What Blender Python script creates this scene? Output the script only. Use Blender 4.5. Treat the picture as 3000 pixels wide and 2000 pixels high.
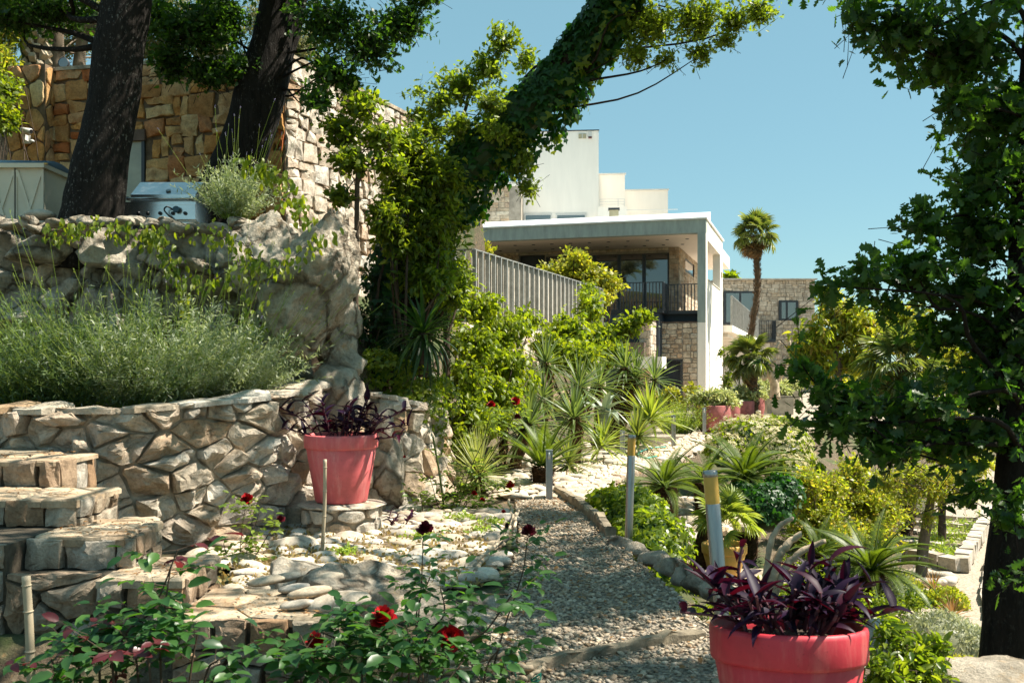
import bpy, bmesh, math, random
import numpy as np
from mathutils import Vector, Matrix

for o in list(bpy.data.objects): bpy.data.objects.remove(o)
SC = bpy.context.scene
COL = SC.collection
F = 2917.0; EYE = 1.5; HV = 1080.0          # focal length in photo pixels, eye height, horizon row

# ------------------------------------------------------------------ camera
cam = bpy.data.cameras.new('camera'); cam.lens = 35.0; cam.sensor_width = 36.0
cam.shift_y = (HV - 1000.0) / 3000.0
cam.clip_start = 0.05; cam.clip_end = 3000.0
cam.dof.use_dof = True; cam.dof.focus_distance = 13.0; cam.dof.aperture_fstop = 8.0
cam_o = bpy.data.objects.new('camera', cam); COL.objects.link(cam_o)
cam_o.location = (0, 0, EYE); cam_o.rotation_euler = (math.pi / 2, 0, 0)
SC.camera = cam_o
# ------------------------------------------------------------------ sky + sun
SUN_AZ = math.atan2(0.99, 0.13)               # from +Y (view direction) towards +X (right)
SUN_EL = math.radians(54)
w = bpy.data.worlds.new('World'); SC.world = w; w.use_nodes = True
nt = w.node_tree; nt.nodes.clear()
out = nt.nodes.new('ShaderNodeOutputWorld'); bg = nt.nodes.new('ShaderNodeBackground')
sky = nt.nodes.new('ShaderNodeTexSky'); sky.sky_type = 'NISHITA'; sky.sun_disc = False
sky.sun_elevation = SUN_EL; sky.sun_rotation = SUN_AZ
sky.air_density = 1.0; sky.dust_density = 0.1; sky.ozone_density = 1.6; sky.altitude = 20
mul = nt.nodes.new('ShaderNodeMix'); mul.data_type = 'RGBA'; mul.blend_type = 'MULTIPLY'
mul.inputs[0].default_value = 1.0; mul.inputs[7].default_value = (0.86, 1.0, 0.93, 1)
hz = nt.nodes.new('ShaderNodeMix'); hz.data_type = 'RGBA'; hz.inputs[0].default_value = 0.55; hz.inputs[7].default_value = (2.05, 4.0, 4.5, 1)
nt.links.new(sky.outputs[0], mul.inputs[6]); nt.links.new(mul.outputs[2], hz.inputs[6]); nt.links.new(hz.outputs[2], bg.inputs[0])   # flat teal mixed into the sky colour evens the blue out
bg.inputs[1].default_value = 0.066
nt.links.new(bg.outputs[0], out.inputs[0])
sun = bpy.data.lights.new('sun', 'SUN'); sun.energy = 5.0; sun.angle = math.radians(0.55); sun.color = (1.0, 0.93, 0.80)
sun_o = bpy.data.objects.new('sun', sun); COL.objects.link(sun_o)
SV = Vector((math.sin(SUN_AZ) * math.cos(SUN_EL), math.cos(SUN_AZ) * math.cos(SUN_EL), math.sin(SUN_EL)))
sun_o.rotation_euler = SV.to_track_quat('Z', 'Y').to_euler(); sun_o.location = (20, 20, 40)
# ------------------------------------------------------------------ exposure
vs = SC.view_settings; vs.view_transform = 'Standard'; vs.look = 'None'; vs.gamma = 1.0; vs.exposure = 1.20
vs.use_curve_mapping = False
SC.cycles.use_denoising = True
SC.cycles.max_bounces = 6; SC.cycles.diffuse_bounces = 3; SC.cycles.glossy_bounces = 3
SC.cycles.transmission_bounces = 4; SC.cycles.transparent_max_bounces = 6
SC.cycles.sample_clamp_indirect = 6.0
SC.cycles.caustics_reflective = False; SC.cycles.caustics_refractive = False

# ================================================================== helpers
RNG = np.random.default_rng(7)
def P(u, v, Y): return np.array([(u - 1500.0) * Y / F, Y, EYE - (v - HV) * Y / F])
def G(u, v, z=0.0): return P(u, v, (EYE - z) * F / (v - HV))

def tag(o, label=None, cat=None, group=None, kind=None):
    if label: o['label'] = label
    if cat: o['category'] = cat
    if group: o['group'] = group
    if kind: o['kind'] = kind
    return o
def thing(name, label, cat, loc=(0, 0, 0), group=None):
    o = bpy.data.objects.new(name, None); COL.objects.link(o)
    o.empty_display_size = 0.1; o.location = [float(c) for c in loc]
    return tag(o, label, cat, group)
def wloc(o):
    l = np.zeros(3)
    while o is not None:
        l += np.array(o.location); o = o.parent
    return l
def mesh(name, V, Fc, mat=None, smooth=False):
    me = bpy.data.meshes.new(name)
    V = np.ascontiguousarray(np.asarray(V, dtype=np.float32).reshape(-1, 3))
    if isinstance(Fc, np.ndarray):
        n, k = Fc.shape
        me.vertices.add(len(V)); me.vertices.foreach_set('co', V.ravel())
        me.loops.add(n * k); me.loops.foreach_set('vertex_index', np.ascontiguousarray(Fc, dtype=np.int32).ravel())
        me.polygons.add(n); me.polygons.foreach_set('loop_start', np.arange(0, n * k, k, dtype=np.int32))
        me.update(calc_edges=True)
    else:
        me.from_pydata(V.tolist(), [], [tuple(int(i) for i in f) for f in Fc]); me.update()
    if smooth: me.polygons.foreach_set('use_smooth', np.ones(len(me.polygons), dtype=bool))
    if mat is not None: me.materials.append(mat)
    return me
def mk(name, V, Fc, mat, parent=None, smooth=False, loc=None):
    """one mesh object; V in world coordinates (the origin goes to loc or to the parent)"""
    V = np.asarray(V, dtype=float).reshape(-1, 3)
    base = wloc(parent) if parent is not None else np.zeros(3)
    l = base if loc is None else np.asarray(loc, float)
    o = bpy.data.objects.new(name, mesh(name, V - l, Fc, mat, smooth)); COL.objects.link(o)
    o.parent = parent; o.location = l - base
    return o
def inst(name, me, M, parent):
    """object sharing mesh data; M = world matrix (parents are never rotated)"""
    o = bpy.data.objects.new(name, me); COL.objects.link(o); o.parent = parent
    M = Matrix(M)
    if parent is not None: M.translation = M.translation - Vector(wloc(parent))
    o.matrix_basis = M
    return o
class MB:
    """collects vertices and faces of one mesh"""
    def __init__(s): s.V = []; s.F = []; s.n = 0
    def add(s, V, Fc):
        V = np.asarray(V, float).reshape(-1, 3)
        s.V.append(V); s.F += [tuple(int(i) + s.n for i in f) for f in Fc]; s.n += len(V); return s
    def box(s, c, sz, rz=0.0, bev=0.0):
        return s.add(*box(c, sz, rz))
    def build(s, name, mat, parent=None, smooth=False, loc=None):
        return mk(name, np.concatenate(s.V), s.F, mat, parent, smooth, loc)
BF = [(0, 3, 2, 1), (4, 5, 6, 7), (0, 1, 5, 4), (1, 2, 6, 5), (2, 3, 7, 6), (3, 0, 4, 7)]
def box(c, sz, rz=0.0):
    x, y, z = [q / 2 for q in sz]
    V = np.array([(-x, -y, -z), (x, -y, -z), (x, y, -z), (-x, y, -z), (-x, -y, z), (x, -y, z), (x, y, z), (-x, y, z)])
    if rz:
        co, si = math.cos(rz), math.sin(rz)
        V = np.column_stack([V[:, 0] * co - V[:, 1] * si, V[:, 0] * si + V[:, 1] * co, V[:, 2]])
    return V + np.asarray(c, float), BF
def prism(poly, z0, z1):
    """upright prism over a 2D polygon (CCW)"""
    n = len(poly); V = [(x, y, z0) for x, y in poly] + [(x, y, z1) for x, y in poly]
    Fc = [tuple(range(n - 1, -1, -1)), tuple(range(n, 2 * n))] + [(i, (i + 1) % n, n + (i + 1) % n, n + i) for i in range(n)]
    return np.array(V, float), Fc
def lathe(prof, seg=32, c=(0, 0, 0)):
    V = []; Fc = []; m = len(prof)
    for r, z in prof:
        for k in range(seg):
            a = 2 * math.pi * k / seg; V.append((r * math.cos(a), r * math.sin(a), z))
    for i in range(m - 1):
        for k in range(seg):
            a, b = i * seg + k, i * seg + (k + 1) % seg
            Fc.append((a, b, b + seg, a + seg))
    return np.array(V, float) + np.asarray(c, float), Fc
def tube(pts, rad, sides=8, wob=0.0, cap=True, seed=0):
    pts = np.asarray(pts, float); n = len(pts); rad = np.broadcast_to(np.asarray(rad, float), (n,))
    T = np.gradient(pts, axis=0); T /= np.linalg.norm(T, axis=1)[:, None] + 1e-9
    up = np.array([0.31, 0.95, 0.05]) if abs(T[0][2]) > 0.6 else np.array([0.05, 0.1, 1.0])
    V = []; a = np.arange(sides) * 2 * math.pi / sides
    for i in range(n):
        x = np.cross(up, T[i]); x /= np.linalg.norm(x) + 1e-9; y = np.cross(T[i], x)
        ring = pts[i] + rad[i] * (np.cos(a)[:, None] * x + np.sin(a)[:, None] * y)
        V.append(ring)
    V = np.concatenate(V)
    if wob:
        C = np.repeat(pts, sides, axis=0)
        V = C + (V - C) * (1 + wob * fbm(V * (1.6 / max(rad.max(), 1e-3)) * 0.35, 3, seed)[:, None])
    Fc = [(i * sides + k, i * sides + (k + 1) % sides, (i + 1) * sides + (k + 1) % sides, (i + 1) * sides + k) for i in range(n - 1) for k in range(sides)]
    if cap: Fc += [tuple(range(sides - 1, -1, -1)), tuple((n - 1) * sides + k for k in range(sides))]
    return V, Fc
def smoothline(pts, n):
    """Catmull-Rom resample"""
    pts = np.asarray(pts, float); Q = np.vstack([2 * pts[0] - pts[1], pts, 2 * pts[-1] - pts[-2]]); m = len(pts) - 1
    t = np.linspace(0, m - 1e-6, n); i = t.astype(int); f = (t - i)[:, None]
    p0, p1, p2, p3 = Q[i], Q[i + 1], Q[i + 2], Q[i + 3]
    return 0.5 * (2 * p1 + (p2 - p0) * f + (2 * p0 - 5 * p1 + 4 * p2 - p3) * f ** 2 + (3 * p1 - p0 - 3 * p2 + p3) * f ** 3)
# ---- vectorised value noise
def vnoise(p, seed=0):
    p = np.asarray(p, float); i = np.floor(p).astype(np.int64); f = p - i; w = f * f * (3 - 2 * f)
    def h(d):
        n = ((i[:, 0] + d[0]) * 374761393 + (i[:, 1] + d[1]) * 668265263 + (i[:, 2] + d[2]) * 1440662683 + seed * 974711) & 0xffffffff
        n = ((n ^ (n >> 13)) * 1274126177) & 0xffffffff
        return ((n ^ (n >> 16)) & 0xffff) / 32767.5 - 1
    wx, wy, wz = w.T
    l = lambda a, b, t: a + (b - a) * t
    return l(l(l(h((0,0,0)), h((1,0,0)), wx), l(h((0,1,0)), h((1,1,0)), wx), wy),
             l(l(h((0,0,1)), h((1,0,1)), wx), l(h((0,1,1)), h((1,1,1)), wx), wy), wz)
def fbm(p, octv=4, seed=0, gain=0.5):
    p = np.asarray(p, float); r = np.zeros(len(p)); a = 1.0
    for k in range(octv): r += a * vnoise(p, seed + k * 17); p = p * 2.03 + 11.3; a *= gain
    return r
def unit(v): return v / (np.linalg.norm(v, axis=-1, keepdims=True) + 1e-9)

# ================================================================== materials
MATS = {}
def nodes(name):
    m = bpy.data.materials.new(name); m.use_nodes = True; n = m.node_tree
    return m, n, n.nodes['Principled BSDF'], n.nodes['Material Output']
def ramp(n, fac, cols, pos=None):
    r = n.nodes.new('ShaderNodeValToRGB'); e = r.color_ramp.elements
    pos = pos or [i / (len(cols) - 1) for i in range(len(cols))]
    while len(e) < len(cols): e.new(0.5)
    for i, (c, p) in enumerate(zip(cols, pos)): e[i].position = p; e[i].color = (*c, 1)
    n.links.new(fac, r.inputs[0]); return r.outputs[0]
def math_(n, op, a, b=None):
    m = n.nodes.new('ShaderNodeMath'); m.operation = op
    for k, x in ((0, a), (1, b)):
        if x is None: continue
        if isinstance(x, (int, float)): m.inputs[k].default_value = x
        else: n.links.new(x, m.inputs[k])
    return m.outputs[0]
def mixc(n, fac, a, b, mode='MIX'):
    m = n.nodes.new('ShaderNodeMix'); m.data_type = 'RGBA'; m.blend_type = mode
    for k, x in ((0, fac), (6, a), (7, b)):
        if isinstance(x, (int, float)): m.inputs[k].default_value = x
        elif isinstance(x, tuple): m.inputs[k].default_value = (*x, 1)
        else: n.links.new(x, m.inputs[k])
    return m.outputs[2]
def coords(n, scale=(1, 1, 1), world=True):
    mp = n.nodes.new('ShaderNodeMapping'); mp.inputs['Scale'].default_value = scale
    if world:
        g = n.nodes.new('ShaderNodeNewGeometry'); n.links.new(g.outputs['Position'], mp.inputs[0])
    else:
        g = n.nodes.new('ShaderNodeTexCoord'); n.links.new(g.outputs['Object'], mp.inputs[0])
    return mp.outputs[0]
def noise(n, vec, scale, detail=4, rough=0.6):
    t = n.nodes.new('ShaderNodeTexNoise'); t.inputs['Scale'].default_value = scale
    t.inputs['Detail'].default_value = detail; t.inputs['Roughness'].default_value = rough
    n.links.new(vec, t.inputs['Vector']); return t.outputs[0]
def bump(n, bs, h, strength=0.5, dist=0.02):
    b = n.nodes.new('ShaderNodeBump'); b.inputs['Strength'].default_value = strength; b.inputs['Distance'].default_value = dist
    n.links.new(h, b.inputs['Height']); n.links.new(b.outputs[0], bs.inputs['Normal'])
def rnd(n):
    """random per piece, whether the piece is an object or an island of one"""
    o = n.nodes.new('ShaderNodeObjectInfo'); g = n.nodes.new('ShaderNodeNewGeometry')
    return math_(n, 'FRACT', math_(n, 'ADD', o.outputs['Random'], math_(n, 'MULTIPLY', g.outputs['Random Per Island'], 7.31)))
def stone_mat(name, cols, stain=(0.10, 0.085, 0.06), stain_amt=0.5, scale=6.0, bstr=0.7, bd=0.03, rough=0.9, spots=None, crack=0.0):
    m, n, b, _ = nodes(name); v = coords(n)
    base = ramp(n, rnd(n), cols)
    n1 = noise(n, v, scale, 10, 0.70); n2 = noise(n, v, scale * 7, 8, 0.75); n3 = noise(n, v, scale * 0.55, 6, 0.65)
    c = mixc(n, 0.75, base, ramp(n, n1, [(0.22, 0.20, 0.17), (0.85, 0.82, 0.78), (1.25, 1.22, 1.18)], [0.30, 0.5, 0.72]), 'MULTIPLY')
    f = math_(n, 'MULTIPLY', ramp(n, n3, [(0,) * 3, (1,) * 3], [0.48, 0.64]), stain_amt)
    c = mixc(n, f, c, stain)
    c = mixc(n, 0.6, c, ramp(n, n2, [(0.25,) * 3, (0.95,) * 3, (1.2,) * 3], [0.28, 0.5, 0.72]), 'MULTIPLY')
    if spots:
        n4 = noise(n, v, scale * 1.7, 8, 0.75)
        c = mixc(n, math_(n, 'MULTIPLY', ramp(n, n4, [(0,) * 3, (1,) * 3], [0.56, 0.66]), 0.7), c, spots)
    h = math_(n, 'ADD', n1, math_(n, 'MULTIPLY', n2, 0.5))
    if crack:
        vo = n.nodes.new('ShaderNodeTexVoronoi'); vo.feature = 'DISTANCE_TO_EDGE'; vo.inputs['Scale'].default_value = scale * crack
        wv = mixc(n, 0.12, v, n.nodes[-1].outputs[0]) if False else v
        nz = n.nodes.new('ShaderNodeTexNoise'); nz.inputs['Scale'].default_value = scale * 1.2; nz.inputs['Detail'].default_value = 5; n.links.new(v, nz.inputs['Vector'])
        ad = n.nodes.new('ShaderNodeMix'); ad.data_type = 'RGBA'; ad.blend_type = 'LINEAR_LIGHT'; ad.inputs[0].default_value = 0.16; n.links.new(v, ad.inputs[6]); n.links.new(nz.outputs[1], ad.inputs[7]); n.links.new(ad.outputs[2], vo.inputs['Vector'])
        e = ramp(n, vo.outputs['Distance'], [(0,) * 3, (1,) * 3], [0.0, 0.05]); c = mixc(n, 0.75, c, mixc(n, e, (0.16, 0.12, 0.08), (1, 1, 1)), 'MULTIPLY'); h = math_(n, 'ADD', h, math_(n, 'MULTIPLY', e, 0.5))
    n.links.new(c, b.inputs['Base Color']); b.inputs['Roughness'].default_value = rough; b.inputs['Specular IOR Level'].default_value = 0.2
    bump(n, b, h, bstr, bd)
    MATS[name] = m; return m
def plain_mat(name, col, rough=0.6, metal=0.0, spec=0.4, var=0.12, scale=3.0, bstr=0.0, bscale=60.0, vscale=(1, 1, 1)):
    m, n, b, _ = nodes(name); v = coords(n, vscale)
    f = noise(n, v, scale, 6, 0.65)
    c = ramp(n, f, [tuple(x * (1 - 2 * var) for x in col), tuple(min(1, x * (1 + var)) for x in col)], [0.3, 0.7])
    n.links.new(c, b.inputs['Base Color'])
    b.inputs['Roughness'].default_value = rough; b.inputs['Metallic'].default_value = metal; b.inputs['Specular IOR Level'].default_value = spec
    if bstr: bump(n, b, noise(n, v, bscale, 4, 0.6), bstr, 0.01)
    MATS[name] = m; return m
def leaf_mat(name, cols, trans=None, tw=0.45, rough=0.42, spec=0.4, back=None, gain=1.25):
    cols = [tuple(min(.85, x * gain * .80) for x in c) for c in cols]
    """leaf: reflecting front plus light shining through"""
    m, n, b, o = nodes(name); r = rnd(n)
    c = ramp(n, r, cols); v = coords(n)
    c = mixc(n, 0.35, c, ramp(n, noise(n, v, 1.3, 3, 0.6), [(0.45,) * 3, (1.15,) * 3], [0.35, 0.65]), 'MULTIPLY')
    n.links.new(c, b.inputs['Base Color']); b.inputs['Roughness'].default_value = rough; b.inputs['Specular IOR Level'].default_value = spec
    t = n.nodes.new('ShaderNodeBsdfTranslucent')
    tc = mixc(n, 1.0, c, tuple(x * 1.45 for x in (trans or (1.9, 1.75, 0.7))), 'MULTIPLY'); n.links.new(tc, t.inputs[0])
    mx = n.nodes.new('ShaderNodeMixShader'); mx.inputs[0].default_value = tw
    n.links.new(b.outputs[0], mx.inputs[1]); n.links.new(t.outputs[0], mx.inputs[2]); n.links.new(mx.outputs[0], o.inputs[0])
    MATS[name] = m; return m

# ================================================================== leaves and plants
def tmpl(kind):
    """leaf of length 1 along +y, facing +z: vertices, triangles"""
    if kind == 'dia':
        V = [(0, 0, 0), (-.5, .45, .06), (.5, .45, .06), (0, 1, -.05)]; T = [(0, 2, 1), (1, 2, 3)]
    elif kind == 'ovate':
        V = [(0, 0, 0), (-.42, .25, .07), (0, .3, -.0), (.42, .25, .07), (-.4, .6, .06), (0, .65, -.01), (.4, .6, .06), (0, 1, -.08)]
        T = [(0, 2, 1), (0, 3, 2), (1, 2, 4), (2, 5, 4), (2, 3, 6), (2, 6, 5), (4, 5, 7), (5, 6, 7)]
    elif kind == 'rose':
        V = [(0, 0, 0), (-.3, .15, .06), (0, .2, 0), (.3, .15, .06), (-.42, .45, .08), (0, .5, -.01), (.42, .45, .08),
             (-.3, .76, .04), (0, .78, -.05), (.3, .76, .04), (0, 1, -.14)]
        T = [(0, 2, 1), (0, 3, 2), (1, 2, 4), (2, 5, 4), (2, 3, 6), (2, 6, 5), (4, 5, 7), (5, 8, 7), (5, 6, 9), (5, 9, 8), (7, 8, 10), (8, 9, 10)]
    elif kind == 'lance':
        V = [(0, 0, 0), (-.5, .3, .08), (0, .32, -.02), (.5, .3, .08), (-.36, .66, .0), (0, .68, -.08), (.36, .66, .0), (0, 1, -.25)]
        T = [(0, 2, 1), (0, 3, 2), (1, 2, 4), (2, 5, 4), (2, 3, 6), (2, 6, 5), (4, 5, 7), (5, 6, 7)]
    elif kind == 'oak':
        ys = [0, .12, .22, .34, .44, .56, .66, .80, .90, 1.0]
        ws = [.02, .13, .09, .30, .14, .38, .17, .28, .12, .0]
        V = []; T = []
        for y, w_ in zip(ys, ws): V += [(-w_, y + w_ * .25, .16 * w_), (0, y, -.03 * math.sin(y * 3)), (w_, y + w_ * .25, .16 * w_)]
        for i in range(len(ys) - 1):
            a, b = i * 3, i * 3 + 3
            T += [(a, a + 1, b), (a + 1, b + 1, b), (a + 1, a + 2, b + 1), (a + 2, b + 2, b + 1)]
    elif kind == 'ivy':
        V = [(0, 0, 0), (-.5, .05, .0), (-.62, .42, .03), (-.25, .52, .07), (0, 1, -.08), (.25, .52, .07), (.62, .42, .03), (.5, .05, .0), (0, .35, .03)]
        T = [(8, (i + 1) % 8, i) for i in range(8)]
    elif kind == 'needle':
        V = [(-.5, 0, 0), (.5, 0, 0), (0, 1, 0)]; T = [(0, 1, 2)]
    elif kind == 'flower':
        V = [(0, 0, 0)]; T = []
        for k in range(5):
            a = k * 1.2566; d = .28
            V += [(.5 * math.cos(a - d), .5 * math.sin(a - d), .12), (.62 * math.cos(a), .62 * math.sin(a), .1), (.5 * math.cos(a + d), .5 * math.sin(a + d), .12)]
            T += [(0, 1 + 3 * k, 2 + 3 * k), (0, 2 + 3 * k, 3 + 3 * k)]
    return np.array(V, float), np.array(T, int)
TM = {k: tmpl(k) for k in ('dia', 'ovate', 'rose', 'lance', 'oak', 'ivy', 'needle', 'flower')}
def scatter(kind, pos, d, nrm, s, wr=0.6):
    """many leaves as arrays: wr = width / length"""
    V0, T0 = TM[kind]; N = len(pos)
    if N == 0: return np.zeros((0, 3)), np.zeros((0, 3), int)
    y = unit(np.asarray(d, float)); x = unit(np.cross(y, nrm)); z = np.cross(x, y)
    s = np.broadcast_to(np.asarray(s, float), (N,))[:, None, None]
    wr = np.broadcast_to(np.asarray(wr, float), (N,))[:, None, None]
    V = pos[:, None] + s * (x[:, None] * V0[None, :, 0:1] * wr + y[:, None] * V0[None, :, 1:2] + z[:, None] * V0[None, :, 2:3])
    T = T0[None] + (np.arange(N) * len(V0))[:, None, None]
    return V.reshape(-1, 3), T.reshape(-1, 3)
def join(parts):
    V = []; T = []; n = 0
    for v, t in parts:
        if len(v) == 0: continue
        V.append(v); T.append(np.asarray(t) + n); n += len(v)
    return np.concatenate(V), np.concatenate(T)
def sticks(A, B, ra, rb):
    """thin three-sided twigs from A to B"""
    A = np.asarray(A, float); B = np.asarray(B, float); N = len(A); t = unit(B - A)
    x = unit(np.cross(t, np.array([.3, .9, .31]))); y = np.cross(t, x)
    ra = np.broadcast_to(np.asarray(ra, float), (N,))[:, None]; rb = np.broadcast_to(np.asarray(rb, float), (N,))[:, None]
    V = []
    for k in range(3):
        a = k * 2.0944; V.append(A + ra * (math.cos(a) * x + math.sin(a) * y))
    for k in range(3):
        a = k * 2.0944; V.append(B + rb * (math.cos(a) * x + math.sin(a) * y))
    V = np.stack(V, 1).reshape(-1, 3)
    T0 = np.array([(0, 1, 4), (0, 4, 3), (1, 2, 5), (1, 5, 4), (2, 0, 3), (2, 3, 5)])
    return V, (T0[None] + (np.arange(N) * 6)[:, None, None]).reshape(-1, 3)
def rdir(n, g=None):
    return unit((g or RNG).normal(size=(n, 3)))
def crown(blobs, ncl, nl, size, kind, wr=0.6, twig=0.28, droop=0.2, up=0.6, jit=0.8, shell=0.55, flat=0.0, g=None, twr=0.004):
    """blobs [(centre, radii, weight)] filled with leafy twigs; returns leaf arrays, twig arrays, leaf positions"""
    g = g or RNG
    C = np.array([b[0] for b in blobs]); R = np.array([np.broadcast_to(b[1], (3,)) for b in blobs], float)
    W = np.array([b[2] if len(b) > 2 else np.prod(np.broadcast_to(b[1], (3,))) ** (2 / 3) for b in blobs], float); W /= W.sum()
    k = g.choice(len(blobs), ncl, p=W)
    dr = rdir(ncl, g); rad = g.random(ncl) ** shell
    tip = C[k] + dr * R[k] * rad[:, None] * (1 + 0.16 * g.normal(size=(ncl, 1)))
    outw = unit(dr * R[k] + np.array([0, 0, up * 0.25]) * R[k].mean(1)[:, None] + 0.55 * rdir(ncl, g) * R[k].mean(1)[:, None])
    L = twig * (0.6 + 0.8 * g.random(ncl)); base = tip - outw * L[:, None]
    tw = sticks(base - outw * L[:, None] * 0.25 - np.array([0, 0, .02]), base + (tip - base) * .72, twr * .7, twr * 0.3)
    t = (np.arange(nl) + 0.5) / nl
    pos = base[:, None] + (tip - base)[:, None] * (t[None, :, None] + 0.06 * g.normal(size=(ncl, nl, 1)))
    pos = pos.reshape(-1, 3) + g.normal(size=(ncl * nl, 3)) * L.mean() * 0.10
    ow = np.repeat(outw, nl, 0)
    d = unit(0.55 * ow + jit * rdir(ncl * nl, g) + np.array([0, 0, -droop]))
    nrm = unit(np.array([0, 0, up]) + 0.75 * rdir(ncl * nl, g) + 0.15 * ow)
    s = size * (0.45 + 0.95 * g.random(ncl * nl) ** 1.2)
    return scatter(kind, pos, d, nrm, s, wr), tw, (pos, d, nrm, s)
def blob(u, v, ru, rv, Y, rY=None, w=None):
    """ellipsoid seen at (u, v) with pixel radii, at distance Y"""
    r = (ru * Y / F, (rY if rY is not None else 0.5 * (ru + rv) * Y / F), rv * Y / F)
    return (P(u, v, Y), r) + ((w,) if w is not None else ())
def blade(L, w, curve, n=6, fold=0.25, tipw=0.05, peak=0.3):
    """arching strap leaf along +y, curving down"""
    V = []; Fc = []
    y = z = 0.0; a = 0.0
    for i in range(n + 1):
        t = i / n; ww = w * 0.5 * ((0.55 + 0.45 * min(1, t / peak)) if t < peak else max(tipw, 1 - ((t - peak) / (1 - peak)) ** 1.8))
        V += [(-ww, y, z + fold * ww), (0, y, z), (ww, y, z + fold * ww)]
        a = curve * (t + 0.5 / n) ** 1.3; y += L / n * math.cos(a); z -= L / n * math.sin(a)
    for i in range(n):
        q = i * 3; Fc += [(q, q + 1, q + 4, q + 3), (q + 1, q + 2, q + 5, q + 4)]
    return np.array(V), Fc
def orient(pos, d, up=(0, 0, 1), s=1.0, roll=0.0):
    """matrix whose +y points along d"""
    d = Vector(d).normalized(); u = Vector(up)
    x = d.cross(u)
    if x.length < 1e-3: x = d.cross(Vector((1, 0, 0)))
    x.normalize(); z = x.cross(d)
    if roll: q = Matrix.Rotation(roll, 3, d); x = q @ x; z = q @ z
    M = Matrix(((x[0], d[0], z[0], pos[0]), (x[1], d[1], z[1], pos[1]), (x[2], d[2], z[2], pos[2]), (0, 0, 0, 1)))
    return M @ Matrix.Scale(s, 4)
# ================================================================== stone building blocks
def clip_half(poly, p, nrm):
    """keep the side of the polygon where (q - p).nrm <= 0"""
    outp = []; n = len(poly)
    for i in range(n):
        a, b = poly[i], poly[(i + 1) % n]
        da = (a[0] - p[0]) * nrm[0] + (a[1] - p[1]) * nrm[1]; db = (b[0] - p[0]) * nrm[0] + (b[1] - p[1]) * nrm[1]
        if da <= 0: outp.append(a)
        if (da < 0 < db) or (db < 0 < da):
            t = da / (da - db); outp.append((a[0] + t * (b[0] - a[0]), a[1] + t * (b[1] - a[1])))
    return outp
def voronoi_cells(W, H, sx, sy, jit=0.8, g=None, stretch=1.0):
    g = g or RNG; S = []
    ny = max(1, round(H / sy)); nx = max(1, round(W / sx))
    for j in range(-1, ny + 1):
        for i in range(-1, nx + 1):
            S.append(((i + 0.5 + (0.5 if j % 2 else 0) + jit * (g.random() - .5)) * W / nx, (j + 0.5 + jit * (g.random() - .5)) * H / ny))
    S = np.array(S); cells = []
    sc = np.array([1.0 / sx, 1.0 / sy])
    for k, s in enumerate(S):
        if not (-0.3 * sx < s[0] < W + 0.3 * sx and -0.3 * sy < s[1] < H + 0.3 * sy): continue
        poly = [(0, 0), (W, 0), (W, H), (0, H)]
        d = np.linalg.norm((S - s) * sc, axis=1); nb = np.argsort(d)[1:16]
        for q in nb:
            v = (S[q] - s) * sc * sc                      # metric stretched by the stone size
            poly = clip_half(poly, (S[q] + s) / 2, v)
            if len(poly) < 3: break
        if len(poly) >= 3:
            P_ = np.array(poly); a = 0.5 * abs(np.dot(P_[:, 0], np.roll(P_[:, 1], -1)) - np.dot(P_[:, 1], np.roll(P_[:, 0], -1)))
            if a > 0.08 * sx * sy: cells.append(P_)
    return cells
def ashlar_cells(W, H, hs, ws, g=None, split=0.2, jit=0.012, x0=0.0, y0=0.0):
    g = g or RNG; cells = []; y = 0.0
    while y < H - 1e-4:
        h = g.uniform(*hs)
        if H - y - h < hs[0] * 0.6: h = H - y
        x = 0.0
        while x < W - 1e-4:
            w_ = g.uniform(*ws)
            if W - x - w_ < ws[0] * 0.6: w_ = W - x
            rs = [(x, y, w_, h)]
            if g.random() < split and h > 1.3 * hs[0] * .8: t = g.uniform(.4, .6); rs = [(x, y, w_, h * t), (x, y + h * t, w_, h * (1 - t))]
            elif g.random() < split * .7: t = g.uniform(.35, .65); rs = [(x, y, w_ * t, h), (x + w_ * t, y, w_ * (1 - t), h)]
            for a, b, c, d in rs:
                q = np.array([(a, b), (a + c, b), (a + c, b + d), (a, b + d)], float); e = (g.random((4, 2)) - .5) * 2 * jit
                q = q + e; q[:, 0] = np.clip(q[:, 0], 0, W); q[:, 1] = np.clip(q[:, 1], 0, H)
                cells.append(q + np.array([x0, y0]))
            x += w_
        y += h
    return cells
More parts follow.
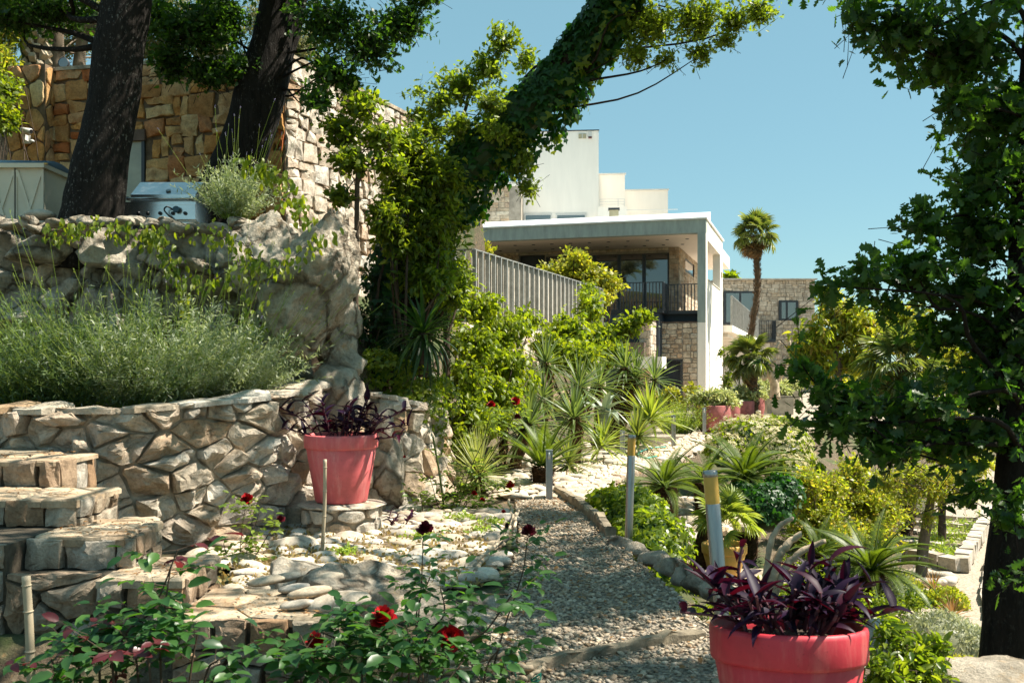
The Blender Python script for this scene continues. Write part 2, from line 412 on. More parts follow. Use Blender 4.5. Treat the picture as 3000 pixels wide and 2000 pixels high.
def stone_geo(poly, d, gap, g, rough=0.2, chaikin=1, rings=3):
    """one stone over a 2D cell, hewn by a few random planes: vertices (u, w, height), faces"""
    c = poly.mean(0)
    q = poly.copy()
    v = c - q; l = np.linalg.norm(v, axis=1)[:, None] + 1e-9
    q = q + v / l * np.minimum(gap * 1.2, l * 0.4)
    for _ in range(chaikin):
        r = np.roll(q, -1, 0); q = np.stack([0.82 * q + 0.18 * r, 0.18 * q + 0.82 * r], 1).reshape(-1, 2)
    size = math.sqrt(max(1e-6, 0.5 * abs(np.dot(q[:, 0], np.roll(q[:, 1], -1)) - np.dot(q[:, 1], np.roll(q[:, 0], -1)))))
    if rings >= 3:
        r = np.roll(q, -1, 0); z = []
        for i in range(len(q)):
            k = max(1, int(round(np.linalg.norm(r[i] - q[i]) / (0.26 * size))))
            for j in range(k): z.append(q[i] + (r[i] - q[i]) * j / k + (g.normal(size=2) * size * 0.022 if j else 0))
        q = np.array(z)
    m = len(q)
    prof = {2: [(1.0, -0.4), (1.0, 0.62), (0.86, 1.0)], 3: [(1.0, -0.4), (0.995, 0.45), (0.95, 0.82), (0.82, 1.0), (0.55, 1.06), (0.27, 1.08)]}[rings]
    pl = [(0.75 + 0.5 * g.random(), g.normal(size=2) * rough * 3.2) for _ in range(4)] if rings >= 3 else [(1.0, g.normal(size=2) * rough)]
    V = []; Fc = []; sd = int(g.integers(0, 9999))
    def hgt(p, h):
        x = (p - c) / size; hh = np.full(len(p), h, float)
        for k0, gr in pl: hh = np.minimum(hh, np.maximum(k0 + x @ gr, 0.2))
        nz = fbm(np.column_stack([p / size * 2.6, np.full(len(p), sd * 0.37)]), 3, sd % 97)
        return d * (hh + rough * 0.55 * nz)
    for k, (s, h) in enumerate(prof):
        p = c + (q - c) * s
        if k > 1: p = p + g.normal(size=(m, 2)) * size * 0.012
        V.append(np.column_stack([p, np.full(m, d * h) if k == 0 else hgt(p, h)]))
    n0 = len(prof)
    V.append(np.column_stack([c[None], hgt(c[None], 1.08)]))
    for k in range(n0 - 1):
        for i in range(m): Fc.append((k * m + i, k * m + (i + 1) % m, (k + 1) * m + (i + 1) % m, (k + 1) * m + i))
    for i in range(m): Fc.append(((n0 - 1) * m + i, (n0 - 1) * m + (i + 1) % m, n0 * m))
    return np.concatenate(V), Fc
def lay_stones(parent, cells, mapf, d, gap, mat, g=None, rough=0.2, chaikin=1, rings=3, limit=300, name='stone', rest='stones', smooth=False, dvar=0.25):
    """stones of a wall or pavement as parts; mapf(u, w, h) -> world"""
    g = g or RNG; built = []
    for q in cells:
        dd = d * (1 + dvar * (2 * g.random() - 1))
        V, Fc = stone_geo(q, dd, gap, g, rough, chaikin, rings)
        Wd = mapf(V[:, 0], V[:, 1], V[:, 2]); c = Wd.mean(0)
        built.append((np.ptp(Wd, axis=0).max() / max(1.0, np.linalg.norm(c - np.array([0, 0, EYE]))), Wd, Fc, c))
    built.sort(key=lambda b: -b[0])
    for _, Wd, Fc, c in built[:limit]: mk(name, Wd, Fc, mat, parent, smooth, loc=c)
    if len(built) > limit:
        mb = MB()
        for _, Wd, Fc, c in built[limit:]: mb.add(Wd, Fc)
        tag(mb.build(rest, mat, parent, smooth), kind='stuff')
def plane_map(o, ex, ey, en):
    o, ex, ey, en = [np.asarray(q, float) for q in (o, ex, ey, en)]
    return lambda u, w_, h: o + np.outer(u, ex) + np.outer(w_, ey) + np.outer(h, en)
_ICO = {}
def ico(sub):
    if sub not in _ICO:
        bm = bmesh.new(); bmesh.ops.create_icosphere(bm, subdivisions=sub, radius=1.0)
        bm.verts.ensure_lookup_table()
        _ICO[sub] = (np.array([v.co[:] for v in bm.verts]), np.array([[v.index for v in f.verts] for f in bm.faces])); bm.free()
    return _ICO[sub]
def rock_geo(c, size, seed, sub=3, cuts=22, rough=0.12, rz=0.0, cutlo=0.5, cuthi=0.9, freq=1.4, ridge=0.0):
    g = np.random.default_rng(seed); V0, T = ico(sub); V = V0.copy()
    for _ in range(cuts):
        n = rdir(1, g)[0]; d = g.uniform(cutlo, cuthi); t = V @ n - d
        V = V - np.outer(np.maximum(t, 0) * 0.92, n)
    q = V * freq + seed * 3.7
    f = fbm(q, 6, seed, 0.6)
    if ridge: f = f - ridge * np.abs(fbm(q * 1.7 + 5, 3, seed + 5))
    V = V * (1 + rough * f)[:, None]
    V = V * np.asarray(size, float)
    co, si = math.cos(rz), math.sin(rz)
    V = np.column_stack([V[:, 0] * co - V[:, 1] * si, V[:, 0] * si + V[:, 1] * co, V[:, 2]])
    return V + np.asarray(c, float), T
def cobble_geo(g, sub=2):
    V, T = ico(sub); V = V * (1 + 0.10 * fbm(V * 1.3 + g.random() * 50, 3, 3))[:, None]
    return V, T

# ------------------------------------------------------------------ material library
stone_mat('ochre_stone', [(0.66, 0.36, 0.13), (0.56, 0.27, 0.085), (0.70, 0.46, 0.21), (0.46, 0.23, 0.085), (0.72, 0.53, 0.29), (0.42, 0.12, 0.035)], (0.26, 0.09, 0.025), 0.45, 5)
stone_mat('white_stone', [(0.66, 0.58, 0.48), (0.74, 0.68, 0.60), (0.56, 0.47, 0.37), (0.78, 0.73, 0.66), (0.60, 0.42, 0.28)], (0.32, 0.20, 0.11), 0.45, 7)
stone_mat('lime_wall', [(0.70, 0.61, 0.49), (0.80, 0.73, 0.63), (0.62, 0.53, 0.42), (0.84, 0.79, 0.71), (0.66, 0.46, 0.29), (0.60, 0.56, 0.51)], (0.46, 0.32, 0.18), 0.4, 6, 1.0, 0.045)
stone_mat('step_stone', [(0.50, 0.42, 0.32), (0.60, 0.53, 0.43), (0.40, 0.32, 0.24), (0.46, 0.29, 0.17), (0.62, 0.58, 0.51)], (0.18, 0.11, 0.06), 0.55, 7, 1.0, 0.035)
stone_mat('grey_rock', [(0.70, 0.62, 0.51), (0.76, 0.69, 0.58), (0.64, 0.56, 0.46)], (0.27, 0.215, 0.145), 0.7, 4.0, 1.0, 0.09, spots=(0.56, 0.38, 0.21), crack=.32)
stone_mat('cobble', [(0.62, 0.56, 0.47), (0.72, 0.67, 0.60), (0.52, 0.43, 0.32), (0.66, 0.57, 0.45), (0.48, 0.45, 0.41)], (0.30, 0.22, 0.13), 0.35, 9, 0.35, 0.01, 0.8)
stone_mat('gravel_stone', [(0.45, 0.37, 0.27), (0.57, 0.48, 0.37), (0.33, 0.27, 0.20), (0.66, 0.57, 0.45), (0.40, 0.36, 0.31), (0.40, 0.27, 0.16)], (0.20, 0.14, 0.085), 0.35, 12, 0.3, 0.01)
stone_mat('house_stone', [(0.62, 0.52, 0.40), (0.70, 0.60, 0.47), (0.54, 0.44, 0.33), (0.66, 0.47, 0.32), (0.74, 0.66, 0.54), (0.50, 0.35, 0.25)], (0.22, 0.15, 0.09), 0.35, 6, 0.7, 0.02)
stone_mat('far_stone', [(0.60, 0.54, 0.45), (0.68, 0.61, 0.52), (0.52, 0.46, 0.38), (0.62, 0.51, 0.39), (0.74, 0.67, 0.57)], (0.22, 0.18, 0.13), 0.3, 3, 0.6, 0.02)
stone_mat('paving', [(0.68, 0.58, 0.46), (0.74, 0.65, 0.53), (0.60, 0.49, 0.37)], (0.42, 0.27, 0.14), 0.45, 6, 0.5, 0.02)
stone_mat('tread', [(0.52, 0.42, 0.30), (0.60, 0.49, 0.36), (0.44, 0.34, 0.24)], (0.30, 0.17, 0.08), 0.6, 5, 0.8, 0.02)
stone_mat('bed_block', [(0.58, 0.52, 0.44), (0.64, 0.59, 0.52), (0.50, 0.44, 0.36)], (0.3, 0.22, 0.14), 0.3, 6)
plain_mat('mortar', (0.42, 0.34, 0.25), 0.95, var=0.3, scale=9, bstr=0.8, bscale=45)
plain_mat('dark_mortar', (0.10, 0.08, 0.055), 0.95, var=0.4, scale=8, bstr=0.9, bscale=40)
plain_mat('wall_mortar', (0.17, 0.115, 0.07), 0.95, var=0.3, scale=6, bstr=0.7, bscale=40)
plain_mat('house_mortar', (0.38, 0.33, 0.27), 0.95, var=0.2, scale=3, bstr=0.5, bscale=30)
plain_mat('concrete', (0.30, 0.245, 0.17), 0.9, var=0.35, scale=5, bstr=0.6, bscale=50)
plain_mat('pale_concrete', (0.55, 0.52, 0.46), 0.9, var=0.18, scale=3, bstr=0.3, bscale=40)
plain_mat('plaster', (0.88, 0.825, 0.75), 0.85, var=0.025, scale=2, bstr=0.25, bscale=60, vscale=(1.6, 1.6, .3))
plain_mat('plaster_grey', (0.33, 0.375, 0.34), 0.85, var=0.13, scale=2.4, bstr=0.5, bscale=50, vscale=(2.2, 2.2, .5))
plain_mat('soffit', (0.85, 0.74, 0.64), 0.8, var=0.03)
plain_mat('roof_sheet', (0.85, 0.84, 0.81), 0.6, var=0.03)
plain_mat('navy', (0.035, 0.048, 0.065), 0.6, var=0.1)
plain_mat('frame_dark', (0.045, 0.052, 0.06), 0.45, 0.3, var=0.1)
plain_mat('fence_grey', (0.31, 0.31, 0.29), 0.55, 0.1, var=0.18, scale=6)
plain_mat('fence_pale', (0.68, 0.61, 0.52), 0.6, 0.0, var=0.15, scale=6)
plain_mat('corten', (0.12, 0.08, 0.06), 0.8, var=0.3, scale=3)
plain_mat('steel', (0.36, 0.35, 0.33), 0.38, 0.9, var=0.10, scale=14, vscale=(8, 8, 0.6))
plain_mat('aluminium', (0.42, 0.44, 0.45), 0.42, 0.65, var=0.06)
plain_mat('amber', (0.62, 0.38, 0.085), 0.35, var=0.12, scale=4)
plain_mat('lamp_white', (0.75, 0.74, 0.70), 0.3, var=0.03)
plain_mat('rose_pot', (0.42, 0.135, 0.125), 0.85, var=0.25, scale=5, bstr=0.5, bscale=30)
plain_mat('yellow_pot', (0.72, 0.40, 0.10), 0.55, var=0.15, scale=4)
plain_mat('stone_pot', (0.47, 0.42, 0.33), 0.9, var=0.22, scale=4, bstr=0.4, bscale=40)
plain_mat('soil', (0.06, 0.042, 0.028), 0.95, var=0.4, scale=18, bstr=1.0, bscale=60)
plain_mat('bamboo', (0.44, 0.36, 0.25), 0.6, var=0.3, scale=7, vscale=(1, 1, .3))
plain_mat('driftwood', (0.56, 0.44, 0.31), 0.75, var=0.3, scale=8, bstr=0.5, bscale=30)
plain_mat('twine', (0.02, 0.24, 0.17), 0.7)
plain_mat('twig', (0.085, 0.055, 0.035), 0.85, var=0.3, scale=8)
plain_mat('green_stem', (0.09, 0.13, 0.03), 0.6, var=0.3, scale=8)
plain_mat('red_stem', (0.10, 0.035, 0.045), 0.5)
plain_mat('black_plastic', (0.012, 0.012, 0.013), 0.4)
plain_mat('beige_resin', (0.70, 0.62, 0.48), 0.6, var=0.05)
plain_mat('grill_steel', (0.62, 0.63, 0.62), 0.24, 0.92, var=0.06, scale=6)
plain_mat('blue_lid', (0.045, 0.105, 0.15), 0.45, var=0.08)
plain_mat('door_glass', (0.36, 0.34, 0.24), 0.12, spec=0.7, var=0.15, scale=2)
plain_mat('white_metal', (0.62, 0.61, 0.58), 0.5, var=0.05)
plain_mat('vent', (0.45, 0.40, 0.26), 0.6)
plain_mat('alarm_red', (0.10, 0.01, 0.01), 0.4)
plain_mat('hose', (0.10, 0.42, 0.36), 0.5)
plain_mat('rose_red', (0.40, 0.006, 0.010), 0.5, spec=0.3, var=0.25, scale=40)
plain_mat('dark_rose', (0.10, 0.004, 0.012), 0.5, spec=0.3, var=0.3, scale=40)
def pot_mat(name, col, dust, rough=.5, amt=.45):
    m, n, b, _ = nodes(name); v = coords(n); v2 = coords(n, (3.5, 3.5, .5))
    a = noise(n, v, 3.0, 6, .65); s_ = noise(n, v2, 3.0, 6, .7); f = noise(n, v, 55, 4, .7)
    c = ramp(n, a, [tuple(x * .72 for x in col), col, tuple(min(1, x * 1.15) for x in col)], [.3, .5, .7])
    k = math_(n, 'MULTIPLY', ramp(n, s_, [(0,) * 3, (1,) * 3], [.50, .72]), amt); c = mixc(n, k, c, dust)
    c = mixc(n, math_(n, 'MULTIPLY', ramp(n, f, [(0,) * 3, (1,) * 3], [.62, .70]), .5), c, tuple(x * .35 for x in col))
    n.links.new(c, b.inputs['Base Color']); n.links.new(ramp(n, a, [(rough * .8,) * 3, (min(1, rough * 1.4),) * 3]), b.inputs['Roughness']); b.inputs['Specular IOR Level'].default_value = .4
    bump(n, b, math_(n, 'ADD', a, math_(n, 'MULTIPLY', f, .3)), .12, .01); MATS[name] = m
pot_mat('pink_pot', (0.64, 0.125, 0.135), (0.74, 0.38, 0.35), .5, .5); pot_mat('red_pot', (0.50, 0.034, 0.052), (0.64, 0.24, 0.20), .45, .4)
def bark_mat(name, dark, light, thr=(0.55, 0.72), vs=(7, 7, 1.6), bstr=1.0):
    m, n, b, _ = nodes(name); v = coords(n, vs); v2 = coords(n, (1, 1, .55))
    a = noise(n, v, 2.4, 8, 0.7); f = noise(n, v2, 1.3, 4, 0.6); s = noise(n, v2, 38, 3, 0.7)
    c = ramp(n, a, [tuple(x * 0.35 for x in dark), dark, tuple(x * 1.7 for x in dark)], [0.3, 0.5, 0.75])
    msk = math_(n, 'MULTIPLY', ramp(n, s, [(0,) * 3, (1,) * 3], list(thr)), ramp(n, f, [(0,) * 3, (1,) * 3], [0.42, 0.62]))
    n.links.new(mixc(n, msk, c, light), b.inputs['Base Color']); b.inputs['Roughness'].default_value = 0.9; b.inputs['Specular IOR Level'].default_value = 0.2
    bump(n, b, a, bstr, 0.05); MATS[name] = m
bark_mat('oak_bark', (0.017, 0.0135, 0.011), (0.26, 0.245, 0.22), thr=(0.58, 0.70))
bark_mat('dark_bark', (0.022, 0.016, 0.012), (0.10, 0.09, 0.07))
bark_mat('palm_bark', (0.13, 0.085, 0.05), (0.22, 0.17, 0.11), vs=(5, 5, 14))
bark_mat('grey_bark', (0.17, 0.13, 0.095), (0.32, 0.28, 0.22), vs=(4, 4, 1.2), bstr=0.6)
bark_mat('cycad_bark', (0.085, 0.045, 0.022), (0.18, 0.11, 0.06), vs=(6, 6, 10))
def glass_mat(name, tint, rough=0.02):
    m, n, b, _ = nodes(name); b.inputs['Base Color'].default_value = (*tint, 1); b.inputs['Roughness'].default_value = rough
    b.inputs['Specular IOR Level'].default_value = 1.0; b.inputs['IOR'].default_value = 1.75; MATS[name] = m
glass_mat('glass', (0.012, 0.016, 0.018)); glass_mat('glass_pale', (0.10, 0.12, 0.12))
YG = (1.9, 1.75, 0.55)
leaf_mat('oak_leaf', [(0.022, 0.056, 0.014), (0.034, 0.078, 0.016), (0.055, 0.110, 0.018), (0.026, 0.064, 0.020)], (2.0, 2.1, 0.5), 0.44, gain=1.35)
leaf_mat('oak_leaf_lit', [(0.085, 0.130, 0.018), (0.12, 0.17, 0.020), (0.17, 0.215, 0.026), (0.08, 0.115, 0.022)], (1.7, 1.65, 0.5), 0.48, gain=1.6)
leaf_mat('ivy_leaf', [(0.014, 0.052, 0.014), (0.022, 0.074, 0.016), (0.036, 0.105, 0.018), (0.018, 0.056, 0.020)], (1.8, 2.2, 0.4), 0.30, 0.45, 0.35, gain=1.25)
leaf_mat('privet_leaf', [(0.070, 0.115, 0.014), (0.11, 0.16, 0.017), (0.17, 0.21, 0.022), (0.042, 0.085, 0.013)], (1.75, 1.65, 0.5), 0.5, 0.36, 0.4, gain=1.5)
leaf_mat('vine_leaf', [(0.125, 0.180, 0.014), (0.175, 0.225, 0.017), (0.085, 0.140, 0.013), (0.24, 0.27, 0.02)], (1.75, 1.65, 0.5), 0.48, 0.45, gain=1.4)
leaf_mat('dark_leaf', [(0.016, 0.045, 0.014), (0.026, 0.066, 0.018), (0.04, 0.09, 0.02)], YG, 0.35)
leaf_mat('olive_leaf', [(0.11, 0.125, 0.06), (0.15, 0.165, 0.085), (0.19, 0.19, 0.10)], (1.5, 1.4, .8), 0.35, gain=1.6)
leaf_mat('yellow_leaf', [(0.22, 0.235, 0.022), (0.30, 0.28, 0.03), (0.15, 0.19, 0.022), (0.38, 0.32, 0.04)], (1.35, 1.35, 0.5), 0.42, gain=1.6)
leaf_mat('lime_leaf', [(0.165, 0.215, 0.022), (0.22, 0.26, 0.028), (0.125, 0.175, 0.022), (0.28, 0.29, 0.036), (0.28, 0.21, 0.06)], (1.55, 1.45, 0.55), 0.5, gain=1.65)
leaf_mat('lavender_leaf', [(0.19, 0.22, 0.14), (0.26, 0.29, 0.20), (0.13, 0.17, 0.09), (0.32, 0.34, 0.25)], (1.4, 1.4, .8), 0.35, gain=1.7)
leaf_mat('lavender_dark', [(0.060, 0.105, 0.040), (0.09, 0.14, 0.05), (0.12, 0.17, 0.07), (0.05, 0.085, 0.035)], (1.5, 1.5, .7), 0.32, gain=1.5)
leaf_mat('silver_leaf', [(0.34, 0.36, 0.24), (0.42, 0.43, 0.30), (0.28, 0.31, 0.19)], (1.2, 1.2, .8), 0.3)
leaf_mat('yucca_leaf', [(0.13, 0.20, 0.07), (0.19, 0.25, 0.10), (0.10, 0.16, 0.05), (0.24, 0.28, 0.13)], (1.5, 1.5, .6), 0.30, 0.4, gain=1.12)
leaf_mat('yucca_lime', [(0.20, 0.27, 0.05), (0.27, 0.32, 0.07), (0.15, 0.22, 0.04)], (1.5, 1.4, .5), 0.35, 0.4, gain=1.35)
leaf_mat('dasylirion', [(0.33, 0.36, 0.14), (0.40, 0.42, 0.18), (0.26, 0.30, 0.10)], (1.3, 1.3, .6), 0.35, 0.4)
leaf_mat('agave', [(0.24, 0.30, 0.20), (0.29, 0.34, 0.25)], (1.2, 1.2, .8), 0.12, 0.5)
leaf_mat('cycad_leaf', [(0.085, 0.135, 0.018), (0.12, 0.17, 0.022), (0.065, 0.11, 0.016)], (1.6, 1.5, .4), 0.34, 0.42, 0.3, gain=1.35)
leaf_mat('palm_leaf', [(0.085, 0.13, 0.035), (0.13, 0.17, 0.05), (0.17, 0.19, 0.06), (0.06, 0.10, 0.03)], (1.6, 1.5, .5), 0.35, 0.38, 0.5, gain=1.4)
leaf_mat('dead_palm', [(0.30, 0.19, 0.08), (0.24, 0.14, 0.06), (0.36, 0.25, 0.12)], (1.3, 1.0, .6), 0.3, 0.7)
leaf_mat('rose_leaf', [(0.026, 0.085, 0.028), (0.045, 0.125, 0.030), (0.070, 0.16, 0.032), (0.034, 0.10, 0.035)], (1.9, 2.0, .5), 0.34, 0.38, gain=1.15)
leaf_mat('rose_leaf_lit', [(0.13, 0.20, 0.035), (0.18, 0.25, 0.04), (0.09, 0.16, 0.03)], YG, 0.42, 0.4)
leaf_mat('young_rose_leaf', [(0.085, 0.016, 0.022), (0.12, 0.025, 0.03)], (1.8, .9, .9), 0.3, 0.35)
leaf_mat('purple_leaf', [(0.016, 0.008, 0.026), (0.026, 0.009, 0.034), (0.013, 0.007, 0.020), (0.060, 0.010, 0.028)], (3.0, 0.35, 0.5), 0.14, 0.5, 0.15)
leaf_mat('cream_flower', [(0.62, 0.54, 0.30), (0.70, 0.62, 0.40)], (1, 1, .9), 0.3, 0.6)
leaf_mat('variegated_leaf', [(0.42, 0.42, 0.22), (0.20, 0.26, 0.07), (0.50, 0.48, 0.28), (0.28, 0.33, 0.11)], (1.1, 1.1, .7), 0.35, gain=1.5)
leaf_mat('grass_leaf', [(0.15, 0.23, 0.04), (0.20, 0.28, 0.05), (0.25, 0.30, 0.08)], (1.5, 1.4, .5), 0.42, gain=1.6)
leaf_mat('dry_leaf', [(0.26, 0.13, 0.05), (0.34, 0.19, 0.07), (0.18, 0.09, 0.04)], (1.2, 1, .7), 0.2, 0.7)
leaf_mat('lavender_flower', [(0.22, 0.19, 0.34), (0.28, 0.25, 0.40)], (1, 1, 1), 0.2, 0.7)
leaf_mat('moss_leaf', [(0.30, 0.21, 0.08), (0.36, 0.26, 0.10), (0.22, 0.20, 0.06)], (1.2, 1.1, .7), 0.25, 0.7)
plain_mat('bed_soil', (0.20, 0.145, 0.085), 0.95, var=0.4, scale=14, bstr=1.0, bscale=50)
leaf_mat('lavender_mid', [(0.11, 0.16, 0.075), (0.16, 0.20, 0.11), (0.22, 0.25, 0.16), (0.08, 0.13, 0.05)], (1.4, 1.4, .7), 0.35, gain=1.5)
plain_mat('garden_gravel', (0.42, 0.35, 0.27), 0.95, var=0.3, scale=26, bstr=1.0, bscale=45)
# ================================================================== terrain
def interp(y, tab): t = np.array(tab, float); return np.interp(y, t[:, 0], t[:, 1])
XR = [(-10, 1.6), (3.5, 1.30), (5.5, 1.16), (7, 1.06), (8.1, .95), (9.5, .84), (11.4, .86), (13.7, 1.45), (17.5, 3.0), (19, 4.0), (24, 6.8), (30, 11), (45, 25), (70, 45), (900, 900)]
X0 = [(-10, -9), (9.9, -2.2), (10.2, -1.6), (10.6, -1.1), (12, -.7), (14, -.2), (16, .7), (20, 1.9), (24, 3.2), (30, 4.2), (33, 4.2), (900, 4)]
XM = [(-10, -10), (9.9, -2.4), (10.3, -1.8), (12, -1.6), (14, -1.3), (16, -.9), (19.8, -.6), (29.5, 2.8), (33, 2.9), (900, 2)]
ZM = [(-10, 0), (9.9, 0), (10.2, 1.1), (14, 1.0), (17, .8), (20, .75), (29.5, .7), (31, .2), (900, .15)]
X1 = [(-10, -12), (9.9, -2.6), (10.15, -2.5), (10.5, -2.35), (12, -2.3), (14, -2.2), (17, -1.6), (19.8, -.78), (29.5, 2.63), (33, 2.7), (900, 1.5)]
Z1 = [(-10, 0), (9.9, 0), (10.1, 1.1), (10.85, 1.12), (10.95, 2.58), (17, 2.55), (19, 2.35), (30, 2.3), (33, .2), (900, .15)]
def H(x, y):
    x = np.asarray(x, float); y = np.asarray(y, float)
    xr = interp(y, XR); x0 = interp(y, X0); xm = interp(y, XM); zm = interp(y, ZM); x1 = interp(y, X1); z1 = interp(y, Z1)
    z = np.zeros_like(x)
    t = np.clip((x0 - x) / np.maximum(x0 - xm, 1e-3), 0, 1); z = zm * t
    t2 = np.clip((xm - x) / np.maximum(xm - x1, 1e-3), 0, 1); z = np.where(x < xm, zm + (z1 - zm) * t2, z)
    d = x - xr                                              # terrace that falls away on the right
    low = np.interp(d, [0, .12, .5, 1.6, 3.5, 6, 400], [0, -.30, -.55, -.85, -1.35, -1.5, -1.6])
    z = np.where(d > 0, low, z)
    tb = np.interp(y, [10.6, 11.0, 14.2, 15.2], [0, 1, 1, 0])        # small raised bed of the cycads
    z = np.where((d > 0) & (tb > 0), z + tb * (np.interp(d, [0, .1, 1.55, 1.75, 400], [0, -.34, -.36, -1.0, -1.7]) - z) * (d < 1.9), z)
    yw = np.interp(x, [-9, -5.6, -4.6, -3.7, -3.05, -2.5, -2.12, -1.98], [9.6, 8.55, 8.25, 7.98, 8.1, 8.55, 9.15, 9.75])
    pl_ = (x < -2.02) & (y > yw + .18) & (y < 10.5)
    z = np.where(pl_, np.maximum(z, 1.12), z)
    z = np.where((y < 5.55) & (x < -.62), -.30 * np.clip((5.55 - y) / .1, 0, 1) * np.clip((-.62 - x) / .1, 0, 1), z)     # lower rose bed at the foot of the steps
    # hill behind the tall wall on the upper terrace
    wx = np.interp(y, [14.9, 22.5, 30], [-3.0, 0.0, -2.0])
    up = np.clip((wx - 0.4 - x) / 0.3, 0, 1) * np.clip((y - 15.3) / 0.3, 0, 1) * np.clip((27 - y) / 3, 0, 1)
    z = np.where(up > 0, z + (5.35 - z) * up + up * np.clip((-x - 4) * 0.12 + (y - 15) * .10, 0, 5), z)
    return z
def GH(u, v, y0=3.0, y1=90.0):
    """where the ray through a photo pixel meets the ground"""
    Y = np.arange(y0, y1, .03); X = (u - 1500) * Y / F; Z = EYE - (v - HV) * Y / F
    k = np.nonzero(Z <= H(X, Y))[0]
    k = k[0] if len(k) else len(Y) - 1
    return np.array([X[k], Y[k], float(H(X[k:k + 1], Y[k:k + 1])[0])])
def atY(u, Y):
    x = (u - 1500) * Y / F
    return np.array([x, Y, float(H(np.array([x]), np.array([Y]))[0])])
def axis(segs):
    return np.unique(np.round(np.concatenate([np.arange(a, b, s) for a, b, s in segs]), 4))
gx = axis([(-900, -60, 60), (-60, -12, 3), (-12, -5, .5), (-5, 7, .12), (7, 16, .4), (16, 60, 3), (60, 960, 60)])
gy = axis([(-60, -3, 6), (-3, 3, .5), (3, 10.2, .12), (10.2, 11.1, .06), (11.1, 20, .12), (20, 36, .3), (36, 80, 2), (80, 1000, 60)])
GX, GY = np.meshgrid(gx, gy); GZ = H(GX.ravel(), GY.ravel())
Vg = np.column_stack([GX.ravel(), GY.ravel(), GZ - 0.02]); Vg[:, 2] += 0.015 * fbm(Vg * 3.1, 3, 4)
nx_, ny_ = len(gx), len(gy); I = np.arange(nx_ * ny_).reshape(ny_, nx_)
Fg = np.stack([I[:-1, :-1], I[:-1, 1:], I[1:, 1:], I[1:, :-1]], -1).reshape(-1, 4)
def ground_mat():
    m, n, b, _ = nodes('earth'); v = coords(n)
    a = noise(n, v, 0.9, 6, .6); s = noise(n, v, 24, 6, .75); l = noise(n, v, 7, 5, .7)
    c = ramp(n, s, [(0.035, .024, .014), (0.11, .08, .048), (0.25, .19, .12)], [.3, .5, .75])
    c = mixc(n, ramp(n, a, [(0,) * 3, (1,) * 3], [.48, .6]), c, ramp(n, l, [(0.03, .05, .012), (.085, .11, .028)]))
    c = mixc(n, ramp(n, l, [(0,) * 3, (1,) * 3], [.6, .7]), c, (0.30, .17, .07))
    n.links.new(c, b.inputs['Base Color']); b.inputs['Roughness'].default_value = .95; bump(n, b, s, .9, .03)
    MATS['earth'] = m
ground_mat()
ground = tag(mk('ground', Vg, Fg, MATS['earth'], None, True), kind='structure')

def patch(name, inside, mat, lift=.006):
    """part of the ground with its own surface, laid just above it"""
    c = Vg[Fg].mean(1); k = inside(c[:, 0], c[:, 1]); f = Fg[k]; ids = np.unique(f); mp = np.zeros(len(Vg), int); mp[ids] = np.arange(len(ids))
    return tag(mk(name, Vg[ids] + [0, 0, lift], mp[f], mat, None, True), kind='structure')
def sheet(name, poly, z, mat, parent=None, res=0.15, dz=0.0):
    """flat paved area: polygon sheet following the ground a little above it"""
    P_ = np.array(poly, float); o = mk(name, np.column_stack([P_, np.full(len(P_), z)]), [tuple(range(len(P_)))], mat, parent)
    return o
def strip(name, L, R, z, mat, n=60, lift=0.0):
    L = smoothline(np.column_stack([L, np.zeros(len(L))]), n); R = smoothline(np.column_stack([R, np.zeros(len(R))]), n)
    m = 9; V = []
    for i in range(n):
        for k in range(m): V.append(L[i] + (R[i] - L[i]) * k / (m - 1))
    V = np.array(V); V[:, 2] = z
    I = np.arange(n * m).reshape(n, m)
    Fc = np.stack([I[:-1, :-1], I[:-1, 1:], I[1:, 1:], I[1:, :-1]], -1).reshape(-1, 4)
    return mk(name, V, Fc, mat, None), L, R
def gpath_mat():
    m, n, b, _ = nodes('gravel_bed'); v = coords(n)
    vo = n.nodes.new('ShaderNodeTexVoronoi'); vo.inputs['Scale'].default_value = 42; n.links.new(v, vo.inputs['Vector'])
    c = ramp(n, vo.outputs['Distance'], [(0.42, .36, .28), (.30, .25, .19), (.08, .06, .04)], [0, .5, .9])
    c = mixc(n, .6, c, ramp(n, noise(n, v, 30, 4, .7), [(.5,) * 3, (1.1,) * 3]), 'MULTIPLY')
    n.links.new(c, b.inputs['Base Color']); b.inputs['Roughness'].default_value = .95
    bump(n, b, math_(n, 'MULTIPLY', vo.outputs['Distance'], -1.0), 1.0, .03); MATS['gravel_bed'] = m
gpath_mat()
patch('forecourt', lambda x, y: (y > 22) & (y < 62) & (x > np.interp(y, [22, 30, 34], [3.0, 4.6, -8])) & (x < interp(y, XR) - .1) & (x < 30), MATS['garden_gravel'])
patch('garden_path', lambda x, y: (y > 8.5) & (y < 30) & (np.abs(x - np.interp(y, [8.5, 11.2, 12.8, 14.5, 16.5, 22, 30], [4.3, 5.15, 5.7, 6.75, 7.75, 10.3, 14.2])) < .82), MATS['garden_gravel'])
PL = [(-.55, 2.6), (-.45, 4.2), (-.22, 5.3), (-.05, 6.3), (0.0, 7.1), (.04, 8.2), (.08, 9.3), (.06, 10.4), (.05, 11.35)]
PR = [(1.75, 2.6), (1.45, 4.0), (1.16, 5.5), (1.06, 6.8), (.93, 8.1), (.80, 9.5), (.72, 10.4), (.66, 11.0), (.62, 11.35)]
gp, LL, RR = strip('gravel_path', PL, PR, 0.004, MATS['gravel_bed']); tag(gp, kind='structure')
